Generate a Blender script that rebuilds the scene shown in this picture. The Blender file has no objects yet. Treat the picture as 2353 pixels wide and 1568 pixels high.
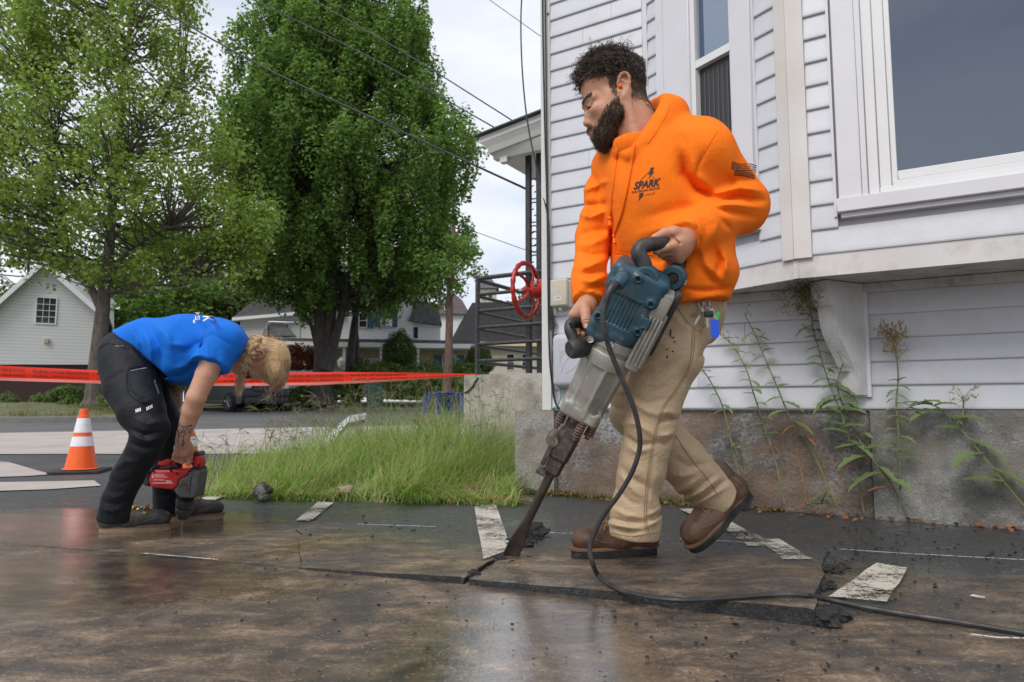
import bpy, bmesh, math, random
import numpy as np
from mathutils import Vector, Matrix, noise as mnoise
random.seed(7); RNG = np.random.default_rng(7)
SC = bpy.context.scene
COL = SC.collection
R = math.radians
# ------------------------------------------------------------------ camera
FPX = 1569.0
PITCH = math.atan(150/FPX)
CAMZ = 0.5
cam_d = bpy.data.cameras.new('camera')
cam = bpy.data.objects.new('camera', cam_d); COL.objects.link(cam)
cam.location = (0, 0, CAMZ); cam.rotation_euler = (math.pi/2+PITCH, 0, 0)
cam_d.sensor_width = 36; cam_d.lens = FPX/2353*36
cam_d.clip_start = .05; cam_d.clip_end = 3000
cam_d.dof.use_dof = True; cam_d.dof.focus_distance = 2.45; cam_d.dof.aperture_fstop = 6.3
SC.camera = cam
SC.cycles.use_denoising = True; SC.cycles.use_adaptive_sampling = False
# ------------------------------------------------------------------ sky, sun, exposure
SUN_EL, SUN_AZ = R(49), R(213)     # azimuth clockwise from +Y: behind the camera, to the left
w = bpy.data.worlds.new('World'); SC.world = w; w.use_nodes = True
nt = w.node_tree; nt.nodes.clear()
def N_(tree, t, **kw):
    n = tree.nodes.new(t)
    for k, v in kw.items(): setattr(n, k, v)
    return n
out = N_(nt, 'ShaderNodeOutputWorld'); bg = N_(nt, 'ShaderNodeBackground')
sky = N_(nt, 'ShaderNodeTexSky', sky_type='NISHITA', sun_disc=False)
sky.sun_elevation = SUN_EL; sky.sun_rotation = SUN_AZ; sky.dust_density = 2.0
tc = N_(nt, 'ShaderNodeTexCoord'); mp = N_(nt, 'ShaderNodeMapping'); mp.inputs['Scale'].default_value = (1.1, 1.1, 3.2)
mp.inputs['Location'].default_value = (.35, .2, .1)
nz = N_(nt, 'ShaderNodeTexNoise'); nz.inputs['Scale'].default_value = 1.9; nz.inputs['Detail'].default_value = 6; nz.inputs['Roughness'].default_value = .52
nz.inputs['Distortion'].default_value = .35
cr = N_(nt, 'ShaderNodeValToRGB')
e = cr.color_ramp.elements
e[0].position = .33; e[0].color = (4.4, 5.0, 6.2, 1); e[1].position = .62; e[1].color = (7.4, 7.6, 7.9, 1)
m_ = cr.color_ramp.elements.new(.46); m_.color = (6.0, 6.4, 7.1, 1)
mx = N_(nt, 'ShaderNodeMix', data_type='RGBA'); mx.inputs[0].default_value = .9
L = nt.links.new
L(tc.outputs['Generated'], mp.inputs[0]); L(mp.outputs[0], nz.inputs['Vector']); L(nz.outputs['Fac'], cr.inputs[0])
L(sky.outputs[0], mx.inputs[6]); L(cr.outputs[0], mx.inputs[7]); L(mx.outputs[2], bg.inputs[0])
bg.inputs[1].default_value = .1
L(bg.outputs[0], out.inputs[0])
sd = bpy.data.lights.new('sun', 'SUN'); sd.energy = 1.5; sd.angle = R(28); sd.color = (1, .965, .92)
sun = bpy.data.objects.new('sun', sd); COL.objects.link(sun)
sv = Vector((math.sin(SUN_AZ)*math.cos(SUN_EL), math.cos(SUN_AZ)*math.cos(SUN_EL), math.sin(SUN_EL)))
sun.rotation_euler = sv.to_track_quat('Z', 'Y').to_euler(); sun.location = sv*60
vs = SC.view_settings; vs.view_transform = 'Standard'; vs.look = 'None'; vs.exposure = 0.52; vs.gamma = 1; vs.use_curve_mapping = False

# ------------------------------------------------------------------ measuring helpers
def ray(px, py):
    x = (px-1176.5)/FPX; y = (784-py)/FPX
    return Vector((x, math.cos(PITCH)-y*math.sin(PITCH), math.sin(PITCH)+y*math.cos(PITCH)))
CAMP = Vector((0, 0, CAMZ))
def P(px, py, d):
    r = ray(px, py); return CAMP + r*(d/r.y)
def G(px, py, z=0.0):
    r = ray(px, py); return CAMP + r*((z-CAMZ)/r.z)
class Frame:
    """wall frame: t along a (horizontal), n outwards, z up"""
    def __init__(s, o, a):
        s.o = Vector((o[0], o[1], 0)); s.a = Vector((a[0], a[1], 0)).normalized(); s.n = Vector((s.a.y, -s.a.x, 0))
    def pt(s, t, n, z): return s.o + s.a*t + s.n*n + Vector((0, 0, z))
    def hit(s, px, py, n=0):
        r = ray(px, py); o = s.o + s.n*n
        k = (o-CAMP).dot(s.n)/r.dot(s.n); q = CAMP + r*k
        return (q-s.o).dot(s.a), q.z
    def rot(s):
        return Matrix((s.a, s.n, Vector((0, 0, 1)))).transposed()
# ------------------------------------------------------------------ objects
def tag(o, label=None, cat=None, group=None, kind=None):
    if label: o['label'] = label
    if cat: o['category'] = cat
    if group: o['group'] = group
    if kind: o['kind'] = kind
    return o
def empty(name, loc, label=None, cat=None, group=None, kind=None):
    o = bpy.data.objects.new(name, None); o.location = loc; COL.objects.link(o); o.empty_display_size = .1
    return tag(o, label, cat, group, kind)
def wloc(o):
    v = Vector((0, 0, 0))
    while o is not None: v = v + Vector(o.location); o = o.parent
    return v
def link_mesh(name, me, parent=None, loc=None):
    o = bpy.data.objects.new(name, me); COL.objects.link(o)
    if parent is not None: o.parent = parent
    if loc is not None: o.location = loc
    return o
def np_mesh(name, V, Fq, m=None, parent=None, smooth=True, origin=None):
    """V (n,3) array, Fq (m,k) int array (all tris or all quads)"""
    V = np.asarray(V, np.float32); Fq = np.asarray(Fq, np.int32)
    off = np.zeros(3, np.float32)
    if parent is not None: off = np.array(wloc(parent), np.float32)
    elif origin is not None: off = np.array(origin, np.float32)
    me = bpy.data.meshes.new(name); k = Fq.shape[1]
    me.vertices.add(len(V)); me.vertices.foreach_set('co', (V-off).ravel())
    me.loops.add(Fq.size); me.loops.foreach_set('vertex_index', Fq.ravel())
    me.polygons.add(len(Fq)); me.polygons.foreach_set('loop_start', np.arange(len(Fq), dtype=np.int32)*k)
    me.polygons.foreach_set('use_smooth', np.full(len(Fq), smooth))
    me.update(calc_edges=True)
    for mm in (m if isinstance(m, (list, tuple)) else [m]):
        if mm: me.materials.append(mm)
    o = link_mesh(name, me, parent)
    if origin is not None and parent is None: o.location = origin
    return o
class MB:
    def __init__(s): s.v = []; s.f = []; s.sm = []; s.mi = []; s.cur = 0
    def add(s, vs, fs, smooth=False):
        b = len(s.v); s.v += [Vector(q) for q in vs]
        for f in fs: s.f.append(tuple(b+i for i in f)); s.sm.append(smooth); s.mi.append(s.cur)
        return s
    def box(s, c, size, rot=None, bevel=0, seg=2):
        bm = bmesh.new(); bmesh.ops.create_cube(bm, size=1)
        for q in bm.verts: q.co = Vector((q.co.x*size[0], q.co.y*size[1], q.co.z*size[2]))
        if bevel: bmesh.ops.bevel(bm, geom=bm.edges[:], offset=bevel, segments=seg, affect='EDGES', profile=.5)
        bm.verts.index_update()
        M = rot if rot is not None else Matrix.Identity(3); c = Vector(c)
        s.add([c + M @ q.co for q in bm.verts], [[q.index for q in f.verts] for f in bm.faces], smooth=bevel > 0)
        bm.free(); return s
    def fbox(s, fr, t0, t1, n0, n1, z0, z1, bevel=0, seg=1):
        return s.box(fr.pt((t0+t1)/2, (n0+n1)/2, (z0+z1)/2), (abs(t1-t0), abs(n1-n0), abs(z1-z0)), fr.rot(), bevel, seg)
    def tube(s, pts, r, n=8, caps=True, smooth=True, squash=None):
        pts = [Vector(q) for q in pts]; m = len(pts)
        rr = r if isinstance(r, (list, tuple)) else [r]*m
        t = (pts[1]-pts[0]).normalized()
        up = Vector((0, 0, 1)) if abs(t.z) < .9 else Vector((1, 0, 0))
        u = t.cross(up).normalized(); vs = []; fs = []
        for i in range(m):
            t = (pts[min(i+1, m-1)]-pts[max(i-1, 0)])
            if t.length < 1e-9: t = Vector((0, 0, 1))
            t.normalize(); u = (u - t*u.dot(t))
            if u.length < 1e-6: u = t.orthogonal()
            u.normalize(); w_ = t.cross(u)
            for k in range(n):
                a = 2*math.pi*k/n; vs.append(pts[i] + (u*math.cos(a) + w_*math.sin(a)*(squash or 1))*rr[i])
        for i in range(m-1):
            for k in range(n):
                k2 = (k+1) % n; fs.append((i*n+k, i*n+k2, (i+1)*n+k2, (i+1)*n+k))
        if caps: fs.append(tuple(range(n))[::-1]); fs.append(tuple((m-1)*n+k for k in range(n)))
        return s.add(vs, fs, smooth)
    def lathe(s, prof, o, ax=(0, 0, 1), n=24, smooth=True, caps=True):
        """prof: list of (radius, height)"""
        ax = Vector(ax).normalized(); u = ax.orthogonal().normalized(); w_ = ax.cross(u); o = Vector(o); vs = []; fs = []
        for (r, h) in prof:
            for k in range(n):
                a = 2*math.pi*k/n; vs.append(o + ax*h + (u*math.cos(a)+w_*math.sin(a))*r)
        for i in range(len(prof)-1):
            for k in range(n):
                k2 = (k+1) % n; fs.append((i*n+k, i*n+k2, (i+1)*n+k2, (i+1)*n+k))
        if caps: fs.append(tuple(range(n))[::-1]); fs.append(tuple((len(prof)-1)*n+k for k in range(n)))
        return s.add(vs, fs, smooth)
    def prism(s, poly, o, u, v, depth, smooth=False):
        """poly in (u,v) about o, extruded by vector depth"""
        o = Vector(o); u = Vector(u); v = Vector(v); d = Vector(depth); n = len(poly)
        vs = [o+u*a+v*b for a, b in poly]; vs += [q+d for q in vs]
        fs = [tuple(range(n))[::-1], tuple(range(n, 2*n))] + [(i, (i+1) % n, (i+1) % n+n, i+n) for i in range(n)]
        return s.add(vs, fs, smooth)
    def loft(s, rings, caps=True, smooth=True):
        n = len(rings[0]); vs = [q for r_ in rings for q in r_]; fs = []
        for i in range(len(rings)-1):
            for k in range(n):
                k2 = (k+1) % n; fs.append((i*n+k, i*n+k2, (i+1)*n+k2, (i+1)*n+k))
        if caps: fs.append(tuple(range(n))[::-1]); fs.append(tuple((len(rings)-1)*n+k for k in range(n)))
        return s.add(vs, fs, smooth)
    def rock(s, c, size, sub=2, amp=.25, seed=0, rot=None):
        bm = bmesh.new(); bmesh.ops.create_icosphere(bm, subdivisions=sub, radius=1); bm.verts.index_update(); vs = []
        for q in bm.verts:
            k = 1+amp*mnoise.noise(q.co*1.3+Vector((seed*3.1, seed, 0)))*1.6+amp*.5*mnoise.noise(q.co*3.1+Vector((seed, 5, 0)))
            p = Vector((q.co.x*size[0], q.co.y*size[1], q.co.z*size[2]))*k
            vs.append(Vector(c) + (rot @ p if rot is not None else p))
        s.add(vs, [[q.index for q in f.verts] for f in bm.faces], False); bm.free(); return s
    def build(s, name, m=None, parent=None, origin=None, autosmooth=None):
        off = wloc(parent) if parent is not None else (Vector(origin) if origin is not None else Vector((0, 0, 0)))
        me = bpy.data.meshes.new(name); me.from_pydata([tuple(q-off) for q in s.v], [], s.f)
        me.polygons.foreach_set('use_smooth', s.sm); me.polygons.foreach_set('material_index', s.mi)
        for mm in (m if isinstance(m, (list, tuple)) else [m]):
            if mm: me.materials.append(mm)
        me.update()
        if autosmooth: me.set_sharp_from_angle(angle=R(autosmooth))
        elif any(s.sm): me.set_sharp_from_angle(angle=R(42))
        o = link_mesh(name, me, parent)
        if origin is not None and parent is None: o.location = origin
        return o
def copy_tree(o, parent=None):
    c = o.copy(); COL.objects.link(c); c.parent = parent
    for ch in list(o.children): copy_tree(ch, c)
    return c
def catmull(pts, n=8):
    pts = [Vector(p) for p in pts]; q = [pts[0]*2-pts[1]] + pts + [pts[-1]*2-pts[-2]]; out_ = []
    for i in range(1, len(q)-2):
        for k in range(n):
            t = k/n; a, b, c, d = q[i-1], q[i], q[i+1], q[i+2]
            out_.append(.5*((2*b)+(c-a)*t+(2*a-5*b+4*c-d)*t*t+(3*b-a-3*c+d)*t**3))
    out_.append(pts[-1]); return out_
# ------------------------------------------------------------------ materials
MATS = {}
def new_mat(name):
    m = bpy.data.materials.new(name); m.use_nodes = True; return m, m.node_tree, m.node_tree.nodes['Principled BSDF']
def noise_node(t, scale, detail=4, rough=.55, coords='Object', sc=None, dist=0):
    tc = N_(t, 'ShaderNodeTexCoord'); mp = N_(t, 'ShaderNodeMapping'); n = N_(t, 'ShaderNodeTexNoise')
    if sc: mp.inputs['Scale'].default_value = sc
    t.links.new(tc.outputs[coords], mp.inputs[0]); t.links.new(mp.outputs[0], n.inputs['Vector'])
    n.inputs['Scale'].default_value = scale; n.inputs['Detail'].default_value = detail; n.inputs['Roughness'].default_value = rough
    n.inputs['Distortion'].default_value = dist
    return n
def ramp(t, fac, stops):
    c = N_(t, 'ShaderNodeValToRGB'); el = c.color_ramp.elements
    el[0].position = stops[0][0]; el[0].color = (*stops[0][1], 1) if len(stops[0][1]) == 3 else stops[0][1]
    el[1].position = stops[-1][0]; el[1].color = (*stops[-1][1], 1)
    for p_, c_ in stops[1:-1]:
        k = el.new(p_); k.color = (*c_, 1)
    t.links.new(fac, c.inputs[0]); return c
def mixc(t, fac, a, b, blend='MIX'):
    n = N_(t, 'ShaderNodeMix', data_type='RGBA', blend_type=blend)
    for idx, val in ((0, fac), (6, a), (7, b)):
        if hasattr(val, 'links') or isinstance(val, bpy.types.NodeSocket): t.links.new(val, n.inputs[idx])
        elif idx == 0: n.inputs[0].default_value = val
        else: n.inputs[idx].default_value = (*val, 1)
    return n.outputs[2]
def math_(t, op, a, b=None, clamp=False):
    n = N_(t, 'ShaderNodeMath', operation=op); n.use_clamp = clamp
    for i, val in enumerate((a, b)):
        if val is None: continue
        if isinstance(val, bpy.types.NodeSocket): t.links.new(val, n.inputs[i])
        else: n.inputs[i].default_value = val
    return n.outputs[0]
def mat(name, col, rough=.6, var=.12, scale=6, metal=0, bump=0, bscale=60, spec=.5, dirt=None, dirt_scale=3, dirt_amt=.5, coat=0, rvar=0, sc=None, bdist=.01, trans=0, subs=0):
    """plain surface with colour variation, optional dirt patches and fine relief"""
    if name in MATS: return MATS[name]
    m, t, b = new_mat(name); lk = t.links.new
    n = noise_node(t, scale, 5, sc=sc)
    lo = tuple(max(0, c*(1-var)) for c in col); hi = tuple(min(1, c*(1+var)) for c in col)
    c = ramp(t, n.outputs['Fac'], [(.3, lo), (.7, hi)]).outputs[0]
    if dirt:
        d = noise_node(t, dirt_scale, 7, .65); r_ = ramp(t, d.outputs['Fac'], [(.5, (0, 0, 0)), (.72, (dirt_amt,)*3)])
        c = mixc(t, r_.outputs[0], c, dirt)
    lk(c, b.inputs['Base Color'])
    b.inputs['Roughness'].default_value = rough; b.inputs['Metallic'].default_value = metal
    b.inputs['Specular IOR Level'].default_value = spec
    if coat: b.inputs['Coat Weight'].default_value = coat; b.inputs['Coat Roughness'].default_value = .08
    if rvar:
        n2 = noise_node(t, scale*2.3, 5); mr = N_(t, 'ShaderNodeMapRange'); mr.inputs['To Min'].default_value = max(.03, rough-rvar); mr.inputs['To Max'].default_value = min(1, rough+rvar)
        mr.inputs['From Min'].default_value = .3; mr.inputs['From Max'].default_value = .7
        lk(n2.outputs['Fac'], mr.inputs[0]); lk(mr.outputs[0], b.inputs['Roughness'])
    if bump:
        n3 = noise_node(t, bscale, 6, .6, sc=sc); bp = N_(t, 'ShaderNodeBump'); bp.inputs['Strength'].default_value = bump; bp.inputs['Distance'].default_value = bdist
        lk(n3.outputs['Fac'], bp.inputs['Height']); lk(bp.outputs[0], b.inputs['Normal'])
    if subs: b.inputs['Subsurface Weight'].default_value = subs; b.inputs['Subsurface Radius'].default_value = (.02, .008, .004); b.inputs['Subsurface Scale'].default_value = .5
    MATS[name] = m; return m
# ================================================================== GROUND
def gz(x, y):
    z = 0.0
    if y > 8: z = .018*(min(y, 60)-8)
    if y > 60: z += .004*(min(y, 900)-60)
    return z
# wet asphalt with mud film, puddles and fine grain -------------------------------------------
def wet_asphalt():
    m, t, b = new_mat('wet_asphalt'); lk = t.links.new
    geo = N_(t, 'ShaderNodeTexCoord'); sep = N_(t, 'ShaderNodeSeparateXYZ'); lk(geo.outputs['Object'], sep.inputs[0])
    grain = noise_node(t, 260, 3, .7); speck = N_(t, 'ShaderNodeTexVoronoi'); speck.inputs['Scale'].default_value = 120
    lk(geo.outputs['Object'], speck.inputs['Vector'])
    base = ramp(t, grain.outputs['Fac'], [(.3, (.022, .023, .025)), (.55, (.052, .053, .056)), (.75, (.125, .125, .122))]).outputs[0]
    # pale stone chips
    sr = N_(t, 'ShaderNodeTexWhiteNoise'); lk(speck.outputs['Position'], sr.inputs['Vector'])
    chip = math_(t, 'MULTIPLY', math_(t, 'GREATER_THAN', sr.outputs['Value'], .80), math_(t, 'LESS_THAN', speck.outputs['Distance'], .30))
    base = mixc(t, math_(t, 'MULTIPLY', chip, .8), base, (.32, .27, .2))
    # mud film: streaky, running across the slope, thickest in the cutting area
    mud1 = noise_node(t, 1.1, 9, .66, sc=(1.0, 1.9, 1), dist=.6); mud2 = noise_node(t, 7.5, 12, .74, sc=(1, 1.5, 1), dist=.5)
    mudn = math_(t, 'ADD', math_(t, 'MULTIPLY', mud1.outputs['Fac'], .65), math_(t, 'MULTIPLY', mud2.outputs['Fac'], .42))
    # cut strip and foreground are muddy, the strip along the wall is clean black: line y = 2.78 - .25 x
    edge = math_(t, 'ADD', sep.outputs['Y'], math_(t, 'MULTIPLY', sep.outputs['X'], .27))
    em = N_(t, 'ShaderNodeMapRange'); em.inputs['From Min'].default_value = 2.35; em.inputs['From Max'].default_value = 2.95; em.inputs['To Min'].default_value = .07; em.inputs['To Max'].default_value = -.2
    lk(edge, em.inputs[0]); mudn = math_(t, 'ADD', mudn, em.outputs[0])
    dr = N_(t, 'ShaderNodeMapRange'); dr.inputs['From Min'].default_value = .8; dr.inputs['From Max'].default_value = 2.2; dr.inputs['To Min'].default_value = 0; dr.inputs['To Max'].default_value = -.11
    lk(math_(t, 'ADD', sep.outputs['X'], math_(t, 'MULTIPLY', sep.outputs['Y'], .15)), dr.inputs[0]); mudn = math_(t, 'ADD', mudn, dr.outputs[0])
    mudm = ramp(t, mudn, [(.44, (0, 0, 0)), (.53, (.35,)*3), (.60, (.62,)*3), (.72, (.95,)*3)])
    mudc = ramp(t, mud2.outputs['Fac'], [(.34, (.045, .031, .020)), (.46, (.125, .083, .050)), (.56, (.225, .152, .092)), (.70, (.43, .325, .23))]).outputs[0]
    oil = noise_node(t, 1.7, 5, .6, dist=1.2); mudc = mixc(t, math_(t, 'MULTIPLY', ramp(t, oil.outputs['Fac'], [(.52, (0, 0, 0)), (.7, (1, 1, 1))]).outputs[0], .75), mudc, (.042, .036, .026))
    gr2 = noise_node(t, 120, 8, .82); mudc = mixc(t, .85, mudc, ramp(t, gr2.outputs['Fac'], [(.32, (.05, .05, .05)), (.5, (.5, .5, .5)), (.68, (1, 1, 1))]).outputs[0], 'OVERLAY')
    col = mixc(t, mudm.outputs[0], base, mudc)
    col = mixc(t, math_(t, 'MULTIPLY', chip, math_(t, 'MULTIPLY', mudm.outputs[0], .55)), col, (.42, .34, .25))
    sl = noise_node(t, 2.3, 10, .72, sc=(1, 1.6, 1), dist=.4); slm = N_(t, 'ShaderNodeMapRange'); slm.inputs['From Min'].default_value = .54; slm.inputs['From Max'].default_value = .70; slm.inputs['To Max'].default_value = .75; lk(sl.outputs['Fac'], slm.inputs[0])
    col = mixc(t, math_(t, 'MULTIPLY', slm.outputs[0], mudm.outputs[0]), col, (.27, .225, .18))
    rot = N_(t, 'ShaderNodeMapping'); rot.inputs['Rotation'].default_value = (0, 0, R(34)); rot.inputs['Scale'].default_value = (1.1, 7.5, 1); lk(geo.outputs['Object'], rot.inputs[0]); stn = N_(t, 'ShaderNodeTexNoise'); stn.inputs['Scale'].default_value = 1.7; stn.inputs['Detail'].default_value = 10; stn.inputs['Roughness'].default_value = .7; stn.inputs['Distortion'].default_value = .25; lk(rot.outputs[0], stn.inputs['Vector'])
    col = mixc(t, math_(t, 'MULTIPLY', mudm.outputs[0], .42), col, ramp(t, stn.outputs['Fac'], [(.36, (.08, .08, .08)), (.5, (.5, .5, .5)), (.66, (.95, .9, .85))]).outputs[0], 'OVERLAY')
    # far lot is dry grey
    far = N_(t, 'ShaderNodeMapRange'); far.inputs['From Min'].default_value = 4.2; far.inputs['From Max'].default_value = 5.2; lk(sep.outputs['Y'], far.inputs[0])
    farn = noise_node(t, 1.6, 6, .6)
    farc = ramp(t, farn.outputs['Fac'], [(.35, (.045, .046, .05)), (.7, (.08, .08, .083))]).outputs[0]
    col = mixc(t, far.outputs[0], col, farc)
    lk(col, b.inputs['Base Color'])
    # wetness -> roughness
    wn = noise_node(t, 1.15, 6, .6, sc=(1, 1.35, 1), dist=.5); wn2 = noise_node(t, 16, 8, .72, sc=(1, 1.6, 1))
    wv = math_(t, 'ADD', math_(t, 'MULTIPLY', wn.outputs['Fac'], .62), math_(t, 'MULTIPLY', wn2.outputs['Fac'], .42))
    # standing water lies at the left behind the worker and in the dip at the bottom centre
    def blob(cx, cy, rx, ry):
        dx = math_(t, 'DIVIDE', math_(t, 'SUBTRACT', sep.outputs['X'], cx), rx); dy = math_(t, 'DIVIDE', math_(t, 'SUBTRACT', sep.outputs['Y'], cy), ry)
        d2 = math_(t, 'ADD', math_(t, 'MULTIPLY', dx, dx), math_(t, 'MULTIPLY', dy, dy))
        return math_(t, 'SUBTRACT', 1, d2, clamp=True)
    pud = math_(t, 'ADD', math_(t, 'ADD', math_(t, 'MULTIPLY', blob(-2.0, 2.95, 1.1, .50), .46), math_(t, 'MULTIPLY', blob(.02, 1.40, .30, .62), .46)), math_(t, 'MULTIPLY', blob(-1.45, 2.0, .8, .4), .28))
    wv = math_(t, 'ADD', wv, pud)
    dryr = N_(t, 'ShaderNodeMapRange'); dryr.inputs['From Min'].default_value = 3.6; dryr.inputs['From Max'].default_value = 4.6; dryr.inputs['To Max'].default_value = -.35; lk(sep.outputs['Y'], dryr.inputs[0])
    wv = math_(t, 'ADD', wv, dryr.outputs[0])
    rr = ramp(t, wv, [(.40, (.60,)*3), (.50, (.40,)*3), (.57, (.27,)*3), (.66, (.17,)*3), (.80, (.10,)*3)])
    lk(rr.outputs[0], b.inputs['Roughness'])
    b.inputs['Specular IOR Level'].default_value = .6
    cw_ = N_(t, 'ShaderNodeMapRange'); cw_.inputs['From Min'].default_value = .56; cw_.inputs['From Max'].default_value = .62; lk(math_(t, 'ADD', wv, math_(t, 'MULTIPLY', math_(t, 'SUBTRACT', gr2.outputs['Fac'], .5), .55)), cw_.inputs[0]); lk(cw_.outputs[0], b.inputs['Coat Weight']); b.inputs['Coat Roughness'].default_value = .05; lk(math_(t, 'ADD', 1.6, math_(t, 'MULTIPLY', pud, 3.8)), b.inputs['Coat IOR'])
    cbp = N_(t, 'ShaderNodeBump'); cbp.inputs['Strength'].default_value = .5; cbp.inputs['Distance'].default_value = 1.0
    lk(math_(t, 'ADD', math_(t, 'MULTIPLY', noise_node(t, 34, 5, .62, sc=(1, 1.7, 1)).outputs['Fac'], .0022), math_(t, 'MULTIPLY', noise_node(t, 150, 3, .6).outputs['Fac'], .0006)), cbp.inputs['Height']); lk(cbp.outputs[0], b.inputs['Coat Normal'])
    # relief: grain on bare asphalt, softer under water, ripples of silt
    bs = N_(t, 'ShaderNodeMapRange'); bs.inputs['From Min'].default_value = .50; bs.inputs['From Max'].default_value = .80; bs.inputs['To Min'].default_value = 1; bs.inputs['To Max'].default_value = .10; lk(wv, bs.inputs[0])
    h = math_(t, 'ADD', math_(t, 'MULTIPLY', gr2.outputs['Fac'], .0024), math_(t, 'MULTIPLY', wn2.outputs['Fac'], .006))
    h = math_(t, 'ADD', h, math_(t, 'MULTIPLY', noise_node(t, 70, 4, .6, sc=(1, 2, 1)).outputs['Fac'], .0024))
    bp = N_(t, 'ShaderNodeBump'); bp.inputs['Distance'].default_value = 1.0
    lk(bs.outputs[0], bp.inputs['Strength']); lk(h, bp.inputs['Height']); lk(bp.outputs[0], b.inputs['Normal'])
    return m
M_WET = wet_asphalt()
def sheet(name, poly_rows, m, kind='structure'):
    """poly_rows: list of rows, each a list of points"""
    mb = MB(); n = len(poly_rows[0]); vs = [q for r_ in poly_rows for q in r_]
    fs = [(i*n+k, i*n+k+1, (i+1)*n+k+1, (i+1)*n+k) for i in range(len(poly_rows)-1) for k in range(n-1)]
    mb.add(vs, fs, True); return tag(mb.build(name, m), kind=kind)
def grid(xs, ys, zf): return [[Vector((x, y, zf(x, y))) for x in xs] for y in ys]
M_GROUND = mat('far_grass', (.06, .085, .03), .95, .4, .8, bump=.5, bscale=8, dirt=(.12, .09, .06), dirt_scale=.6, dirt_amt=.6)
sheet('ground', grid(list(np.linspace(-600, 600, 61)), [-40, 0, 5, 8, 12, 16, 20, 25, 30, 40, 60, 100, 200, 400, 900], lambda x, y: gz(x, y)-.012), M_GROUND)
# parking lot near the camera (separate slabs lie on it); the lot's own sheet is 4 mm above the earth
sheet('parking_lot', grid(list(np.linspace(-14, 6, 41)), list(np.linspace(-6, 8, 57)), lambda x, y: 0.0), M_WET)
M_STREET = mat('street_asphalt', (.115, .11, .112), .85, .18, 1.2, bump=.3, bscale=90, dirt=(.16, .15, .145), dirt_scale=.7, dirt_amt=.7)
M_CONC = mat('pale_concrete', (.42, .37, .34), .9, .12, 1.5, bump=.25, bscale=60, dirt=(.26, .22, .19), dirt_scale=1.1, dirt_amt=.5)
sheet('street', grid(list(np.linspace(-60, 40, 51)), [7.9, 8.2, 10, 12, 14, 16, 18, 20, 22, 24, 26, 27], lambda x, y: gz(x, y)+.002), M_STREET)
rows = []
for k in range(9):
    row = []
    for j in range(21):
        x = -16+j*1.1; y0 = 7.2+.02*(x+3); y1 = 11.0+max(0, (x+9))*.42
        y = y0+(y1-y0)*k/8; row.append(Vector((x, y, gz(x, y)+.008)))
    rows.append(row)
sheet('driveway', rows, M_CONC)
def pale(cs, name='concrete_patch'):
    mb = MB(); mb.add([G(x, y, .006) for x, y in cs], [tuple(range(len(cs)))]); return tag(mb.build(name, M_CONC), kind='structure')
pale([(-60, 1058), (20, 1062), (75, 1078), (118, 1090), (60, 1094), (-60, 1098)]); pale([(-60, 1109), (120, 1106), (216, 1104), (232, 1116), (120, 1124), (-60, 1130)])
# joint line of lighter trowelled apron edge
def strip(name, pts, wd, z, m, kind='structure'):
    mb = MB(); vs = []
    for i, q in enumerate(pts):
        q = Vector((q[0], q[1], 0)); a = Vector((*pts[max(i-1, 0)][:2], 0)); c = Vector((*pts[min(i+1, len(pts)-1)][:2], 0)); d = (c-a).normalized(); n = Vector((-d.y, d.x, 0))*wd/2
        zz = z(q.x, q.y) if callable(z) else z
        vs += [q+n+Vector((0, 0, zz)), q-n+Vector((0, 0, zz))]
    mb.add(vs, [(2*i, 2*i+1, 2*i+3, 2*i+2) for i in range(len(pts)-1)]); return tag(mb.build(name, m), kind=kind)
M_TAR = mat('dark_patch', (.04, .041, .046), .7, .2, 3, bump=.3, bscale=120)
# kerb and lawn across the street, on the left
M_KERB = mat('granite_kerb', (.16, .15, .14), .85, .2, 4, bump=.4, bscale=40)
kerb_line = [Vector((-26, 14.6, 0)), Vector((-18, 14.9, 0)), Vector((-12, 15.1, 0)), Vector((-9.4, 15.4, 0)), Vector((-8.9, 16.0, 0)), Vector((-9.6, 17.6, 0)), Vector((-11.6, 21, 0)), Vector((-14.4, 25.6, 0))]
kl = catmull(kerb_line, 6)
mb = MB(); rings = []
for i, q in enumerate(kl):
    d = (kl[min(i+1, len(kl)-1)]-kl[max(i-1, 0)]).normalized(); n = Vector((-d.y, d.x, 0)); g = gz(q.x, q.y)
    rings.append([q+n*a+Vector((0, 0, g+h)) for a, h in ((0, -.05), (.01, .125), (.03, .14), (.16, .14), (.17, -.05))])
mb.loft(rings, True, False); tag(mb.build('kerb', M_KERB), kind='structure')
kerb2 = [Vector((-14.2, 26.0, 0)), Vector((-9.2, 26.2, 0)), Vector((0, 26.6, 0)), Vector((14, 27.2, 0)), Vector((40, 28, 0))]
mb = MB(); rings = []
for i, q in enumerate(kerb2):
    g = gz(q.x, q.y); rings.append([q+Vector((0, a, g+h)) for a, h in ((0, -.05), (.01, .1), (.03, .12), (.16, .12), (.17, -.05))])
mb.loft(rings, True, False); tag(mb.build('kerb', M_KERB), kind='structure')
M_LAWN = mat('dry_lawn', (.115, .12, .05), .95, .35, 2.5, bump=.6, bscale=30, dirt=(.17, .13, .075), dirt_scale=1.2, dirt_amt=.8)
rows = []
for k in range(13):
    f = k/12; row = []
    for q in kl:
        e_ = Vector((q.x-.17*(q.y > 15.9), q.y+.17*(q.y < 16.2), 0)); v_ = e_.lerp(Vector((-34, 36, 0)), f**1.6); dd = (v_-e_).length; row.append(Vector((v_.x, v_.y, gz(v_.x, min(v_.y, 16))+.13+.34*min(1, dd/5.5)+.05*mnoise.noise(Vector((v_.x*.8, v_.y*.8, 0)))*min(1, dd))))
    rows.append(row)
sheet('lawn', rows, M_LAWN)
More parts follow.
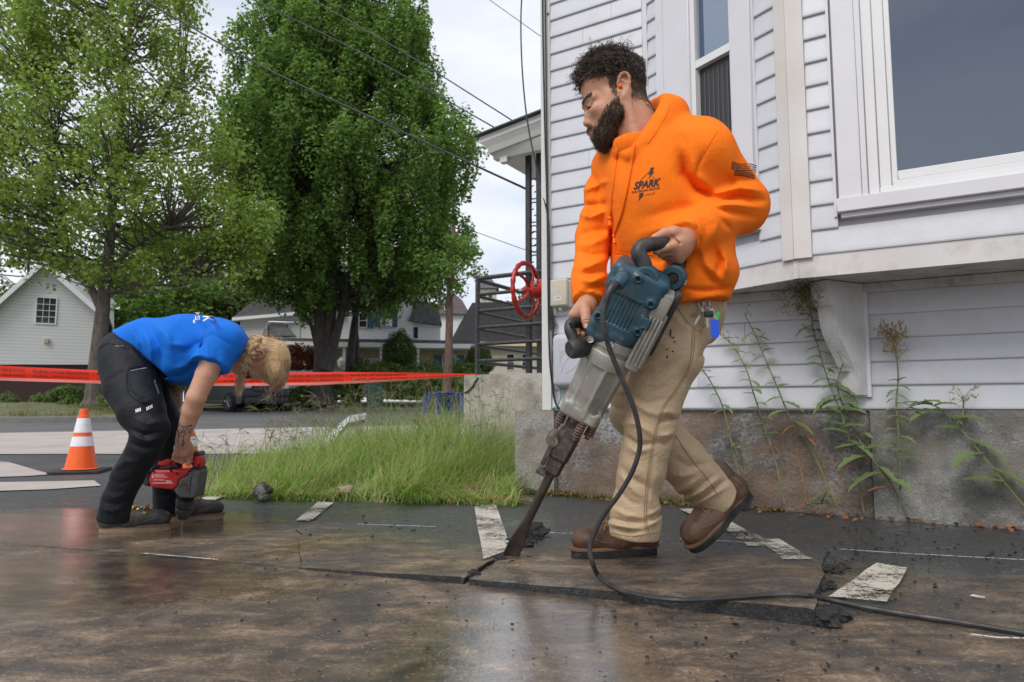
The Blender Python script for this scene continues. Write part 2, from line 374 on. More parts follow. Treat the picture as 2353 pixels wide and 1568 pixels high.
sheet('lawn', grid(list(np.linspace(-14.0, 40, 44)), list(np.linspace(26.75, 60, 16)), lambda x, y: gz(x, 26.75)+.11+.16*min(1, (y-26.75-x*.04)/1.5 if y > 26.75+x*.04 else 0)+.006*(y-27)+.06*mnoise.noise(Vector((x*.7, y*.7, 3)))), M_LAWN)

# ------------------------------------------------------------------ sawn strip: lines and lifted slabs
# near cut and far cut as ground lines
near_cut = [G(-40, 1246), G(350, 1279), G(700, 1309), G(1060, 1342), G(1400, 1378), G(1890, 1442), G(2500, 1516)]
far_cut = [G(-40, 1172), G(440, 1198), G(1000, 1216), G(1250, 1229), G(1700, 1251), G(2040, 1276), G(2420, 1297)]
def along(line, px):      # point of a ground line seen at column px
    for a, b_ in zip(line, line[1:]):
        xa = a.x/a.y; xb = b_.x/b_.y; k = (px-1176.5)/FPX*math.cos(PITCH)
        # project including pitch: use true projection
        def proj(q):
            d = q-CAMP; zc = d.y*math.cos(PITCH)+d.z*math.sin(PITCH); return 1176.5+FPX*d.x/zc
        pa, pb = proj(a), proj(b_)
        if pa <= px <= pb:
            lo, hi = 0.0, 1.0
            for _ in range(30):
                mid = (lo+hi)/2
                if proj(a.lerp(b_, mid)) < px: lo = mid
                else: hi = mid
            return a.lerp(b_, lo)
    return line[-1]
M_PAINT = None
def paint_mat(wear=.0, c0=(.44, .40, .33), c1=(.62, .57, .49)):
    m, t, b = new_mat('worn_line_paint'); lk = t.links.new
    n1 = noise_node(t, 48, 9, .8); n2 = noise_node(t, 150, 3, .6); n3 = noise_node(t, 5, 3, .5)
    wv = math_(t, 'ADD', math_(t, 'ADD', math_(t, 'MULTIPLY', n1.outputs['Fac'], .45), math_(t, 'MULTIPLY', n2.outputs['Fac'], .35)), math_(t, 'MULTIPLY', n3.outputs['Fac'], .3))
    al = ramp(t, wv, [(.53-wear, (0, 0, 0)), (.575-wear, (.97, .97, .97))])
    c = ramp(t, n3.outputs['Fac'], [(.3, c0), (.7, c1)]).outputs[0]
    c = mixc(t, math_(t, 'MULTIPLY', ramp(t, n2.outputs['Fac'], [(.5, (0, 0, 0)), (.6, (1, 1, 1))]).outputs[0], .3), c, (.25, .22, .18))
    lk(c, b.inputs['Base Color']); b.inputs['Roughness'].default_value = .55; lk(al.outputs[0], b.inputs['Alpha'])
    return m
M_PAINT = paint_mat(.025)
M_CHALK = mat('chalk_line', (.62, .64, .66), .9, .15, 40); t_ = M_CHALK.node_tree; t_.links.new(ramp(t_, noise_node(t_, 75, 5, .75).outputs['Fac'], [(.40, (0, 0, 0)), (.50, (.9, .9, .9))]).outputs[0], t_.nodes['Principled BSDF'].inputs['Alpha'])
def slab(name, x0, x1, zn0, zn1, label, j0=0, j1=0, dip0=0):
    """asphalt slab between the two cuts from column x0 to x1 (near cut) / +j (far cut); near edge lifted by zn0..zn1"""
    nx, ny = 46, 10; T = []
    rnd = random.Random(int(x0)+5)
    jag0 = [rnd.uniform(-.012, .012) for _ in range(ny+1)]; jag1 = [rnd.uniform(-.012, .012) for _ in range(ny+1)]
    for i in range(nx+1):
        f = i/nx; a = along(near_cut, x0+(x1-x0)*f); c = along(far_cut, x0+j0+(x1+j1-x0-j0)*f); row = []
        zn = zn0+(zn1-zn0)*f**1.4
        for k in range(ny+1):
            g = k/ny; q = a.lerp(c, g); z = .005+zn*(1-g)**1.0
            if i == 0: q = q + Vector((jag0[k]*(1 if 0 < k < ny else 0), 0, 0))
            if i == nx: q = q + Vector((jag1[k]*(1 if 0 < k < ny else 0), 0, 0)); z -= .004
            z += .0015*mnoise.noise(q*9); row.append(Vector((q.x, q.y, z)))
        T.append(row)
    vs = [q for r_ in T for q in r_]; w_ = ny+1
    fs = [(i*w_+k, (i+1)*w_+k, (i+1)*w_+k+1, i*w_+k+1) for i in range(nx) for k in range(ny)]
    rim = [i*w_ for i in range(nx+1)] + [nx*w_+k for k in range(1, ny+1)] + [i*w_+ny for i in range(nx-1, -1, -1)] + [k for k in range(ny-1, 0, -1)]
    mb = MB(); mb.add(vs, fs, True); mb.cur = 1
    b0 = len(mb.v); sub = 3; low = []
    for lv in range(1, sub+1):
        for r_ in rim:
            q = mb.v[r_]; zz = q.z*(1-lv/sub)-.006*(lv == sub); jit = .004*mnoise.noise(Vector((q.x*45, q.y*45, lv*7)))
            mb.v.append(Vector((q.x+jit, q.y+jit-(.0015*lv if True else 0), zz)))
    n = len(rim)
    for lv in range(sub):
        for k in range(n):
            k2 = (k+1) % n
            u0 = rim[k] if lv == 0 else b0+(lv-1)*n+k; u1 = rim[k2] if lv == 0 else b0+(lv-1)*n+k2
            mb.f.append((u0, b0+lv*n+k, b0+lv*n+k2, u1)); mb.sm.append(False); mb.mi.append(1)
    o = mb.build(name, [M_WET, M_BROKEN]); return tag(o, label, 'asphalt slab', 'sawn asphalt slabs in the trench strip')
M_BROKEN = mat('broken_asphalt', (.018, .018, .019), .75, .4, 60, bump=1, bscale=150, bdist=.01, dirt=(.12, .1, .08), dirt_scale=90, dirt_amt=.5)
slab('asphalt_slab', 690, 1066, .001, .015, 'cut asphalt slab left of the chisel with a slightly raised front edge', 0, 172)
slab('asphalt_slab', 1078, 1872, .010, .036, 'long wet asphalt slab lifted under the boots of the man in orange', 172, 32)
# dark gap of the cut to the left, chalk dashes
strip('saw_cut', [(q.x, q.y) for q in catmull([along(near_cut, x) for x in (2, 200, 350, 500, 690)], 6)], .006, .004, M_BROKEN)
strip('saw_cut', [(q.x, q.y) for q in catmull([along(far_cut, x) for x in (2, 240, 440, 700, 900)], 6)], .005, .004, M_BROKEN)
def chalk(pts, wd=.007, z=.0085): strip('chalk_line', pts, wd, z, M_CHALK)
chalk([(q.x, q.y) for q in catmull([along(near_cut, x) for x in (330, 420, 500)], 5)])
chalk([(q.x, q.y+.01) for q in catmull([along(far_cut, x) for x in (820, 900, 1000)], 5)])
chalk([(q.x, q.y+.006) for q in catmull([along(far_cut, x) for x in (1250, 1300, 1400, 1470)], 5)])
chalk([(q.x, q.y+.006) for q in catmull([along(far_cut, x) for x in (1560, 1640, 1720)], 5)])
chalk([(q.x, q.y+.006) for q in catmull([along(far_cut, x) for x in (1930, 2050, 2200, 2400)], 5)])
chalk([(G(x, y).x, G(x, y).y) for x, y in ((2230, 1466), (2290, 1474), (2400, 1477))], .008)
chalk([(G(x, y).x, G(x, y).y) for x, y in ((2232, 1375), (2262, 1381))], .02)
# painted parking lines -----------------------------------------------------------------------
def quadpaint(name, cs, zf=None, n=10):
    mb = MB(); a, b_, c, d = [G(*q) for q in cs]; vs = []; 
    n = max(n, 36)
    for i in range(n+1):
        f = i/n
        for k in range(5):
            g = k/4; w0 = a.lerp(b_, f); w1 = d.lerp(c, f); q = w0.lerp(w1, g)
            if k in (0, 4): q = q+(w1-w0).normalized()*(.007*mnoise.noise(w0*70+Vector((k, 0, 0)))+.005*mnoise.noise(w0*190)+(.004 if k == 0 else -.004))
            if i in (0, n): q = q+(b_-a).normalized()*(.012*mnoise.noise(q*60))
            q.z = (zf(q) if zf else 0)+.0095
            vs.append(q)
    mb.add(vs, [(i*5+k, (i+1)*5+k, (i+1)*5+k+1, i*5+k+1) for i in range(n) for k in range(4)])
    return tag(mb.build(name, M_PAINT), kind='structure')
def slabz(x0, x1, zn0, zn1, j0, j1):
    def f(q):
        # fraction along/across by projecting on the slab's own corners
        a, b_ = along(near_cut, x0), along(near_cut, x1); c, d = along(far_cut, x0+j0), along(far_cut, x1+j1)
        best = 0
        u, g = .5, .5
        for _ in range(12):
            lo = a.lerp(b_, u); hi = c.lerp(d, u); ax = hi-lo; g = (q-lo).dot(ax)/ax.dot(ax); pt = lo+ax*g
            ed = (b_-a).lerp(d-c, min(1, max(0, g))); u += (q-pt).dot(ed)/ed.dot(ed)
        if g > 1 or u < 0 or u > 1: return 0
        g = max(0, g); return (zn0+(zn1-zn0)*max(0, u)**1.4)*(1-g)
    return f
zA = slabz(690, 1066, .001, .015, 0, 172); zB = slabz(1078, 1872, .010, .036, 172, 32)
quadpaint('painted_line', [(680, 1201), (712, 1203), (768, 1159), (728, 1157)])
quadpaint('painted_line', [(1112, 1300), (1176, 1272), (1138, 1158), (1088, 1158)], zA, 16)
quadpaint('painted_line', [(1675, 1228), (1722, 1226), (1620, 1172), (1560, 1174)])
quadpaint('painted_line', [(1800, 1300), (1872, 1300), (1790, 1244), (1745, 1244)], zB)
quadpaint('painted_line', [(1905, 1380), (2040, 1392), (2088, 1312), (2015, 1300)])
quadpaint('painted_line', [(395, 1172), (428, 1176), (560, 1128), (530, 1124)])
M_PAINT = paint_mat(-.10, (.20, .15, .10), (.30, .24, .17)); quadpaint('painted_line', [(170, 1590), (330, 1600), (470, 1400), (440, 1380)], None, 24); M_PAINT = paint_mat(-.01)
quadpaint('painted_line', [(1720, 1262), (1800, 1262), (1722, 1226), (1675, 1228)], zB)

# ================================================================== WHITE HOUSE
HX = Frame((.195, 4.0), (.857, -.5153))
BASE = HX.pt(0, 0, 0)
house = empty('house', BASE, 'white clapboard house with a bay window beside the parking lot', 'house')
M_SIDING = mat('white_siding', (.57, .575, .615), .42, .035, 7, bump=.12, bscale=220, bdist=.004, dirt=(.42, .38, .34), dirt_scale=9, dirt_amt=.22)
t_ = M_SIDING.node_tree; b_ = t_.nodes['Principled BSDF']; src_ = b_.inputs['Base Color'].links[0].from_socket; oi = N_(t_, 'ShaderNodeObjectInfo')
t_.links.new(mixc(t_, 1.0, src_, ramp(t_, oi.outputs['Random'], [(0, (.93, .93, .935)), (.5, (.98, .98, .98)), (1, (1, 1, .99))]).outputs[0], 'MULTIPLY'), b_.inputs['Base Color'])
M_TRIM = mat('white_trim', (.63, .62, .65), .38, .03, 5, bump=.05, bscale=60, dirt=(.5, .45, .4), dirt_scale=7, dirt_amt=.15)
M_POST = mat('weathered_trim', (.60, .58, .57), .55, .08, 4, sc=(1, 1, .25), dirt=(.52, .42, .3), dirt_scale=2.2, dirt_amt=.45)
M_SOFFIT = mat('old_soffit_paint', (.55, .53, .52), .7, .1, 6, dirt=(.18, .15, .11), dirt_scale=10, dirt_amt=.8)
HCOURSE = .107; Z0 = .489
def board(fr, t0, t1, z0, h=HCOURSE, name='siding_board', n0=0, m=None, parent=None):
    prof = [(n0-.006, 0), (n0+.013, 0), (n0+.0145, .006), (n0+.0135, .02), (n0+.003, h+.004), (n0-.006, h+.004)]
    vs = [fr.pt(t, n, z0+z) for t in (t0, t1) for n, z in prof]; k = len(prof)
    fs = [tuple(range(k))[::-1], tuple(range(k, 2*k))] + [(i, (i+1) % k, (i+1) % k+k, i+k) for i in range(k)]
    mb = MB(); mb.add(vs, fs); return mb.build(name, m or M_SIDING, parent or house)
rb_rng = random.Random(4)
def board_run(fr, t0, t1, z, h=HCOURSE):
    """a course, sometimes laid in two lengths that butt with a hairline gap"""
    if t1-t0 > .5 and rb_rng.random() < .55:
        c = rb_rng.uniform(t0+.15, min(t1-.1, t0+1.9)); board(fr, t0, c-.0008, z, h); board(fr, c+.0008, t1, z+rb_rng.uniform(-.0012, .0012), h, n0=rb_rng.uniform(-.0006, .0012))
    else: board(fr, t0, t1, z, h)
# backing walls
t_in = .655
corner_in = HX.pt(t_in, 0, 0)
LB = .885
BL = Frame(corner_in, (.543, -.8397)); corner_out = BL.pt(LB, 0, 0)
BF = Frame(corner_out, (.857, -.5153)); LF = 1.75
BR_o = BF.pt(LF, 0, 0)
mb = MB(); mb.fbox(HX, 0, 4.2, -.25, -.006, .48, 6.2); mb.build('wall', M_SIDING, house)
SF = Frame(HX.pt(0, -5.2, 0), (-HX.n.x*-1, -HX.n.y*-1))   # side wall frame running from back to the corner
SF = Frame(HX.pt(0, -5.2, 0), (HX.n.x, HX.n.y))
mb = MB(); mb.fbox(SF, 0, 5.2, -.25, -.008, .48, 6.2); mb.build('wall', M_SIDING, house)
n_c = int((5.9-Z0)/HCOURSE)
for i in range(n_c):
    z = Z0+i*HCOURSE
    if z < 1.06: board_run(HX, .05, 4.2, z, min(HCOURSE, 1.085-z))
    else: board_run(HX, .05, t_in-.022, z)
mbs = MB()
for i in range(n_c):
    z = Z0+i*HCOURSE; vs = [SF.pt(t, n, z+dz) for t in (0, 5.15) for n, dz in ((-.006, 0), (.014, 0), (.003, HCOURSE), (-.006, HCOURSE))]
    mbs.add(vs, [(0, 1, 2, 3), (4, 7, 6, 5), (0, 4, 5, 1), (1, 5, 6, 2), (2, 6, 7, 3)])
tag(mbs.build('side_siding', M_SIDING, house), kind='stuff')
M_CBOARD = mat('corner_board_paint', (.60, .59, .57), .5, .05, 5)
mb = MB(); mb.fbox(HX, -.012, .052, -.04, .022, Z0-.012, 6.2, .003); mb.fbox(SF, 5.145, 5.185, -.02, .016, Z0-.012, 6.2, .003); mb.build('corner_board', M_CBOARD, house)
mb = MB(); mb.fbox(HX, t_in-.02, t_in+.012, -.01, .02, 1.14, 6.2, .004); mb.build('corner_board', M_SIDING, house)
# roof, so that the house is whole
mb = MB(); mb.add([HX.pt(-.35, .4, 6.1), HX.pt(6, .4, 6.1), HX.pt(6, -5.6, 6.1), HX.pt(-.35, -5.6, 6.1), HX.pt(-.35, -2.6, 8.6), HX.pt(6, -2.6, 8.6)], [(0, 1, 5, 4), (2, 3, 4, 5), (0, 4, 3), (1, 2, 5), (0, 3, 2, 1)])
mb.build('roof', mat('roof_shingle', (.09, .09, .095), .9, .3, 8, bump=.5, bscale=20), house)
# ---- bay -------------------------------------------------------------------------------------
ZB = 1.145      # bottom of the bay's siding
mb = MB()
def bayring(z, off=0):
    o = -off
    return [HX.pt(t_in-.05, -.1, z), BL.pt(0, o, z), (BL.pt(LB, o, z)+BF.pt(0, o, z))/2, BF.pt(LF, o, z), BF.pt(LF, -LB*.45-.1, z)]
mb.loft([bayring(ZB-.01, .02), bayring(6.2, .02)], True, False); mb.build('bay_wall', M_SIDING, house)
# band under the siding and soffit below it
mb = MB()
for fr, t0, t1 in ((BL, -.02, LB+.012), (BF, -.012, LF)):
    mb.fbox(fr, t0, t1, -.02, .006 if fr is BL else .0075, ZB-.095, ZB+.012)
mb.build('bay_band', mat('band_paint', (.60, .575, .565), .6, .07, 4, dirt=(.3, .25, .2), dirt_scale=8, dirt_amt=.5), house)
mb = MB(); mb.loft([bayring(ZB-.080, .022), bayring(ZB-.072, .022)], True, False); mb.build('bay_soffit', M_SOFFIT, house)
mb = MB(); mb.fbox(HX, t_in, 4.2, .0145, .032, ZB-.125, ZB-.083); mb.build('soffit_trim', M_SOFFIT, house)
# corner post of the bay
mb = MB(); 
for fr, t0, t1 in ((BL, LB-.058, LB+.009), (BF, -.009, .066)):
    mb.fbox(fr, t0, t1, -.02, .0215 if fr is BL else .0235, ZB-.012, 6.2, .002)
mb.build('corner_post', M_POST, house)
# windows: openings measured on each face
def lines(fr, *pts): return [fr.hit(*p) for p in pts]
M_GLASS = None
def glass_mat(name, col, refl):
    m, t, b = new_mat(name); b.inputs['Base Color'].default_value = (*col, 1); b.inputs['Roughness'].default_value = .03
    b.inputs['Metallic'].default_value = refl; b.inputs['IOR'].default_value = 1.5
    n = noise_node(t, 1.4, 2); bp = N_(t, 'ShaderNodeBump'); bp.inputs['Strength'].default_value = .03; bp.inputs['Distance'].default_value = .02
    t.links.new(n.outputs['Fac'], bp.inputs['Height']); t.links.new(bp.outputs[0], b.inputs['Normal']); return m
M_GLASS = glass_mat('window_glass', (.135, .155, .19), .9)
M_VINYL = mat('window_vinyl', (.70, .69, .69), .3, .02, 4)
# left face window (double hung)
cl = BL.hit(1518, 200)[0]; crr = BL.hit(1733, 100)[0]; ZS = BL.hit(1742, 518)[1]
ga = BL.hit(1604, 150)[0]; gb = BL.hit(1686, 150)[0]; zm = BL.hit(1640, 131)[1]
win = empty('window', BL.pt((cl+crr)/2, 0, ZS)-wloc(house)); win.parent = house
WTOP = 3.25
mb = MB(); mb.fbox(BL, cl, ga-.03, -.02, .034, ZS, WTOP, .003); mb.fbox(BL, gb+.006, crr, -.02, .034, ZS, WTOP, .003); mb.fbox(BL, ga-.03, gb+.006, -.02, .0335, WTOP-.12, WTOP)
mb.fbox(BL, cl+.05, cl+.058, .034, .038, ZS, WTOP); mb.build('casing', M_TRIM, win)
mb = MB(); mb.fbox(BL, cl-.01, crr+.012, -.02, .048, ZS-.03, ZS+.006, .003); mb.build('sill', M_TRIM, win)
mb = MB(); mb.fbox(BL, ga-.029, ga, -.02, .022, ZS+.007, WTOP-.121); mb.fbox(BL, gb-.012, gb+.005, -.02, .014, ZS+.007, WTOP-.121)
mb.fbox(BL, ga, gb, -.018, .0185, zm-.022, zm+.018); mb.fbox(BL, ga, gb-.012, -.018, .017, ZS+.007, ZS+.06); mb.build('sash', M_VINYL, win)
mb = MB(); mb.fbox(BL, ga-.001, gb-.011, -.019, -.012, zm+.018, WTOP-.121); mb.fbox(BL, ga+.012, ga+.018, -.012, .006, zm+.018, WTOP-.121); mb.build('upper_pane', glass_mat('upper_glass', (.26, .30, .37), .9), win)
mb = MB(); mb.fbox(BL, ga-.001, gb-.011, -.019, -.0115, ZS+.06, zm-.022); mb.build('screen', mat('insect_screen', (.035, .035, .037), .6, .25, 3, sc=(1, 1, .1)), win)
mb = MB()
for k in range(7):
    tt = ga+.03+(gb-ga-.05)*k/6; mb.tube([BL.pt(tt, -.0095, ZS+.08), BL.pt(tt+.003, -.0095, zm-.05)], .0035, 6)
mb.build('curtain', mat('curtain_cloth', (.1, .1, .105), .9, .1, 8), win)
# front face window (large single pane)
fl = BF.hit(1911, 100, .03)[0]; zt = BF.hit(1921, 457, .05)[1]; zb = BF.hit(1920, 489, .05)[1]
gl = BF.hit(2052, 200)[0]; zg = BF.hit(2062, 394)[1]; c2 = BF.hit(2015, 300, .02)[0]; c3 = BF.hit(1983, 200, .03)[0]
WR = LF-fl
win2 = empty('window', BF.pt(LF/2, 0, zt)-wloc(house)); win2.parent = house
mb = MB(); mb.fbox(BF, fl, c3-.022, -.02, .036, zt-.001, 3.3, .002); mb.fbox(BF, c3-.022, c3+.001, -.02, .042, zt-.001, 3.3, .002); mb.build('casing', M_TRIM, win2)
mb = MB(); mb.fbox(BF, WR-.02, WR+.085, -.02, .036, zt-.001, 3.3, .002); mb.build('casing', M_TRIM, win2)
mb = MB(); mb.fbox(BF, fl-.008, WR+.1, -.02, .052, zb, zt, .003); mb.fbox(BF, fl+.005, WR+.08, -.02, .03, zb-.02, zb-.001); mb.build('sill', M_TRIM, win2)
mb = MB(); mb.fbox(BF, c3+.001, c2, -.02, .026, zt, 3.3, .003); mb.fbox(BF, c2, gl-.022, -.02, .016, zt+.012, 3.3, .003); mb.fbox(BF, gl-.022, gl, -.02, .007, zt+.03, 3.3, .002)
mb.fbox(BF, c2, WR-.03, -.018, .0225, zt, zt+.03, .003); mb.fbox(BF, gl-.021, WR-.04, -.018, .0135, zt+.03, zt+.052, .003); mb.fbox(BF, gl, WR-.045, -.018, .008, zt+.052, zg, .003)
mb.fbox(BF, WR-.085, WR-.021, -.018, .024, zt+.031, 3.3, .003); mb.fbox(BF, c2, WR-.086, -.018, .0235, 3.2, 3.3); mb.build('frame', M_VINYL, win2)
mb = MB(); mb.fbox(BF, gl-.002, WR-.084, -.019, -.006, zg-.002, 3.2); mb.build('pane', M_GLASS, win2)
# siding of the bay faces
z = ZB; i = 0
while z < 3.6:
    if z+HCOURSE < ZS-.031: board(BL, .012, LB-.058, z)
    else:
        board(BL, .012, cl-.001, z); board(BL, crr+.001, LB-.058, z)
    if z+HCOURSE < zb-.02: board_run(BF, .066, LF, z)
    else:
        board(BF, .066, fl-.009, z); board(BF, WR+.101, LF, z)
    z += HCOURSE; i += 1
mb = MB(); mb.fbox(BF, fl-.021, fl-.010, -.01, .02, zb-.01, 3.6); mb.fbox(BL, crr+.0005, crr+.011, -.01, .02, ZS-.03, 3.6); mb.fbox(BL, cl-.011, cl-.0005, -.01, .02, ZS-.03, 3.6); mb.build('j_channel', M_TRIM, house)
# ---- corbel under the bay's corner ---------------------------------------------------------
ct, cz = HX.hit(1976, 908, .02)
d_br = (HX.n*.84 - HX.a*.54).normalized(); s_br = Vector((d_br.y, -d_br.x, 0))
top = ZB-.084; prof = []
o_br = HX.pt(ct, 0, 0); hh = top-cz
pr = [(.0, 0), (.07, 0), (.075, .03), (.085, .10*hh/.5), (.12, .17*hh/.5), (.165, .235*hh/.5), (.195, .30*hh/.5), (.21, .38*hh/.5), (.235, .405*hh/.5), (.25, hh), (0, hh)]
pc = catmull([Vector((a, b_, 0)) for a, b_ in pr[1:-1]], 4)
poly = [(0, 0)] + [(q.x, q.y) for q in pc] + [(0, hh)]
mb = MB(); mb.prism(poly, o_br-s_br*.045+Vector((0, 0, cz)), d_br, Vector((0, 0, 1)), s_br*.085)
mb.build('corbel', mat('corbel_paint', (.62, .60, .60), .55, .06, 9, bump=.7, bscale=26, bdist=.012, sc=(1, 1, .35), dirt=(.35, .31, .27), dirt_scale=14, dirt_amt=.4), house)
mb = MB(); mb.fbox(HX, ct-.07, ct+.05, .0145, .03, cz-.01, top, .002); mb.build('corbel_plate', M_TRIM, house)
# ---- foundation ----------------------------------------------------------------------------
def granite(name, c0, c1, stain, sc_, rust):
    m, t, b = new_mat(name); lk = t.links.new
    g = noise_node(t, sc_, 4, .75); v = N_(t, 'ShaderNodeTexVoronoi'); v.inputs['Scale'].default_value = sc_*.8
    tc_ = N_(t, 'ShaderNodeTexCoord'); lk(tc_.outputs['Object'], v.inputs['Vector'])
    c = ramp(t, g.outputs['Fac'], [(.3, c0), (.52, tuple((a+b_)/2 for a, b_ in zip(c0, c1))), (.72, c1)]).outputs[0]
    c = mixc(t, .35, c, ramp(t, v.outputs['Distance'], [(.1, (.1, .1, .1)), (.7, (.9, .9, .9))]).outputs[0], 'SOFT_LIGHT')
    s1 = noise_node(t, 3.2, 7, .68); c = mixc(t, math_(t, 'MULTIPLY', ramp(t, s1.outputs['Fac'], [(.44, (0, 0, 0)), (.60, (1, 1, 1))]).outputs[0], .85), c, stain)
    if rust:
        s2 = noise_node(t, 2.4, 5, .6, sc=(1, 1, 1.6)); c = mixc(t, math_(t, 'MULTIPLY', ramp(t, s2.outputs['Fac'], [(.44, (0, 0, 0)), (.57, (1, 1, 1))]).outputs[0], .75), c, rust)
    hsv = N_(t, 'ShaderNodeHueSaturation'); hsv.inputs['Saturation'].default_value = .8; lk(c, hsv.inputs['Color'])
    lk(hsv.outputs[0], b.inputs['Base Color']); b.inputs['Roughness'].default_value = .85
    bp = N_(t, 'ShaderNodeBump'); bp.inputs['Strength'].default_value = .8; bp.inputs['Distance'].default_value = .012
    h = math_(t, 'ADD', g.outputs['Fac'], noise_node(t, 18, 5, .6).outputs['Fac']); lk(h, bp.inputs['Height']); lk(bp.outputs[0], b.inputs['Normal'])
    return m
M_GRAN = granite('rough_granite', (.07, .068, .066), (.42, .41, .40), (.075, .066, .058), 62, (.19, .11, .055))
M_FCON = granite('foundation_concrete', (.22, .215, .20), (.36, .35, .325), (.10, .095, .085), 130, (.22, .19, .14))
M_FCON2 = granite('old_concrete', (.24, .225, .19), (.36, .34, .29), (.14, .125, .09), 110, (.3, .25, .17))
def rough_face(fr, t0, t1, z0, z1, n0, depth, amp, nt_=40, nz_=16):
    mb = MB(); vs = []
    for i in range(nt_+1):
        for k in range(nz_+1):
            t = t0+(t1-t0)*i/nt_; z = z0+(z1-z0)*k/nz_; q = Vector((t*9, z*9, n0)); e_ = min(i, nt_-i, nz_-k)/2; e_ = min(1, .3+e_)
            vs.append(fr.pt(t, n0+amp*e_*(mnoise.noise(q)+.5*mnoise.noise(q*2.7)), z))
    w_ = nz_+1; fs = [(i*w_+k, (i+1)*w_+k, (i+1)*w_+k+1, i*w_+k+1) for i in range(nt_) for k in range(nz_)]
    mb.add(vs, fs, True)
    mb.add([fr.pt(t0, n0, z0), fr.pt(t0, n0, z1), fr.pt(t0, n0-depth, z1), fr.pt(t0, n0-depth, z0), fr.pt(t1, n0, z0), fr.pt(t1, n0, z1), fr.pt(t1, n0-depth, z1), fr.pt(t1, n0-depth, z0)],
           [(0, 1, 2, 3), (7, 6, 5, 4), (1, 5, 6, 2), (2, 6, 7, 3)])
    return mb
rough_face(HX, .075, 1.675, -.06, .482, -.012, .24, .020).build('foundation_block', M_GRAN, house)
rough_face(HX, 1.68, 4.3, -.06, .4825, .035, .29, .002).build('foundation_wall', M_FCON, house)
rough_face(HX, -.19, .07, -.06, .475, .03, .5, .006, 12, 16).build('foundation_pier', M_FCON2, house)
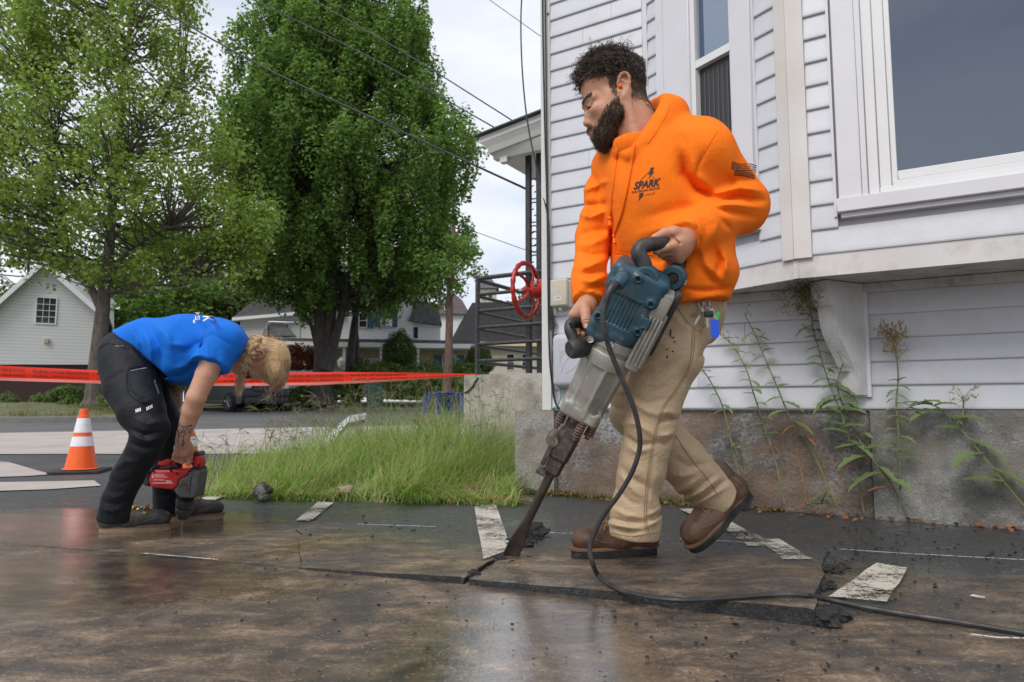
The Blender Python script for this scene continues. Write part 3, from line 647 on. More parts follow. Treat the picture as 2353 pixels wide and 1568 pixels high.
# ================================================================== SCULPTING FIELDS (signed distance -> surface nets)
CP, SP = math.cos(PITCH), math.sin(PITCH)
def proj_np(p):
    """view of a point, for laying out folds and seams along the garment: horizontal, vertical"""
    y = p[:, 1]; z = p[:, 2]-CAMZ
    zc = np.maximum(y*CP+z*SP, 1e-3)
    return 1176.5+FPX*p[:, 0]/zc, 784-FPX*(-y*SP+z*CP)/zc
A3 = lambda v: np.array(tuple(v), float)
class SDF:
    def __init__(s): s.ops = []; s.post = None; s.folds = []
    def cap(s, a, b, ra, rb=None, k=.02, op='u', wide=None, by=1.0):
        a = A3(a); b = A3(b); rb = ra if rb is None else rb
        w_ = None if wide is None else A3(wide)/np.linalg.norm(A3(wide))
        def f(p):
            q = p-a; d = b-a
            if w_ is not None:
                q = q-np.outer(q@w_, w_)*(1-1/by); d = d-w_*(d@w_)*(1-1/by)
            t = np.clip(q@d/max(d@d, 1e-12), 0, 1)
            return np.linalg.norm(q-t[:, None]*d, axis=1)-(ra+(rb-ra)*t)
        s.ops.append((f, k, op)); return s
    def chain(s, pts, rs, k=.02, op='u', wide=None, by=1.0):
        for i in range(len(pts)-1): s.cap(pts[i], pts[i+1], rs[i], rs[i+1], k, op, wide, by)
        return s
    def ell(s, c, r, rot=None, k=.02, op='u'):
        c = A3(c); r = np.array(r, float); M = None if rot is None else np.array(rot, float)
        def f(p):
            q = p-c
            if M is not None: q = q@M
            k0 = np.linalg.norm(q/r, axis=1); k1 = np.linalg.norm(q/(r*r), axis=1)
            return np.where(k0 < 1e-6, -r.min(), k0*(k0-1)/np.maximum(k1, 1e-9))
        s.ops.append((f, k, op)); return s
    def box(s, c, h, rot=None, rnd=.01, k=.01, op='u'):
        c = A3(c); h = np.array(h, float)-rnd; M = None if rot is None else np.array(rot, float)
        def f(p):
            q = p-c
            if M is not None: q = q@M
            q = np.abs(q)-h
            return np.linalg.norm(np.maximum(q, 0), axis=1)+np.minimum(q.max(1), 0)-rnd
        s.ops.append((f, k, op)); return s
    def half(s, o, n, k=.005, op='s'):
        """cut away the side the normal points to"""
        o = A3(o); n = A3(n)/np.linalg.norm(A3(n))
        s.ops.append((lambda p: -((p-o)@n), k, op)); return s
    def cut(s, o, n, r, k=.004):
        """open end: remove what lies beyond a plane, only within r of its centre"""
        o = A3(o); n = A3(n)/np.linalg.norm(A3(n))
        s.ops.append((lambda p: np.maximum(-((p-o)@n), np.linalg.norm(p-o, axis=1)-r), k, 's')); return s
    def eval(s, p, ops=None, post=True):
        d = None
        for f, k, op in (s.ops if ops is None else ops):
            e_ = f(p)
            if d is None: d = e_ if op == 'u' else np.full(len(p), 9.0); continue
            if op == 'u':
                h = np.clip(.5+.5*(e_-d)/k, 0, 1); d = e_*(1-h)+d*h-k*h*(1-h)
            else:
                h = np.clip(.5-.5*(e_+d)/k, 0, 1); d = d*(1-h)-e_*h+k*h*(1-h)
        if post: d = s._fold(p, d)
        return d
    def _fold(s, p, d):
        if s.folds:
            X, Y = proj_np(p); x0, x1, y0, y1 = X.min(), X.max(), Y.min(), Y.max()
            for pts, amp, wd in s.folds:
                xs = [q[0] for q in pts]; ys = [q[1] for q in pts]
                if max(xs)+3*wd < x0 or min(xs)-3*wd > x1 or max(ys)+3*wd < y0 or min(ys)-3*wd > y1: continue
                m = None; n = len(pts)-1
                for i in range(n):
                    ax, ay = pts[i]; bx, by = pts[i+1]; dx, dy = bx-ax, by-ay
                    t = np.clip(((X-ax)*dx+(Y-ay)*dy)/(dx*dx+dy*dy), 0, 1)
                    q2 = (X-ax-t*dx)**2+(Y-ay-t*dy)**2; tt = (i+t)/n; fade = np.clip(np.minimum(tt, 1-tt)*3.2, 0.0, 1)
                    g = np.exp(-(q2/(wd*wd))**.72)*(.25+.75*fade)
                    m = g if m is None else np.maximum(m, g)
                d = d-amp*m
        if s.post: d = s.post(p, d)
        return d
    def mesh(s, h, margin=.02, B=12):
        # bounds from coarse probing
        lo, hi = s.bounds
        lo = np.array(lo)-margin; hi = np.array(hi)+margin
        nb = np.ceil((hi-lo)/(h*B)).astype(int); n = nb*B+1
        D = np.full(n, 1.0, np.float32)
        ii = np.stack(np.meshgrid(*[np.arange(k) for k in nb], indexing='ij'), -1).reshape(-1, 3)
        cen = lo+(ii+.5)*B*h; rad = B*h*.5*math.sqrt(3)
        prim = np.stack([f(cen) for f, k, op in s.ops]); dc = s.eval(cen, post=False)
        act = np.abs(dc) < rad+.03
        # blocks wholly inside
        for i in np.nonzero((~act) & (dc < 0))[0]:
            a = ii[i]*B; D[a[0]:a[0]+B+1, a[1]:a[1]+B+1, a[2]:a[2]+B+1] = -1
        g = np.arange(B+1)*h; loc = np.stack(np.meshgrid(g, g, g, indexing='ij'), -1).reshape(-1, 3)
        for i in np.nonzero(act)[0]:
            a = ii[i]*B; p = lo+a*h+loc
            ops = [o for j, o in enumerate(s.ops) if prim[j, i] < rad+o[1]+.012]
            if not any(o[2] == 'u' for o in ops): continue
            D[a[0]:a[0]+B+1, a[1]:a[1]+B+1, a[2]:a[2]+B+1] = s.eval(p, ops).reshape(B+1, B+1, B+1)
        return surf_nets(D, lo, h)
    def auto(s, pts, pad):
        P_ = np.array([tuple(q) for q in pts]); s.bounds = (P_.min(0)-pad, P_.max(0)+pad); return s
    def march(s, px, py, start=1.2, end=6.0):
        """nearest surface point along the sight line, used to sew seams, cords and prints onto the garment"""
        r = ray(px, py); r = np.array(r)/np.linalg.norm(r); t = start; o = np.array(CAMP)
        for _ in range(160):
            q = (o+r*t)[None]; d = float(s.eval(q)[0])
            if d < .0004: return Vector(q[0])
            t += max(d*.6, .0006)
            if t > end: return None
        return Vector(q[0])
    def grad(s, p, e=.002):
        p = np.asarray(p, float); p = p[None] if p.ndim == 1 else p; g = []
        for i in range(3):
            o = np.zeros(3); o[i] = e; g.append(s.eval(p+o)-s.eval(p-o))
        g = np.stack(g, 1); return g/np.maximum(np.linalg.norm(g, axis=1), 1e-9)[:, None]
    def settle(s, p, off=0.0, it=8):
        """slide points onto the surface (vectorised)"""
        p = np.asarray(p, float).copy()
        for _ in range(it):
            d = s.eval(p)-off; p -= s.grad(p)*d[:, None]*.9
        return p
def surf_nets(D, lo, h):
    S = D < 0; n = D.shape
    cnt = np.zeros((n[0]-1, n[1]-1, n[2]-1), np.int8)
    for dx in (0, 1):
        for dy in (0, 1):
            for dz in (0, 1): cnt += S[dx:n[0]-1+dx, dy:n[1]-1+dy, dz:n[2]-1+dz]
    act = (cnt > 0) & (cnt < 8); I = np.argwhere(act)
    idx = np.full(act.shape, -1, np.int32); idx[act] = np.arange(len(I))
    acc = np.zeros((len(I), 3)); c = np.zeros(len(I))
    cor = [(0, 0, 0), (1, 0, 0), (0, 1, 0), (1, 1, 0), (0, 0, 1), (1, 0, 1), (0, 1, 1), (1, 1, 1)]
    for a in range(8):
        for b in range(a+1, 8):
            if sum(abs(u-v) for u, v in zip(cor[a], cor[b])) != 1: continue
            pa = I+cor[a]; pb = I+cor[b]; da = D[pa[:, 0], pa[:, 1], pa[:, 2]]; db = D[pb[:, 0], pb[:, 1], pb[:, 2]]
            m = (da < 0) != (db < 0); t = np.where(m, da/np.where(m, da-db, 1), 0)
            acc += np.where(m[:, None], np.array(cor[a])+t[:, None]*(np.array(cor[b])-np.array(cor[a])), 0); c += m
    V = lo+(I+acc/c[:, None])*h
    Q = []
    for ax in range(3):
        sl0 = [slice(1, -1)]*3; sl0[ax] = slice(0, -1); sl1 = [slice(1, -1)]*3; sl1[ax] = slice(1, None)
        a = S[tuple(sl0)]; b = S[tuple(sl1)]; E_ = np.argwhere(a != b)
        if len(E_) == 0: continue
        flip = a[E_[:, 0], E_[:, 1], E_[:, 2]]
        base = E_.copy(); 
        for k in range(3):
            if k != ax: base[:, k] += 1
        u, v = (ax+1) % 3, (ax+2) % 3; qs = []
        for du, dv in ((0, 0), (-1, 0), (-1, -1), (0, -1)):
            q = base.copy(); q[:, u] += du; q[:, v] += dv; qs.append(idx[q[:, 0], q[:, 1], q[:, 2]])
        q = np.stack(qs, 1); q[~flip] = q[~flip][:, ::-1]; q = q[(q >= 0).all(1)]; Q.append(q)
    return V, np.concatenate(Q)
def smooth_np(V, F, it=2, lam=.5):
    V = V.copy()
    for _ in range(it):
        acc = np.zeros_like(V); c = np.zeros(len(V))
        for k in range(4):
            a, b = F[:, k], F[:, (k+1) % 4]
            np.add.at(acc, a, V[b]); np.add.at(c, a, 1); np.add.at(acc, b, V[a]); np.add.at(c, b, 1)
        V += lam*(acc/np.maximum(c, 1)[:, None]-V)
    return V
def strands(pts, rad, sides=3):
    """pts (n,K,3), rad (n,K) -> one mesh of thin tubes"""
    n, K, _ = pts.shape; t = np.gradient(pts, axis=1); t /= np.maximum(np.linalg.norm(t, axis=2, keepdims=True), 1e-9)
    ref = np.where(np.abs(t[..., 2:3]) < .9, np.array([0, 0, 1.0]), np.array([1.0, 0, 0]))
    u = np.cross(t, ref); u /= np.maximum(np.linalg.norm(u, axis=2, keepdims=True), 1e-9); v = np.cross(t, u)
    ang = np.arange(sides)*2*np.pi/sides
    V = pts[:, :, None, :]+rad[:, :, None, None]*(u[:, :, None, :]*np.cos(ang)[None, None, :, None]+v[:, :, None, :]*np.sin(ang)[None, None, :, None])
    b = (np.arange(n)*K*sides)[:, None, None]; i = np.arange(K-1)[None, :, None]*sides; k = np.arange(sides)[None, None, :]; k2 = (k+1) % sides
    F = np.stack([b+i+k, b+i+k2, b+i+sides+k2, b+i+sides+k], -1).reshape(-1, 4)
    return V.reshape(-1, 3), F
def merge_np(parts):
    Vs, Fs, o = [], [], 0
    for V, F in parts: Vs.append(V); Fs.append(F+o); o += len(V)
    return np.concatenate(Vs), np.concatenate(Fs)
def sample_mesh(V, F, n, rng=RNG):
    a, b, c, d = (V[F[:, i]] for i in range(4)); nr = np.cross(c-a, d-b); ar = np.linalg.norm(nr, axis=1)
    i = rng.choice(len(F), n, p=ar/ar.sum()); u, v = rng.random((2, n, 1))
    p = a[i]*(1-u)*(1-v)+b[i]*u*(1-v)+c[i]*u*v+d[i]*(1-u)*v
    return p, nr[i]/ar[i][:, None]
def text_mesh(txt, size, shear=0, bold=0, spacing=1.0, xs=1.0, subdiv=True):
    """flat lettering as triangles in (x, y), centred"""
    cu = bpy.data.curves.new('lettering', 'FONT'); cu.body = txt; cu.size = size; cu.shear = shear; cu.offset = bold; cu.space_character = spacing
    cu.align_x = 'CENTER'; cu.align_y = 'CENTER'; cu.resolution_u = 3
    o = bpy.data.objects.new('lettering', cu); COL.objects.link(o); dg = bpy.context.evaluated_depsgraph_get()
    me = bpy.data.meshes.new_from_object(o.evaluated_get(dg)); bm = bmesh.new(); bm.from_mesh(me)
    bmesh.ops.triangulate(bm, faces=bm.faces[:]); bm.verts.index_update()
    vs = [(q.co.x*xs, q.co.y) for q in bm.verts]; fs = [tuple(q.index for q in f.verts) for f in bm.faces]
    bm.free(); bpy.data.objects.remove(o); bpy.data.curves.remove(cu); bpy.data.meshes.remove(me); return vs, fs
# ================================================================== MATERIALS FOR PEOPLE
def skin_mat(name, col, tattoo=None):
    m, t, b = new_mat(name); lk = t.links.new
    n = noise_node(t, 22, 5, .6); n2 = noise_node(t, 160, 3, .6)
    c = ramp(t, n.outputs['Fac'], [(.3, tuple(c*.86 for c in col)), (.55, col), (.75, (min(1, col[0]*1.1), col[1]*.93, col[2]*.9))]).outputs[0]
    c = mixc(t, math_(t, 'MULTIPLY', ramp(t, n2.outputs['Fac'], [(.55, (0, 0, 0)), (.75, (1, 1, 1))]).outputs[0], .22), c, (col[0]*.7, col[1]*.5, col[2]*.45))
    lk(c, b.inputs['Base Color']); b.inputs['Roughness'].default_value = .46; b.inputs['Specular IOR Level'].default_value = .4
    b.inputs['Subsurface Weight'].default_value = .12; b.inputs['Subsurface Radius'].default_value = (.012, .005, .003); b.inputs['Subsurface Scale'].default_value = .6
    bp = N_(t, 'ShaderNodeBump'); bp.inputs['Strength'].default_value = .35; bp.inputs['Distance'].default_value = .0025
    h = math_(t, 'ADD', noise_node(t, 420, 2, .5).outputs['Fac'], noise_node(t, 90, 3, .5).outputs['Fac']); lk(h, bp.inputs['Height']); lk(bp.outputs[0], b.inputs['Normal']); return m
def cloth_mat(name, col, rough=.85, weave=700, var=.06, bump=.25, sheen=.15, dirt=None, dirt_amt=.5, dscale=6, cscale=5, crease=0, csc=14):
    m, t, b = new_mat(name); lk = t.links.new
    n = noise_node(t, cscale, 5, .6); c = ramp(t, n.outputs['Fac'], [(.3, tuple(k*(1-var) for k in col)), (.7, tuple(min(1, k*(1+var)) for k in col))]).outputs[0]
    if dirt:
        d = noise_node(t, dscale, 7, .7); c = mixc(t, math_(t, 'MULTIPLY', ramp(t, d.outputs['Fac'], [(.53, (0, 0, 0)), (.72, (1, 1, 1))]).outputs[0], dirt_amt), c, dirt)
    f = noise_node(t, weave, 2, .6); c = mixc(t, .10, c, ramp(t, f.outputs['Fac'], [(.3, (.0, .0, .0)), (.7, (1, 1, 1))]).outputs[0], 'OVERLAY')
    lk(c, b.inputs['Base Color']); b.inputs['Roughness'].default_value = rough; b.inputs['Specular IOR Level'].default_value = .25
    b.inputs['Sheen Weight'].default_value = sheen; b.inputs['Sheen Roughness'].default_value = .5; b.inputs['Sheen Tint'].default_value = (*col, 1)
    bp = N_(t, 'ShaderNodeBump'); bp.inputs['Strength'].default_value = bump; bp.inputs['Distance'].default_value = .004
    h = math_(t, 'ADD', math_(t, 'MULTIPLY', f.outputs['Fac'], .35), noise_node(t, 38, 5, .55).outputs['Fac']); 
    if crease:
        for k, (sc1, amp) in enumerate(((csc, 1.0), (csc*2.1, .5))):
            r1 = noise_node(t, sc1, 3, .5, sc=((1, 1, .55), (.6, 1, 1))[k], dist=1.1); rd = math_(t, 'ABSOLUTE', math_(t, 'SUBTRACT', r1.outputs['Fac'], .5)); rd = math_(t, 'POWER', math_(t, 'SUBTRACT', 1, math_(t, 'MULTIPLY', rd, 4.5), True), 2.2); h = math_(t, 'ADD', h, math_(t, 'MULTIPLY', rd, crease*amp))
    lk(h, bp.inputs['Height']); lk(bp.outputs[0], b.inputs['Normal']); return m
M_SKIN = skin_mat('skin_tanned', (.53, .265, .165))
M_HOOD = cloth_mat('orange_fleece', (.93, .185, .008), .9, 900, .05, .22, .10, dirt=(.60, .11, .008), dirt_amt=.35, dscale=9, crease=1.1, csc=9)
M_TAN = cloth_mat('tan_duck_canvas', (.455, .335, .215), .88, 500, .09, .45, .03, dirt=(.36, .255, .165), dirt_amt=.6, dscale=5, crease=1.0, csc=10)
M_PRINT = mat('black_print', (.03, .024, .022), .75, .1, 30)
M_HAIRD = mat('dark_curly_hair', (.045, .030, .022), .36, .4, 45, spec=.6)
M_BEARD = mat('dark_beard_hair', (.042, .023, .014), .5, .4, 40, spec=.4)
M_BOOT = mat('brown_boot_leather', (.095, .048, .028), .50, .45, 14, bump=.4, bscale=120, bdist=.004, dirt=(.24, .145, .085), dirt_scale=8, dirt_amt=.85, rvar=.15)
M_WELT = mat('boot_welt', (.16, .085, .05), .8, .25, 30, dirt=(.07, .05, .035), dirt_scale=18, dirt_amt=.8)
M_RUB = mat('black_rubber', (.018, .018, .018), .6, .3, 30, bump=.3, bscale=120, dirt=(.07, .055, .04), dirt_scale=15, dirt_amt=.6)
def hair_mat(name, stops, rough=.4):
    m, t, b = new_mat(name); g = N_(t, 'ShaderNodeNewGeometry'); c = ramp(t, g.outputs['Random Per Island'], [(i/(len(stops)-1), k) for i, k in enumerate(stops)])
    t.links.new(c.outputs[0], b.inputs['Base Color']); b.inputs['Roughness'].default_value = rough; b.inputs['Specular IOR Level'].default_value = .55; return m
M_HAIRD = hair_mat('dark_curly_hair', [(.022, .015, .011), (.045, .031, .023), (.085, .060, .045), (.16, .12, .095)], .36)
M_BEARD = hair_mat('dark_beard_hair', [(.018, .011, .008), (.040, .024, .015), (.085, .047, .027), (.15, .085, .05)], .45)
M_LACE = mat('tan_lace', (.28, .16, .05), .8, .2, 60)
M_BRASS = mat('brass_eyelet', (.75, .5, .18), .3, .1, 20, metal=1)
M_STEEL = mat('worn_steel', (.35, .34, .33), .38, .2, 20, metal=1, rvar=.12)
def seam(parent, sdf, pts2d, m, r=.0016, name='seam', off=.0005, n=9):
    q = catmull([Vector((a, b_, 0)) for a, b_ in pts2d], n); pts = [sdf.march(v.x, v.y) for v in q]; pts = [p for p in pts if p is not None]
    if len(pts) < 2: return None
    return MB().tube([p+(CAMP-p).normalized()*off for p in pts], r, 5).build(name, m, parent)
def decal_shape(sdf, tris2d, to_px, off=.0012):
    """flat print laid on cloth: list of (verts2d, faces) in print units, to_px maps to the photo's sight lines"""
    mb = MB()
    for vs, fs in tris2d:
        out_ = []
        for v in vs:
            x, y = to_px(*v); p = sdf.march(x, y)
            out_.append((p if p is not None else P(x, y, 2))+(CAMP-(p if p is not None else P(x, y, 2))).normalized()*off)
        mb.add(out_, fs, True)
    return mb
def subdivide2d(vs, fs, L_):
    """cut long triangle edges so that a print can bend with the cloth"""
    vs = [tuple(v[:2]) for v in vs]; fs = [tuple(f) for f in fs]; tri = []
    for f in fs:
        for k in range(1, len(f)-1): tri.append((f[0], f[k], f[k+1]))
    for _ in range(6):
        out_ = []; cut = False; mid = {}
        def M(a, b_):
            k = (min(a, b_), max(a, b_))
            if k not in mid: vs.append(((vs[a][0]+vs[b_][0])/2, (vs[a][1]+vs[b_][1])/2)); mid[k] = len(vs)-1
            return mid[k]
        for a, b_, c in tri:
            e_ = [(math.dist(vs[a], vs[b_]), a, b_, c), (math.dist(vs[b_], vs[c]), b_, c, a), (math.dist(vs[c], vs[a]), c, a, b_)]
            l, u, v, w_ = max(e_)
            if l > L_: m = M(u, v); out_ += [(u, m, w_), (m, v, w_)]; cut = True
            else: out_.append((a, b_, c))
        tri = out_
        if not cut: break
    return vs, tri
# ------------------------------------------------------------------ boots
def boot(name, parent, heel, fwd, up, length, mats, lace, shaft=.10, seed=1, wedge=False, toe_up=0):
    """heel: point on the sole under the heel; fwd: towards the toe; up: away from the sole"""
    fwd = Vector(fwd).normalized(); up = Vector(up); up = (up-fwd*up.dot(fwd)).normalized(); sd_ = up.cross(fwd); heel = Vector(heel); k = length/.30
    T = lambda x, y, z: heel+fwd*(x*k)+sd_*(y*k)+up*(z*k)
    s = SDF()
    s.cap(T(.042, 0, .065), T(.055, 0, .07+shaft*.5), .038*k, .040*k, .02)
    s.cap(T(.055, 0, .07+shaft*.4), T(.057, 0, .07+shaft), .040*k, .043*k, .02)
    s.cap(T(.05, 0, .062), T(.17, -.002, .062), .042*k, .040*k, .03)
    s.cap(T(.10, 0, .085), T(.17, 0, .062), .032*k, .03*k, .03)
    s.ell(T(.238, .002, .056), (.060*k, .048*k, .041*k), np.array([fwd, sd_, up]).T, .03)
    s.ell(T(.16, .002, .044), (.08*k, .043*k, .03*k), np.array([fwd, sd_, up]).T, .03)
    s.cap(T(.03, 0, .045), T(.06, 0, .045), .036*k, .036*k, .02)
    s.half(T(0, 0, .026), -up, .003)
    s.cap(T(.26, -.03, .072), T(.262, .03, .072), .0035*k, .0035*k, .004, 's')
    rn = np.random.default_rng(seed)
    for i in range(7):
        x = .1+.012*i+rn.uniform(-.004, .004); s.cap(T(x+.03, -.035, .05+rn.uniform(0, .02)), T(x+.025, .035, .06+rn.uniform(0, .02)), .0025, .0025, .008, 's')
    s.auto([T(-.03, -.06, 0), T(.31, .06, 0), T(0, 0, .09+shaft), T(.31, -.06, 0), T(-.03, .06, .1+shaft), T(.3, .05, .12), T(.02, 0, .09+shaft)], .03)
    V, F = s.mesh(.0042, 0); o = np_mesh(name, V, F, mats[0], parent)
    # sole: welt strip and tread
    outl = []
    for a in range(36):
        th = 2*math.pi*a/36; c, d = math.cos(th), math.sin(th)
        x = .148+.150*c; wdt = .047+.006*c-.014*math.exp(-((x-.12)/.04)**2)
        outl.append((x, wdt*(abs(d)**.75)*(1 if d > 0 else -1)))
    def ringz(z, sc=1.0): return [T(.148+(x-.148)*sc, y*sc, z+toe_up*max(0, (x-.2))**2*6) for x, y in outl]
    mb = MB(); mb.loft([ringz(.0238, .94), ringz(.0238, 1.05), ringz(.031, 1.055), ringz(.034, .99), ringz(.034, .9)]); w1 = mb.build('welt', mats[1], o)
    mb = MB()
    if wedge: mb.loft([ringz(0, .97), ringz(.003, 1.0), ringz(.0235, 1.0), ringz(.0236, .9)])
    else:
        mb.loft([ringz(-.002, .97), ringz(.001, 1.0), ringz(.0235, 1.0), ringz(.0236, .9)])
        he = [(x, y) for x, y in outl if x < .095]; he.sort(key=lambda q: math.atan2(q[1], q[0]-.05))
        mb.prism([(x, y) for x, y in he], T(0, 0, -.012), fwd*k, sd_*k, up*.0115*k)
    mb.build('sole', mats[2], o)
    def bseam(L_, r=.0016):
        q = s.settle(np.array([A3(T(*v)) for v in L_]), .0006); MB().tube(catmull([Vector(v) for v in q], 5), r, 5).build('stitching', mats[1], o)
    bseam([(.19, .049, .050), (.215, .050, .056), (.245, .040, .066), (.268, .018, .070), (.272, 0, .071), (.268, -.018, .070), (.245, -.04, .066), (.215, -.05, .056), (.19, -.049, .050)], .0020)
    for sg in (1, -1):
        bseam([(.155, .045*sg, .034), (.150, .042*sg, .062), (.125, .036*sg, .085), (.10, .034*sg, .10)]); bseam([(.035, .045*sg, .034), (.04, .044*sg, .07), (.05, .042*sg, .11)])
    mb = MB(); me_ = MB()
    for i in range(4):
        x = .178-.022*i; z = .060+.018*i
        a, b_ = T(x, .028, z), T(x, -.028, z)
        pa, pb = (Vector(s.settle(np.array([A3(q)]), .002)[0]) for q in (T(x+.005, .024, z+.02), T(x+.005, -.024, z+.02)))
        mid = Vector(s.settle(np.array([A3(T(x+.018, 0, z+.02))]), .003)[0])
        mb.tube(catmull([pa, mid, pb], 4), .0027, 5); 
        for q, sg in ((pa, 1), (pb, -1)): me_.lathe([(.0058, -.001), (.0062, .0020), (.003, .0024)], q, sd_*sg+up*.3, 10)
    q0 = Vector(s.settle(np.array([A3(T(.185, .005, .10))]), .003)[0])
    for sg in (1, -1): mb.tube(catmull([q0, q0+sd_*sg*.018+up*.012, q0+sd_*sg*.03-up*.004, q0+sd_*sg*.012-up*.001, q0+sd_*sg*.034-up*.018+fwd*.01], 5), .0024, 5)
    mb.build('lace', lace, o); me_.build('eyelet', M_BRASS, o)
    return o, s
# ================================================================== MAN IN THE ORANGE HOODIE
man = empty('person', G(1420, 1300), 'man in orange hoodie and tan trousers working a large blue breaker hammer', 'person')
wv_ = Vector((.66, -.75, 0)); fv = Vector((-.75, -.66, 0))
LSH, LEL, LWR = P(1622, 352, 1.96), P(1704, 476, 2.03), P(1580, 543, 1.872)
RSH, REL, RWR = P(1415, 392, 2.19), P(1366, 548, 2.18), P(1351, 690, 2.03)
LHIP, LKN, LAN = P(1566, 690, 2.09), P(1494, 978, 2.055), P(1460, 1200, 2.115)
RHIP, RKN, RAN = P(1480, 700, 2.22), P(1460, 945, 2.16), P(1640, 1138, 2.30)
# ---- hoodie -------------------------------------------------------------------------------
hd = SDF()
hd.chain([P(1508, 395, 2.08), P(1530, 560, 2.08), P(1540, 632, 2.085)], [.118, .136, .143], .04, wide=wv_, by=1.5)
hd.cap(P(1541, 650, 2.085), P(1545, 705, 2.085), .140, .124, .02, wide=wv_, by=1.46)
hd.cap(LSH, P(1480, 330, 2.07), .078, .06, .06); hd.cap(RSH, P(1470, 335, 2.09), .072, .06, .06)
hd.chain([LSH, LEL], [.084, .080], .03); hd.chain([LEL, LEL.lerp(LWR, .6), LEL.lerp(LWR, .80), LEL.lerp(LWR, .86), LWR+(LWR-LEL)*.02], [.078, .060, .055, .046, .044], .02)
hd.chain([RSH, REL], [.080, .062], .035); hd.chain([REL, REL.lerp(RWR, .62), REL.lerp(RWR, .78), REL.lerp(RWR, .84), RWR], [.061, .055, .052, .046, .0455], .015)
hd.cap(P(1548, 292, 2.08), P(1612, 318, 2.0), .046, .060, .05)
# chest is fuller in front
hd.ell(P(1480, 440, 2.02), (.13, .09, .16), np.array([wv_, fv, (0, 0, 1)]).T, .08)
# hood
hd.chain([P(1447, 358, 1.955), P(1486, 326, 1.95), P(1515, 284, 1.975), P(1530, 248, 2.03), P(1528, 238, 2.10), P(1510, 245, 2.17)], [.013, .021, .025, .026, .026, .024], .014)
hd.chain([P(1447, 358, 1.955), P(1424, 348, 2.0), P(1410, 340, 2.08), P(1424, 322, 2.16), P(1470, 282, 2.2), P(1510, 245, 2.17)], [.013, .016, .020, .026, .028, .024], .014)
hd.chain([P(1505, 315, 1.97), P(1540, 262, 2.04), P(1552, 258, 2.12)], [.030, .036, .04], .03)
hd.ell(P(1540, 270, 2.11), (.048, .085, .046), None, .04)
hd.cap(P(1464, 338, 2.05), P(1455, 220, 2.06), .074, .078, .012, 's')
Fd = hd.folds
# big valley from the shoulder into the crook of the elbow, sleeve folds above and below it
Fd += [([(1567, 352), (1572, 400), (1600, 436), (1645, 455)], -.020, 13), ([(1585, 340), (1600, 400), (1640, 440)], .006, 12),
       ([(1640, 446), (1700, 432), (1752, 440)], .011, 9), ([(1648, 462), (1700, 452), (1757, 462)], -.011, 7), ([(1645, 470), (1690, 470), (1750, 478)], .008, 8),
       ([(1636, 478), (1680, 488), (1735, 500)], -.008, 7), ([(1660, 420), (1700, 412), (1740, 416)], -.006, 9), ([(1668, 402), (1690, 430)], -.006, 9),
       ([(1592, 499), (1608, 522), (1612, 558)], .007, 7), ([(1606, 493), (1622, 520), (1624, 558)], -.006, 6), ([(1626, 486), (1648, 512), (1640, 556)], .005, 9), ([(1655, 500), (1680, 530)], -.006, 8),
       ([(1625, 340), (1605, 380), (1600, 410)], -.005, 4), ([(1560, 300), (1575, 340)], -.005, 10),
       ([(1640, 565), (1655, 600), (1640, 650)], -.008, 10), ([(1610, 570), (1625, 610), (1660, 645)], .007, 9), ([(1655, 570), (1668, 600), (1670, 640)], .006, 7),
       ([(1600, 600), (1630, 640), (1660, 660)], -.006, 8), ([(1480, 500), (1560, 480), (1610, 470)], -.007, 18), ([(1470, 540), (1540, 520), (1600, 500)], .006, 16), ([(1400, 380), (1395, 460), (1385, 520)], -.006, 12),
       ([(1430, 380), (1425, 450), (1415, 520)], .004, 12), ([(1470, 590), (1520, 600), (1590, 580)], -.004, 10)]
# right sleeve: pushed up towards the cuff
for k, (y, a) in enumerate(((430, .006), (470, -.007), (498, .006), (530, -.006), (560, .007), (585, -.007), (608, .008), (628, -.008), (646, .009), (662, -.006))):
    Fd.append(([(1330, y+12-(k % 3)*9), (1358, y+2), (1395, y-14+(k % 2)*12)], a, 8))
Fd += [([(1352, 385), (1375, 430), (1372, 470)], -.007, 8), ([(1345, 400), (1350, 470), (1335, 540)], .005, 8), ([(1410, 470), (1405, 560), (1398, 640)], -.012, 8)]
Fd[:] = [(a, b_*(1.55 if abs(b_) < .015 else 1.5), c*.92) for a, b_, c in Fd]
# pocket edge and hem gathers
Fd += [([(1407, 582), (1455, 586), (1500, 588)], -.0045, 3), ([(1404, 590), (1398, 612), (1399, 650)], -.0045, 3)]
for x in range(1560, 1676, 13): Fd.append(([(x, 664), (x+1, 690)], .002, 3))
Fd += [([(1560, 664), (1620, 668), (1676, 662)], -.012, 5)]
def hem(p, d):
    X, Y = proj_np(p); n = .0022*np.sin(p[:, 0]*31+p[:, 2]*17)*np.sin(p[:, 1]*27-p[:, 2]*23)
    return d+n
hd.post = hem
hd.half(P(1540, 711, 2.085), Vector((.10, -.02, -1)), .004)
hd.cut(LWR+(LWR-LEL).normalized()*.004, (LWR-LEL), .075); hd.cut(RWR+(RWR-REL).normalized()*.004, (RWR-REL), .075)
hd.auto([LSH, LEL, LWR, RSH, REL, RWR, P(1540, 730, 2.3), P(1540, 730, 1.85), P(1500, 210, 2.1)], .17)
V, F = hd.mesh(.0052, 0); hoodie = np_mesh('hoodie', V, F, M_HOOD, man)
for pl, r_ in (([(1650, 300), (1624, 340), (1604, 385), (1600, 420)], .0013), ([(1407, 580), (1455, 584), (1500, 586)], .0013), ([(1488, 330), (1510, 300), (1528, 268), (1540, 242)], .0014), ([(1590, 499), (1604, 522), (1608, 560)], .0015), ([(1572, 664), (1620, 668), (1672, 660)], .0016), ([(1325, 664), (1350, 672), (1385, 664)], .0014)):
    seam(hoodie, hd, pl, M_HOOD, r_)
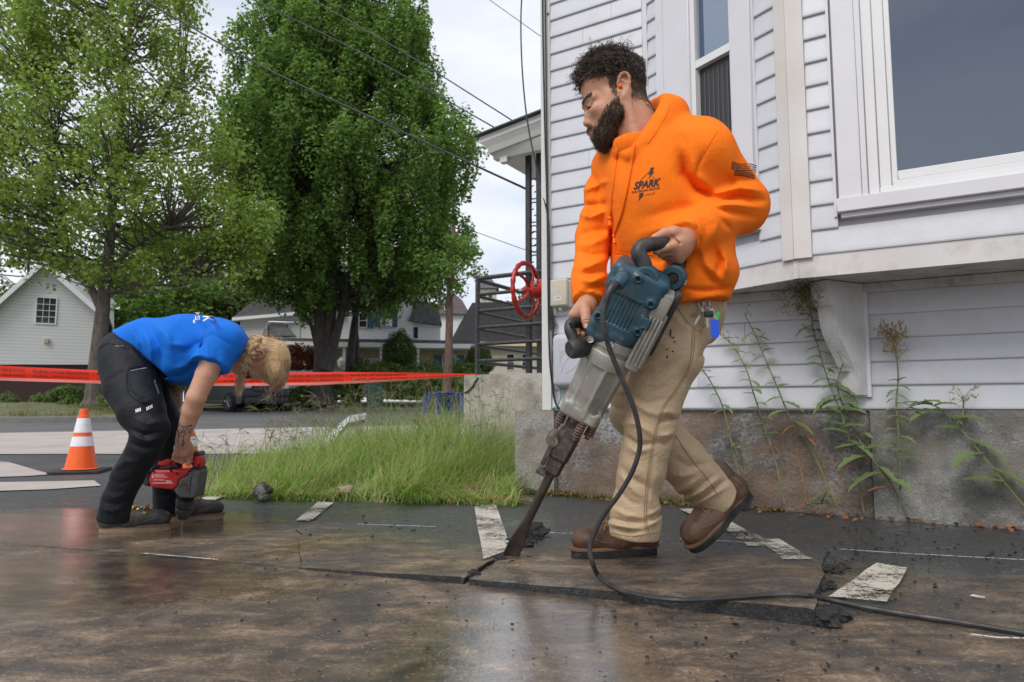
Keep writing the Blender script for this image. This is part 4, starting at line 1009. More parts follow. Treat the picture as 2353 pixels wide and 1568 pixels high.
for pl in ([(1418, 334), (1414, 380), (1407, 440), (1401, 500)], [(1458, 328), (1448, 395), (1430, 480), (1412, 540)]):
    q = catmull([Vector((a, b_, 0)) for a, b_ in pl], 8); pts = [hd.march(v.x, v.y) for v in q]; pts = [p+(CAMP-p).normalized()*.004 for p in pts if p is not None]
    mb = MB(); mb.tube(pts, [.0036+.0007*(i % 2) for i in range(len(pts))], 7); e_ = pts[-1]
    mb.lathe([(.004, .004), (.0075, 0), (.0075, -.006), (.004, -.010), (.006, -.016), (.0065, -.026)], e_, (0, 0, 1), 9); mb.build('drawstring', M_HOOD, hoodie)
# chest print and sleeve flag
def px_map(cx, cy, ux, uy, vx, vy): return lambda x, y: (cx+x*ux+y*vx, cy+x*uy+y*vy)
tm = px_map(1485, 425, 1, -.16, .06, -1)
shapes = []
vs_, fs_ = text_mesh('SPARK', 22, .25, .9, 1.0); shapes.append((vs_, fs_))
wmax = max(v[0] for v in vs_)-min(v[0] for v in vs_); sc_ = 62/wmax; shapes = [([(v[0]*sc_, v[1]*1.05+1) for v in vs_], fs_)]
vs_, fs_ = text_mesh('ELECTRICIAN SERVICES', 6.2, 0, .15); wmax = max(v[0] for v in vs_)-min(v[0] for v in vs_); shapes.append(([(v[0]*64/wmax, v[1]-12.5) for v in vs_], fs_))
bolt1 = [(8, 38), (16, 38), (12.5, 28), (17, 28), (4, 12), (8, 23), (3.5, 23)]
shapes.append((bolt1, [(0, 1, 2, 6), (2, 3, 5, 6), (3, 4, 5)]))
bolt2 = [(-12, -17), (-5, -17), (-8, -22), (-4, -22), (-18, -36), (-13, -25), (-17, -25)]
shapes.append((bolt2, [(0, 1, 2, 6), (2, 3, 5, 6), (3, 4, 5)]))
def bar2(a, b_, w_=1.1):
    d = Vector((b_[0]-a[0], b_[1]-a[1])); n = Vector((-d.y, d.x)).normalized()*w_/2; return ([(a[0]+n.x, a[1]+n.y), (b_[0]+n.x, b_[1]+n.y), (b_[0]-n.x, b_[1]-n.y), (a[0]-n.x, a[1]-n.y)], [(0, 1, 2, 3)])
shapes += [bar2((-15, 11), (4, 29)), bar2((4, 29), (7, 27)), bar2((13, 18), (18, 12)), bar2((-3, -23), (19, -23)), bar2((19, -23), (19, -17)), bar2((-13, -17), (-16, -17))]
shapes = [subdivide2d(v, f, 7) for v, f in shapes]
decal_shape(hd, shapes, tm).build('chest_print', M_PRINT, hoodie)
fl_ = []; tmf = px_map(1709, 391, 1, .12, .18, -1)
def wavey(x, y): return (x, y+1.6*math.sin(x*.16))
for i in range(7):
    y0 = 15-i*4.6; x0 = -4 if i < 4 else -20
    fl_.append(([wavey(x0, y0), wavey((x0+28)/2, y0), wavey(28, y0), wavey(28, y0-2.4), wavey((x0+28)/2, y0-2.4), wavey(x0, y0-2.4)], [(0, 1, 4, 5), (1, 2, 3, 4)]))
for i in range(5):
    for k in range(5): fl_.append(([wavey(-29+k*5+dx, 15-i*3.7+dy) for dx, dy in ((0, 0), (3.6, 0), (3.6, -2.5), (0, -2.5))], [(0, 1, 2, 3)]))
decal_shape(hd, [subdivide2d(v, f, 9) for v, f in fl_], tmf).build('sleeve_flag', M_PRINT, hoodie)
# ---- trousers -----------------------------------------------------------------------------
tr = SDF()
PEL = P(1548, 690, 2.13)
tr.ell(PEL, (.160, .112, .13), np.array([wv_, fv, (0, 0, 1)]).T, .05)
tr.ell(P(1590, 720, 2.14), (.10, .10, .12), None, .05)
tr.chain([LHIP, P(1527, 820, 2.06), P(1503, 925, 2.05), LKN, P(1475, 1072, 2.08), P(1463, 1150, 2.105), P(1459, 1205, 2.115), P(1457, 1240, 2.12)], [.103, .102, .080, .074, .071, .070, .076, .070], .012)
tr.cap(P(1560, 720, 2.08), P(1535, 800, 2.07), .104, .104, .04)
tr.chain([RHIP, P(1466, 830, 2.20), RKN, RKN.lerp(RAN, .55), RAN+(RAN-RKN)*.03], [.100, .096, .080, .079, .076], .014)
fc = lambda L_: [(1250+x/2.118, 600+y/2.118) for x, y in L_]
for L_, a_, w_ in (([(420, 500), (520, 490), (640, 450)], .008, 7), ([(430, 530), (540, 540), (660, 480)], -.009, 6), ([(430, 580), (540, 600), (640, 540)], .008, 8), ([(410, 640), (500, 690), (600, 670)], -.010, 7), ([(405, 670), (500, 730), (570, 760)], .009, 8),
    ([(395, 790), (450, 790), (540, 850)], .012, 7), ([(400, 855), (460, 895), (540, 890)], -.014, 6), ([(400, 900), (450, 930), (520, 910)], .009, 7), ([(560, 790), (600, 765), (645, 775)], -.016, 5), ([(560, 740), (600, 735), (650, 745)], .009, 6), ([(550, 880), (590, 890), (625, 860)], -.012, 5), ([(560, 850), (600, 850), (630, 835)], .009, 5),
    ([(370, 990), (430, 1060), (500, 1100)], -.008, 9), ([(360, 1030), (420, 1100), (480, 1150)], .009, 8), ([(345, 1100), (420, 1170), (480, 1195)], -.009, 8), ([(500, 1120), (530, 1180), (545, 1220)], .009, 7), ([(560, 1080), (550, 1140), (570, 1190)], -.008, 7), ([(540, 960), (560, 1020), (545, 1080)], .006, 8),
    ([(325, 1200), (400, 1238), (490, 1250)], .010, 6), ([(318, 1252), (390, 1268), (490, 1275)], -.014, 5), ([(315, 1275), (380, 1292), (480, 1308)], .014, 5), ([(330, 1298), (400, 1322), (500, 1310)], -.012, 5), ([(500, 1292), (540, 1272), (572, 1240)], .012, 5), ([(505, 1260), (545, 1248), (572, 1218)], -.012, 5), ([(500, 1235), (540, 1225), (568, 1200)], .009, 5),
    ([(640, 1130), (700, 1100), (760, 1050)], .011, 6), ([(655, 1150), (735, 1110), (820, 1050)], -.014, 5), ([(680, 1165), (770, 1120), (860, 1050)], .013, 6), ([(700, 1180), (790, 1135), (890, 1065)], -.014, 5), ([(730, 1190), (800, 1150), (910, 1090)], .010, 6), ([(620, 950), (700, 1000), (800, 990)], -.007, 9), ([(640, 870), (700, 920), (740, 960)], .006, 9), ([(610, 1040), (680, 1050), (760, 1020)], .007, 8),
    ([(310, 690), (350, 720), (400, 720)], -.009, 7), ([(330, 620), (370, 640), (400, 640)], .007, 8), ([(330, 750), (370, 790), (390, 800)], .007, 7), ([(640, 230), (680, 300), (725, 310)], -.006, 4), ([(560, 250), (640, 270), (700, 300)], .006, 8), ([(520, 330), (600, 350), (700, 340)], -.007, 8), ([(480, 420), (580, 400), (690, 380)], .006, 9), ([(700, 480), (680, 560), (660, 640)], -.006, 8), ([(740, 440), (720, 520), (690, 600)], .006, 8), ([(800, 400), (770, 460), (755, 470)], -.010, 6)):
    tr.folds.append((fc(L_), a_, w_))
tr.post = lambda p, d: d+.0018*np.sin(p[:, 0]*43+p[:, 2]*19)*np.sin(p[:, 2]*37-p[:, 1]*29)
tr.half(P(1458, 1236, 2.12)-Vector((0, 0, .018)), Vector((-.12, 0, -1)), .004) if False else None
tr.half(P(1540, 640, 2.1), (0, 0, 1), .01)
# cut the cuffs open ends
tr.cut(P(1458, 1236, 2.12), Vector((-.1,0,-1)), .13); tr.cut(RAN+(RAN-RKN).normalized()*.022, RAN-RKN, .12)
tr.half(RAN+(RAN-RKN).normalized()*.045, (RAN-RKN)+Vector((0, 0, .0)), .004) if False else None
tr.auto([PEL, LHIP, LAN, RHIP, RAN, P(1640, 660, 2.1)], .23)
V, F = tr.mesh(.0046, 0); trousers = np_mesh('trousers', V, F, M_TAN, man)
M_STITCH = mat('tan_stitching', (.30, .20, .115), .9, .1, 50)
for dx in (0, 5): seam(trousers, tr, [(1592+dx, 752), (1584+dx, 836), (1548+dx, 900), (1523+dx, 935), (1505+dx, 990), (1492+dx, 1056), (1482+dx, 1143), (1481+dx, 1190), (1486+dx, 1226)], M_STITCH, .0016, off=.0003)
seam(trousers, tr, [(1555, 705), (1580, 740), (1604, 760), (1625, 745)], M_STITCH, .0016)
seam(trousers, tr, [(1552, 1000), (1585, 1050), (1625, 1100), (1648, 1135)], M_STITCH, .0016)
seam(trousers, tr, [(1396, 1222), (1450, 1232), (1515, 1222)], M_STITCH, .0014)
# tar marks on the thigh
M_TARM = mat('tar_smear', (.035, .028, .024), .8, .2, 60); tm_ = MB()
for (x, y, w_, h_) in ((1541, 766, 2.2, 11), (1546, 776, 5, 2), (1550, 786, 3, 2), (1534, 803, 4, 1.4), (1546, 808, 3, 2), (1533, 820, 2, 4)):
    n_ = 9; pts = []
    for i in range(n_):
        a = 2*math.pi*i/n_; p = tr.march(x+math.cos(a)*w_*random.uniform(.7, 1.2), y+math.sin(a)*h_*random.uniform(.7, 1.2)); pts.append(p+(CAMP-p).normalized()*.001)
    tm_.add(pts, [tuple(range(n_))[::-1]])
tm_.build('tar_mark', M_TARM, trousers)
# ---- boots --------------------------------------------------------------------------------
h1 = G(1512, 1286); t1 = G(1314, 1296)
boot('boot', man, h1+Vector((.0, .03, .014)), (t1-h1), (0, 0, 1), (t1-h1).length*1.0, (M_BOOT, M_WELT, M_RUB), M_LACE, .10, 3)
toe2 = P(1588, 1276, 2.25); heel2 = P(1722, 1134, 2.34); d2 = (toe2-heel2)
up2 = Vector((-.72, -.28, .50)); up2 = (up2-d2.normalized()*up2.dot(d2.normalized())).normalized()
boot('boot', man, heel2, d2, up2, .298, (M_BOOT, M_WELT, M_RUB), M_LACE, .07, 5)
# ---- head (x: the way the face points, y: towards the viewer, z: up; origin between the ears) ----
HEAD = P(1426, 200, 1.985)+Vector((0, .075, 0))
HM = np.array([(-1, 0, 0), (0, -1, 0), (0, 0, 1)], float).T     # columns
def hp(x, y, z): return HEAD+Vector((-x, -y, z))
def build_head(hp_, M, male=True):
    s = SDF()
    s.ell(hp_(.010, 0, .045), (.094, .076, .080), M, .02)
    s.ell(hp_(.050, 0, .030), (.056, .064, .062), M, .03)
    s.ell(hp_(.052, 0, -.040), (.046, .056, .070), M, .03)
    for sg in (1, -1):
        s.cap(hp_(.004, .056*sg, -.045), hp_(.050, .018*sg, -.115), .020, .018, .03)
        s.ell(hp_(.064, .046*sg, -.056), (.026, .018, .020), M, .02)
        s.cap(hp_(.098, .012*sg, -.026), hp_(.078, .054*sg, -.022), .0105, .011, .014)
        s.cap(hp_(.030, .055*sg, -.02), hp_(.032, .052*sg, -.07), .018, .016, .03)
    s.ell(hp_(.030, 0, -.075), (.045, .05, .05), M, .03)
    s.ell(hp_(.050, 0, -.122), (.020, .022, .018), M, .02)
    s.ell(hp_(.066, 0, -.100), (.018, .026, .022), M, .02)
    for sg in (1, -1):
        s.ell(hp_(.098, .034*sg, -.044), (.020, .021, .013), M, .014, 's')
    # nose
    s.cap(hp_(.092, 0, -.040), hp_(.096, 0, -.079), .0075, .0090, .010)
    s.ell(hp_(.094, 0, -.083), (.011, .0105, .0095), M, .008)
    for sg in (1, -1):
        s.ell(hp_(.083, .0125*sg, -.086), (.011, .0075, .0075), M, .006)
        s.ell(hp_(.088, .0065*sg, -.0945), (.006, .0035, .003), M, .003, 's')
    # lips
    s.cap(hp_(.083, -.012, -.107), hp_(.083, .012, -.107), .0055, .0055, .007)
    s.cap(hp_(.083, .012, -.107), hp_(.072, .024, -.111), .0055, .003, .007)
    s.cap(hp_(.079, -.011, -.1165), hp_(.079, .011, -.1165), .0062, .0062, .007)
    s.cap(hp_(.087, -.02, -.1115), hp_(.087, .02, -.1115), .0018, .0018, .003, 's')
    # eyeballs and lids
    for sg in (1, -1):
        s.ell(hp_(.0790, .033*sg, -.0445), (.0130, .0145, .0120), M, .004)
        s.chain([hp_(.0935, .020*sg, -.0465), hp_(.0915, .034*sg, -.0480), hp_(.083, .0465*sg, -.0485)], [.0022, .0028, .0014], .002, 's')
        s.cap(hp_(.0935, .018*sg, -.034), hp_(.084, .048*sg, -.036), .0045, .004, .006); s.cap(hp_(.0925, .022*sg, -.0545), hp_(.082, .046*sg, -.0545), .0035, .003, .006)
    # ears
    for sg in (1, -1):
        e_ = [(-.006, .074, -.032), (.004, .078, -.018), (.009, .080, .006), (.005, .083, .026), (-.001, .085, .036), (-.010, .086, .039), (-.019, .086, .036), (-.025, .085, .026), (-.026, .083, .008), (-.019, .080, -.016), (-.010, .077, -.032)]
        s.chain([hp_(a, b*sg, c) for a, b, c in e_], [.006, .004, .0035, .0042, .0045, .0046, .0046, .0045, .0042, .0044, .0065], .004)
        s.ell(hp_(-.009, .0765*sg, .006), (.017, .0035, .032), M, .006)
        s.ell(hp_(.0, .082*sg, .0), (.009, .007, .011), M, .004, 's')
        s.chain([hp_(-.004, .081*sg, .020), hp_(-.016, .082*sg, .010), hp_(-.012, .081*sg, -.012)], [.003, .0032, .003], .004)
    return s
hs = build_head(hp, HM)
NECKB = P(1476, 330, 2.06)
hs.chain([hp(-.030, 0, -.02), hp(-.052, 0, -.08), NECKB, NECKB+Vector((.02, 0, -.06))], [.062, .062, .068, .08], .03)
hs.cap(hp(-.015, .06, -.03), P(1462, 322, 1.985), .014, .013, .03)        # neck muscle
hs.cap(hp(.005, 0, -.11), P(1450, 315, 2.04), .03, .035, .04)
hs.auto([hp(-.09, 0, .12), hp(.11, 0, -.14), hp(0, .09, 0), hp(0, -.09, 0), NECKB, NECKB+Vector((.1, .1, -.1)), NECKB+Vector((-.05, -.1, -.1))], .02)
Vh, Fh = hs.mesh(.0026, 0)
# ---- hands ------------------------------------------------------------------------------
def finger(s, pts, rs, k=.004): s.chain(pts, rs, k)
lh = SDF()
LWp = P(1582, 545, 1.872)
bar = lambda i: P(1530+9*i, 557+5*i, 1.865+.020*i)
mcp = [P(1546+5*i, 565+10.5*i, 1.838+.012*i) for i in range(4)]
pip = [P(1509+9.5*i, 577+6.5*i, 1.842+.020*i) for i in range(4)]
lh.cap(LWp+(LWR-LEL).normalized()*-.08, LWp, .030, .029, .02, wide=Vector((0, .5, 1)), by=1.15)
for i in range(4):
    lh.cap(LWp.lerp(mcp[i], .25), mcp[i], .018, .0125, .018)
    lh.cap(mcp[i], pip[i], .0120, .0108, .0045)
    d3 = pip[i]+Vector((.004, .032, .012)); d4 = d3+Vector((.020, .012, .010))
    lh.chain([pip[i], d3, d4], [.0105, .0095, .0085], .004)
    lh.ell(mcp[i]+Vector((.001, -.006, .001)), (.0085, .007, .0085), None, .008)
lh.ell(P(1560, 556, 1.856), (.030, .022, .027), None, .015); lh.ell(P(1566, 575, 1.866), (.026, .02, .022), None, .015)
lh.chain([P(1568, 540, 1.858), P(1548, 534, 1.848), P(1528, 536, 1.846), P(1505, 546, 1.84)], [.020, .0165, .0135, .0105], .008)
lh.cap(P(1544, 545, 1.838), P(1560, 560, 1.835), .003, .003, .008, 's')
for i in range(3): lh.cap((mcp[i]+mcp[i+1])/2+Vector((0, -.011, 0)), (pip[i]+pip[i+1])/2+Vector((0, -.011, 0)), .0018, .0018, .004, 's')
lh.auto([LWp+(LWR-LEL).normalized()*-.09, LWp]+mcp+pip+[P(1505, 546, 1.84)], .05)
Vl, Fl = lh.mesh(.0022, 0)
rh = SDF()
RWp = P(1350, 698, 2.025)
rb = [P(1323+12.5*i, 745+1.0*i, 1.985+.008*i) for i in range(4)]
rh.cap(RWp+(RWR-REL).normalized()*-.07, RWp, .030, .029, .02)
for i in range(4):
    b_ = rb[i]; m_c = b_+Vector((-.006, .020, .030)); p_p = b_+Vector((-.008, .042, -.004)); d_p = b_+Vector((-.002, .022, -.030)); tp = b_+Vector((.004, -.012, -.030))
    rh.cap(RWp.lerp(m_c, .2), m_c, .018, .013, .018); rh.chain([m_c, p_p, d_p, tp], [.012, .011, .0105, .0095], .004)
rh.ell(P(1342, 716, 2.005), (.030, .026, .026), None, .02)
rh.chain([P(1343, 706, 1.995), P(1346, 722, 1.965), P(1347, 736, 1.950), P(1348, 750, 1.948)], [.019, .0155, .0128, .0108], .008)
rh.cap(P(1340, 736, 1.937), P(1353, 735, 1.937), .0014, .0014, .003, 's'); rh.cap(P(1340, 731, 1.937), P(1353, 730.5, 1.937), .0012, .0012, .003, 's')
rh.ell(P(1347.5, 749, 1.936), (.0068, .003, .0085), None, .0015, 's')
rh.auto([RWp+Vector((0, 0, .09)), RWp]+rb, .065)
Vr, Fr = rh.mesh(.0022, 0)
# ---- the body under the clothes, one skin with the head and hands
bd = SDF()
bd.chain([P(1508, 395, 2.09), P(1530, 560, 2.09), P(1545, 680, 2.12)], [.10, .10, .08], .04, wide=wv_, by=1.3)
bd.cap(LSH, RSH, .055, .055, .05); bd.chain([LSH, LEL, LWp], [.055, .042, .030], .03); bd.chain([RSH, REL, RWp], [.052, .040, .029], .03)
bd.chain([LHIP, LKN, LKN.lerp(LAN, .8)], [.07, .050, .036], .02); bd.chain([RHIP, RKN, RKN.lerp(RAN, .8)], [.07, .050, .034], .02); bd.cap(NECKB, P(1508, 395, 2.09), .06, .09, .03)
bd.auto([LSH, LEL, LWR, RSH, REL, RWR, LAN, RAN], .1)
Vb, Fb = bd.mesh(.010, 0)
Vs_, Fs_ = merge_np([(Vh, Fh), (Vl, Fl), (Vr, Fr), (Vb, Fb)])
body = np_mesh('body', Vs_, Fs_, M_SKIN, man)
# eyes, nail, ear plug, brows, lips
lash = [hp(.0945, .021, -.0475), hp(.0935, .029, -.0472), hp(.0905, .037, -.0478), hp(.084, .0465, -.0490)]
mb = MB(); mb.tube(catmull(lash, 4), [.0014]*3+[.0030]*7+[.0016]*3, 6); mb.build('iris', mat('dark_eye', (.02, .014, .01), .1, .1, 10), body)
mb = MB(); mb.box(P(1347.6, 749.5, 1.9365), (.0105, .0022, .013), None, .001); mb.build('thumbnail', mat('nail', (.72, .48, .40), .3, .05, 50), body)
mb = MB(); mb.lathe([(.0055, 0), (.0062, .008), (.0055, .0125), (.003, .014)], hp(.001, .076, -.001), (-.25, -1, 0), 12); mb.build('earplug', mat('orange_foam', (.95, .14, .01), .7, .05, 40), man)
LIPM = mat('lips', (.50, .17, .12), .4, .12, 60)
lp = [hp(a, b, c) for a, b, c in ((.088, -.004, -.1155), (.0875, .006, -.1155), (.083, .014, -.1145), (.076, .021, -.1125))]
MB().tube(lp, [.0032, .0036, .0032, .0015], 8).build('lip', LIPM, body)
# ---- hair ----------------------------------------------------------------------------------
rg = np.random.default_rng(11)
def head_local(p): q = np.asarray(p)-np.array(HEAD); return np.stack([-q[:, 0], -q[:, 1], q[:, 2]], 1)
def strand_field(P0, N0, length, K, dirv, lift, curl=0, turns=1.5, rad=.0006, jitter=.3, rng=rg):
    """P0 roots, N0 normals; dirv (n,3) preferred lie"""
    n = len(P0); t = np.linspace(0, 1, K)[None, :, None]
    d = dirv+jitter*rng.normal(size=(n, 3)); d -= N0*(d*N0).sum(1, keepdims=True)*.7; d /= np.maximum(np.linalg.norm(d, axis=1, keepdims=True), 1e-6)
    Lh = (length*rng.uniform(.65, 1.25, n))[:, None, None]
    p = P0[:, None, :]+d[:, None, :]*t*Lh+N0[:, None, :]*(lift*np.sin(t*np.pi*.75)*Lh)
    if curl:
        b = np.cross(d, N0); ph = rng.uniform(0, 6.28, n)[:, None, None]; tn = rng.uniform(.7, 1.3, n)[:, None, None]*turns*2*np.pi
        c = curl*rng.uniform(.6, 1.3, n)[:, None, None]*np.minimum(1, t*3)
        p = p+c*(np.cos(ph+t*tn)-np.cos(ph))*b[:, None, :]+c*(np.sin(ph+t*tn)-np.sin(ph))*(N0[:, None, :]*.8+d[:, None, :]*.5)
    r = rad*rng.uniform(.7, 1.3, n)[:, None]*(1-.55*np.linspace(0, 1, K)[None]**2)
    return strands(p, r)
cap_ = SDF(); cap_.ell(hp(.010, 0, .050), (.098, .080, .083), HM, .02); cap_.ell(hp(.050, 0, .045), (.058, .066, .060), HM, .03)
cap_.ell(hp(.075, 0, .085), (.040, .055, .034), HM, .02); cap_.ell(hp(.0, 0, .105), (.085, .062, .036), HM, .03); cap_.ell(hp(.100, 0, .055), (.022, .045, .022), HM, .02)
cap_.half(hp(.02, 0, .046), Vector((-.10, 0, -1)), .012)
cap_.post = lambda p, d: d+.004*np.sin(p[:, 0]*150)*np.sin(p[:, 1]*140)*np.sin(p[:, 2]*160)
cap_.auto([hp(-.1, 0, .14), hp(.13, 0, 0), hp(0, .1, 0), hp(0, -.1, 0)], .03)
Vc, Fc = cap_.mesh(.004, 0)
p, nrm = sample_mesh(Vc, Fc, 5200, rg); q = head_local(p)
k = (q[:, 2] > .036) & ~((np.abs(q[:, 1]) > .05) & (q[:, 2] < .058) & (q[:, 0] < .02) & (q[:, 0] > -.04)); p, nrm, q = p[k], nrm[k], q[k]
dirv = np.tile(np.array([[-.7, 0, -.25]]), (len(p), 1)); dirv[:, 2] -= np.where(q[:, 0] < -.03, .9, 0); dirv[:, 0] += np.where(q[:, 0] > .06, 1.3, 0)
front = q[:, 0] > -.035
A_ = strand_field(p[front], nrm[front], .034, 14, dirv[front], .20, .0078, 1.7, .00085, .75)
B_ = strand_field(p[~front], nrm[~front], .018, 7, dirv[~front], .22, .003, .9, .0008, .45)
Vq, Fq = merge_np([(Vc, Fc), A_, B_]); np_mesh('hair', Vq, Fq, M_HAIRD, man)
# short faded sides, sideburn and nape
p, nrm = sample_mesh(Vh, Fh, 60000, rg); q = head_local(p); x, y, z = q.T
line = np.where(x > .02, .035-.0*(x), np.where(x > -.015, .046, .0))
ear = ((x+.010)/.024)**2+((z-.004)/.046)**2 < 1
side = (np.abs(y) > .035)|(x < -.03)
fade = (z > -.035-.35*np.maximum(0, -x-.03)) & (x < .040) & (x > -.12) & (z < .075) & side & ~ear & ((x < -.028) | (z > .040) | ((x > .012) & (x < .032+.25*z) & (z > -.05)))
dens = np.clip(.10+(z+.035)/.06, .10, 1); k = fade & (rg.random(len(p)) < dens)
C_ = strand_field(p[k], nrm[k], .0085, 4, np.tile([[.25, 0, -1.0]], (k.sum(), 1)), .35, 0, 0, .0005, .35)
np_mesh('side_hair', *C_, M_HAIRD, man)
# brow
brow = [hp(.107, .010, -.026), hp(.104, .022, -.020), hp(.096, .038, -.016), hp(.083, .052, -.021)]
bp_ = np.array([tuple(v) for v in catmull(brow, 60)]); bp_ = hs.settle(bp_, .0003); bn = hs.grad(bp_)
bp2 = np.concatenate([bp_+rg.normal(size=bp_.shape)*.0024 for _ in range(5)]); bn2 = np.tile(bn, (5, 1)); bp2 = hs.settle(bp2, 0)
np_mesh('eyebrow', *strand_field(bp2, bn2, .009, 4, np.tile([[.75, 0, .25]], (len(bp2), 1)), .25, 0, 0, .00055, .3), M_HAIRD, man)
# ---- beard ---------------------------------------------------------------------------------
bs_ = SDF()
for sg in (1, -1):
    bs_.chain([hp(.020, .062*sg, -.040), hp(.012, .060*sg, -.075), hp(.032, .038*sg, -.122)], [.011, .017, .022], .03)
    bs_.cap(hp(.040, .042*sg, -.090), hp(.038, .026*sg, -.128), .020, .022, .02)
    bs_.chain([hp(.081, .008*sg, -.1005), hp(.073, .022*sg, -.107), hp(.062, .030*sg, -.118)], [.003, .005, .009], .008)
bs_.ell(hp(.030, 0, -.133), (.031, .036, .030), HM, .02); bs_.ell(hp(.030, 0, -.118), (.04, .044, .03), HM, .02)
bs_.cap(hp(.092, 0, -.112), hp(.070, .0, -.1125), .010, .006, .006, 's'); bs_.cap(hp(.082, .015, -.1135), hp(.088, -.015, -.1135), .009, .009, .005, 's')
bs_.post = lambda p, d: d+.0022*np.sin(p[:, 0]*260+2*np.sin(p[:, 2]*60))*np.sin(p[:, 1]*240)*np.sin(p[:, 2]*120)
bs_.auto([hp(0, 0, -.02), hp(.1, 0, -.17), hp(.05, .08, -.1), hp(.05, -.08, -.1)], .03)
Vd, Fd_ = bs_.mesh(.003, 0)
p, nrm = sample_mesh(Vd, Fd_, 6500, rg); q = head_local(p)
D_ = strand_field(p, nrm, .015, 6, np.tile([[-.25, 0, -1.0]], (len(p), 1)), .22, .0016, .8, .00055, .42)
# cheeks: sparser hair on the skin above the beard
p, nrm = sample_mesh(Vh, Fh, 60000, rg); q = head_local(p); x, y, z = q.T
ch = (np.abs(y) > .028) & (x > .004) & (x < .060) & (z > -.085) & (z < -.030) & (z < -.030-(x-.018)*1.0) & (rg.random(len(p)) < np.clip((-.022-(x-.015)*.9-z)/.035, .08, .9))
mu = (x > .074) & (z < -.094) & (z > -.106) & (np.abs(y) < .026)
k = ch | mu
E_ = strand_field(p[k], nrm[k], .012, 4, np.tile([[-.15, 0, -1.0]], (k.sum(), 1)), .25, 0, 0, .0005, .35)
np_mesh('beard', *merge_np([(Vd, Fd_), D_, E_]), M_BEARD, man)
# undershirt at the throat
ut = SDF(); ut.cap(P(1450, 335, 2.0), P(1475, 345, 2.08), .055, .07, .02); ut.half(P(1450, 318, 2.0), (-.1, 0, 1), .004); ut.auto([P(1450, 335, 2.0), P(1475, 345, 2.08)], .1)
np_mesh('undershirt', *ut.mesh(.005, 0), M_HOOD, man)

# ================================================================== KEYS ON THE BELT LOOP
kb = tr.march(1618, 700); kb = kb+(CAMP-kb).normalized()*.018; kd = (CAMP-kb).normalized(); kr = kd.cross(Vector((0, 0, 1))).normalized()*-1
if kr.x < 0: kr = -kr
M_OLDKEY = mat('tarnished_key', (.16, .11, .06), .4, .2, 40, metal=.8)
keys = empty('key_ring', kb, 'bunch of keys with a blue tag hanging from the tan trousers', 'keys')
kq = lambda x, y, o=0.0: kb+kr*((x-1618)*kb.y/FPX)+Vector((0, 0, -(y-700)*kb.y/FPX))+kd*o
for dx in (-8, 6): mb = MB(); mb.tube(catmull([kq(1618+dx, 682), kq(1612+dx, 692), kq(1616+dx, 706), kq(1622+dx, 708), kq(1624+dx, 694), kq(1618+dx, 682)], 5), .0028, 7); mb.build('snap_hook', M_STEEL, keys)
mb = MB(); mb.tube([kq(1626+11*math.cos(a), 714+11*math.sin(a), .004) for a in np.linspace(0, 6.3, 20)], .0016, 6); mb.build('split_ring', M_STEEL, keys)
for i, (x, y, a, L_, m) in enumerate(((1612, 716, .5, 34, M_STEEL), (1616, 722, .15, 46, M_OLDKEY), (1634, 716, -.5, 24, M_STEEL), (1624, 722, .0, 30, M_STEEL), (1606, 714, .9, 20, M_OLDKEY))):
    d = Vector((0, 0, -1))*math.cos(a)-kr*math.sin(a); s_ = kd.cross(d); u = kb.y/FPX; o = kq(x, y, .006+.004*i); mb = MB(); hd_ = [(6.5*math.cos(t), 6.5*math.sin(t)) for t in np.linspace(.5, 5.8, 12)]; bl = [(L_, -2.2), (L_+3, 0), (L_, 2.5)] + [(L_-3*k, 2.5+(k % 2)*1.6) for k in range(1, 6)]
    mb.prism([(p[0]*u, p[1]*u) for p in [(L_, -2.5)]+bl+hd_], o, d, s_, kd*.0022); mb.build('key', m, keys)
mb = MB(); tg_ = [(-9, 2), (-9, 34), (-6, 39), (6, 39), (9, 34), (9, 2), (5, -3), (-5, -3)]; mb.prism([(p[0]*kb.y/FPX, -p[1]*kb.y/FPX) for p in tg_], kq(1640, 738, .022), kr, Vector((0, 0, 1)), kd*.003); mb.build('blue_tag', mat('blue_tag_plastic', (.004, .07, .62), .35, .05, 30), keys)
mb = MB(); mb.box(kq(1628, 722, .02), (.026, .012, .020), None, .005); mb.build('fob', M_RUB, keys); mb = MB(); mb.box(kq(1648, 728, .012), (.012, .006, .024), None, .003); mb.build('green_tag', mat('green_tag_plastic', (.02, .35, .05), .4, .05, 30), keys)
# ================================================================== BREAKER HAMMER
M_BLUE = mat('teal_blue_housing', (.018, .060, .088), .42, .18, 18, rvar=.12, bump=.12, bscale=160, bdist=.003, dirt=(.11, .13, .13), dirt_scale=14, dirt_amt=.55)
M_CAST = mat('cast_aluminium', (.34, .325, .285), .5, .12, 14, metal=.35, rvar=.1, bump=.25, bscale=110, bdist=.004, dirt=(.13, .115, .09), dirt_scale=9, dirt_amt=.7)
M_BLK = mat('black_plastic', (.022, .022, .024), .48, .3, 20, rvar=.12, bump=.2, bscale=140, bdist=.003, dirt=(.10, .085, .07), dirt_scale=12, dirt_amt=.6)
M_GRIP = mat('rubber_grip', (.035, .026, .024), .7, .3, 40, bump=.6, bscale=220, bdist=.003)
M_IRON = mat('dirty_tool_steel', (.075, .062, .054), .42, .35, 16, metal=.6, rvar=.15, bump=.4, bscale=60, bdist=.006, dirt=(.17, .11, .075), dirt_scale=9, dirt_amt=.7)
M_SPRING = mat('rusty_spring', (.20, .13, .10), .5, .3, 40, metal=.5)
HT = G(1170, 1284); HU = P(1500, 612, 1.84); AX = (HU-HT).normalized(); HL = (HU-HT).length
V_ = (CAMP-(HT+HU)/2).normalized(); VV = (V_-AX*V_.dot(AX)).normalized(); RR = VV.cross(AX)*-1
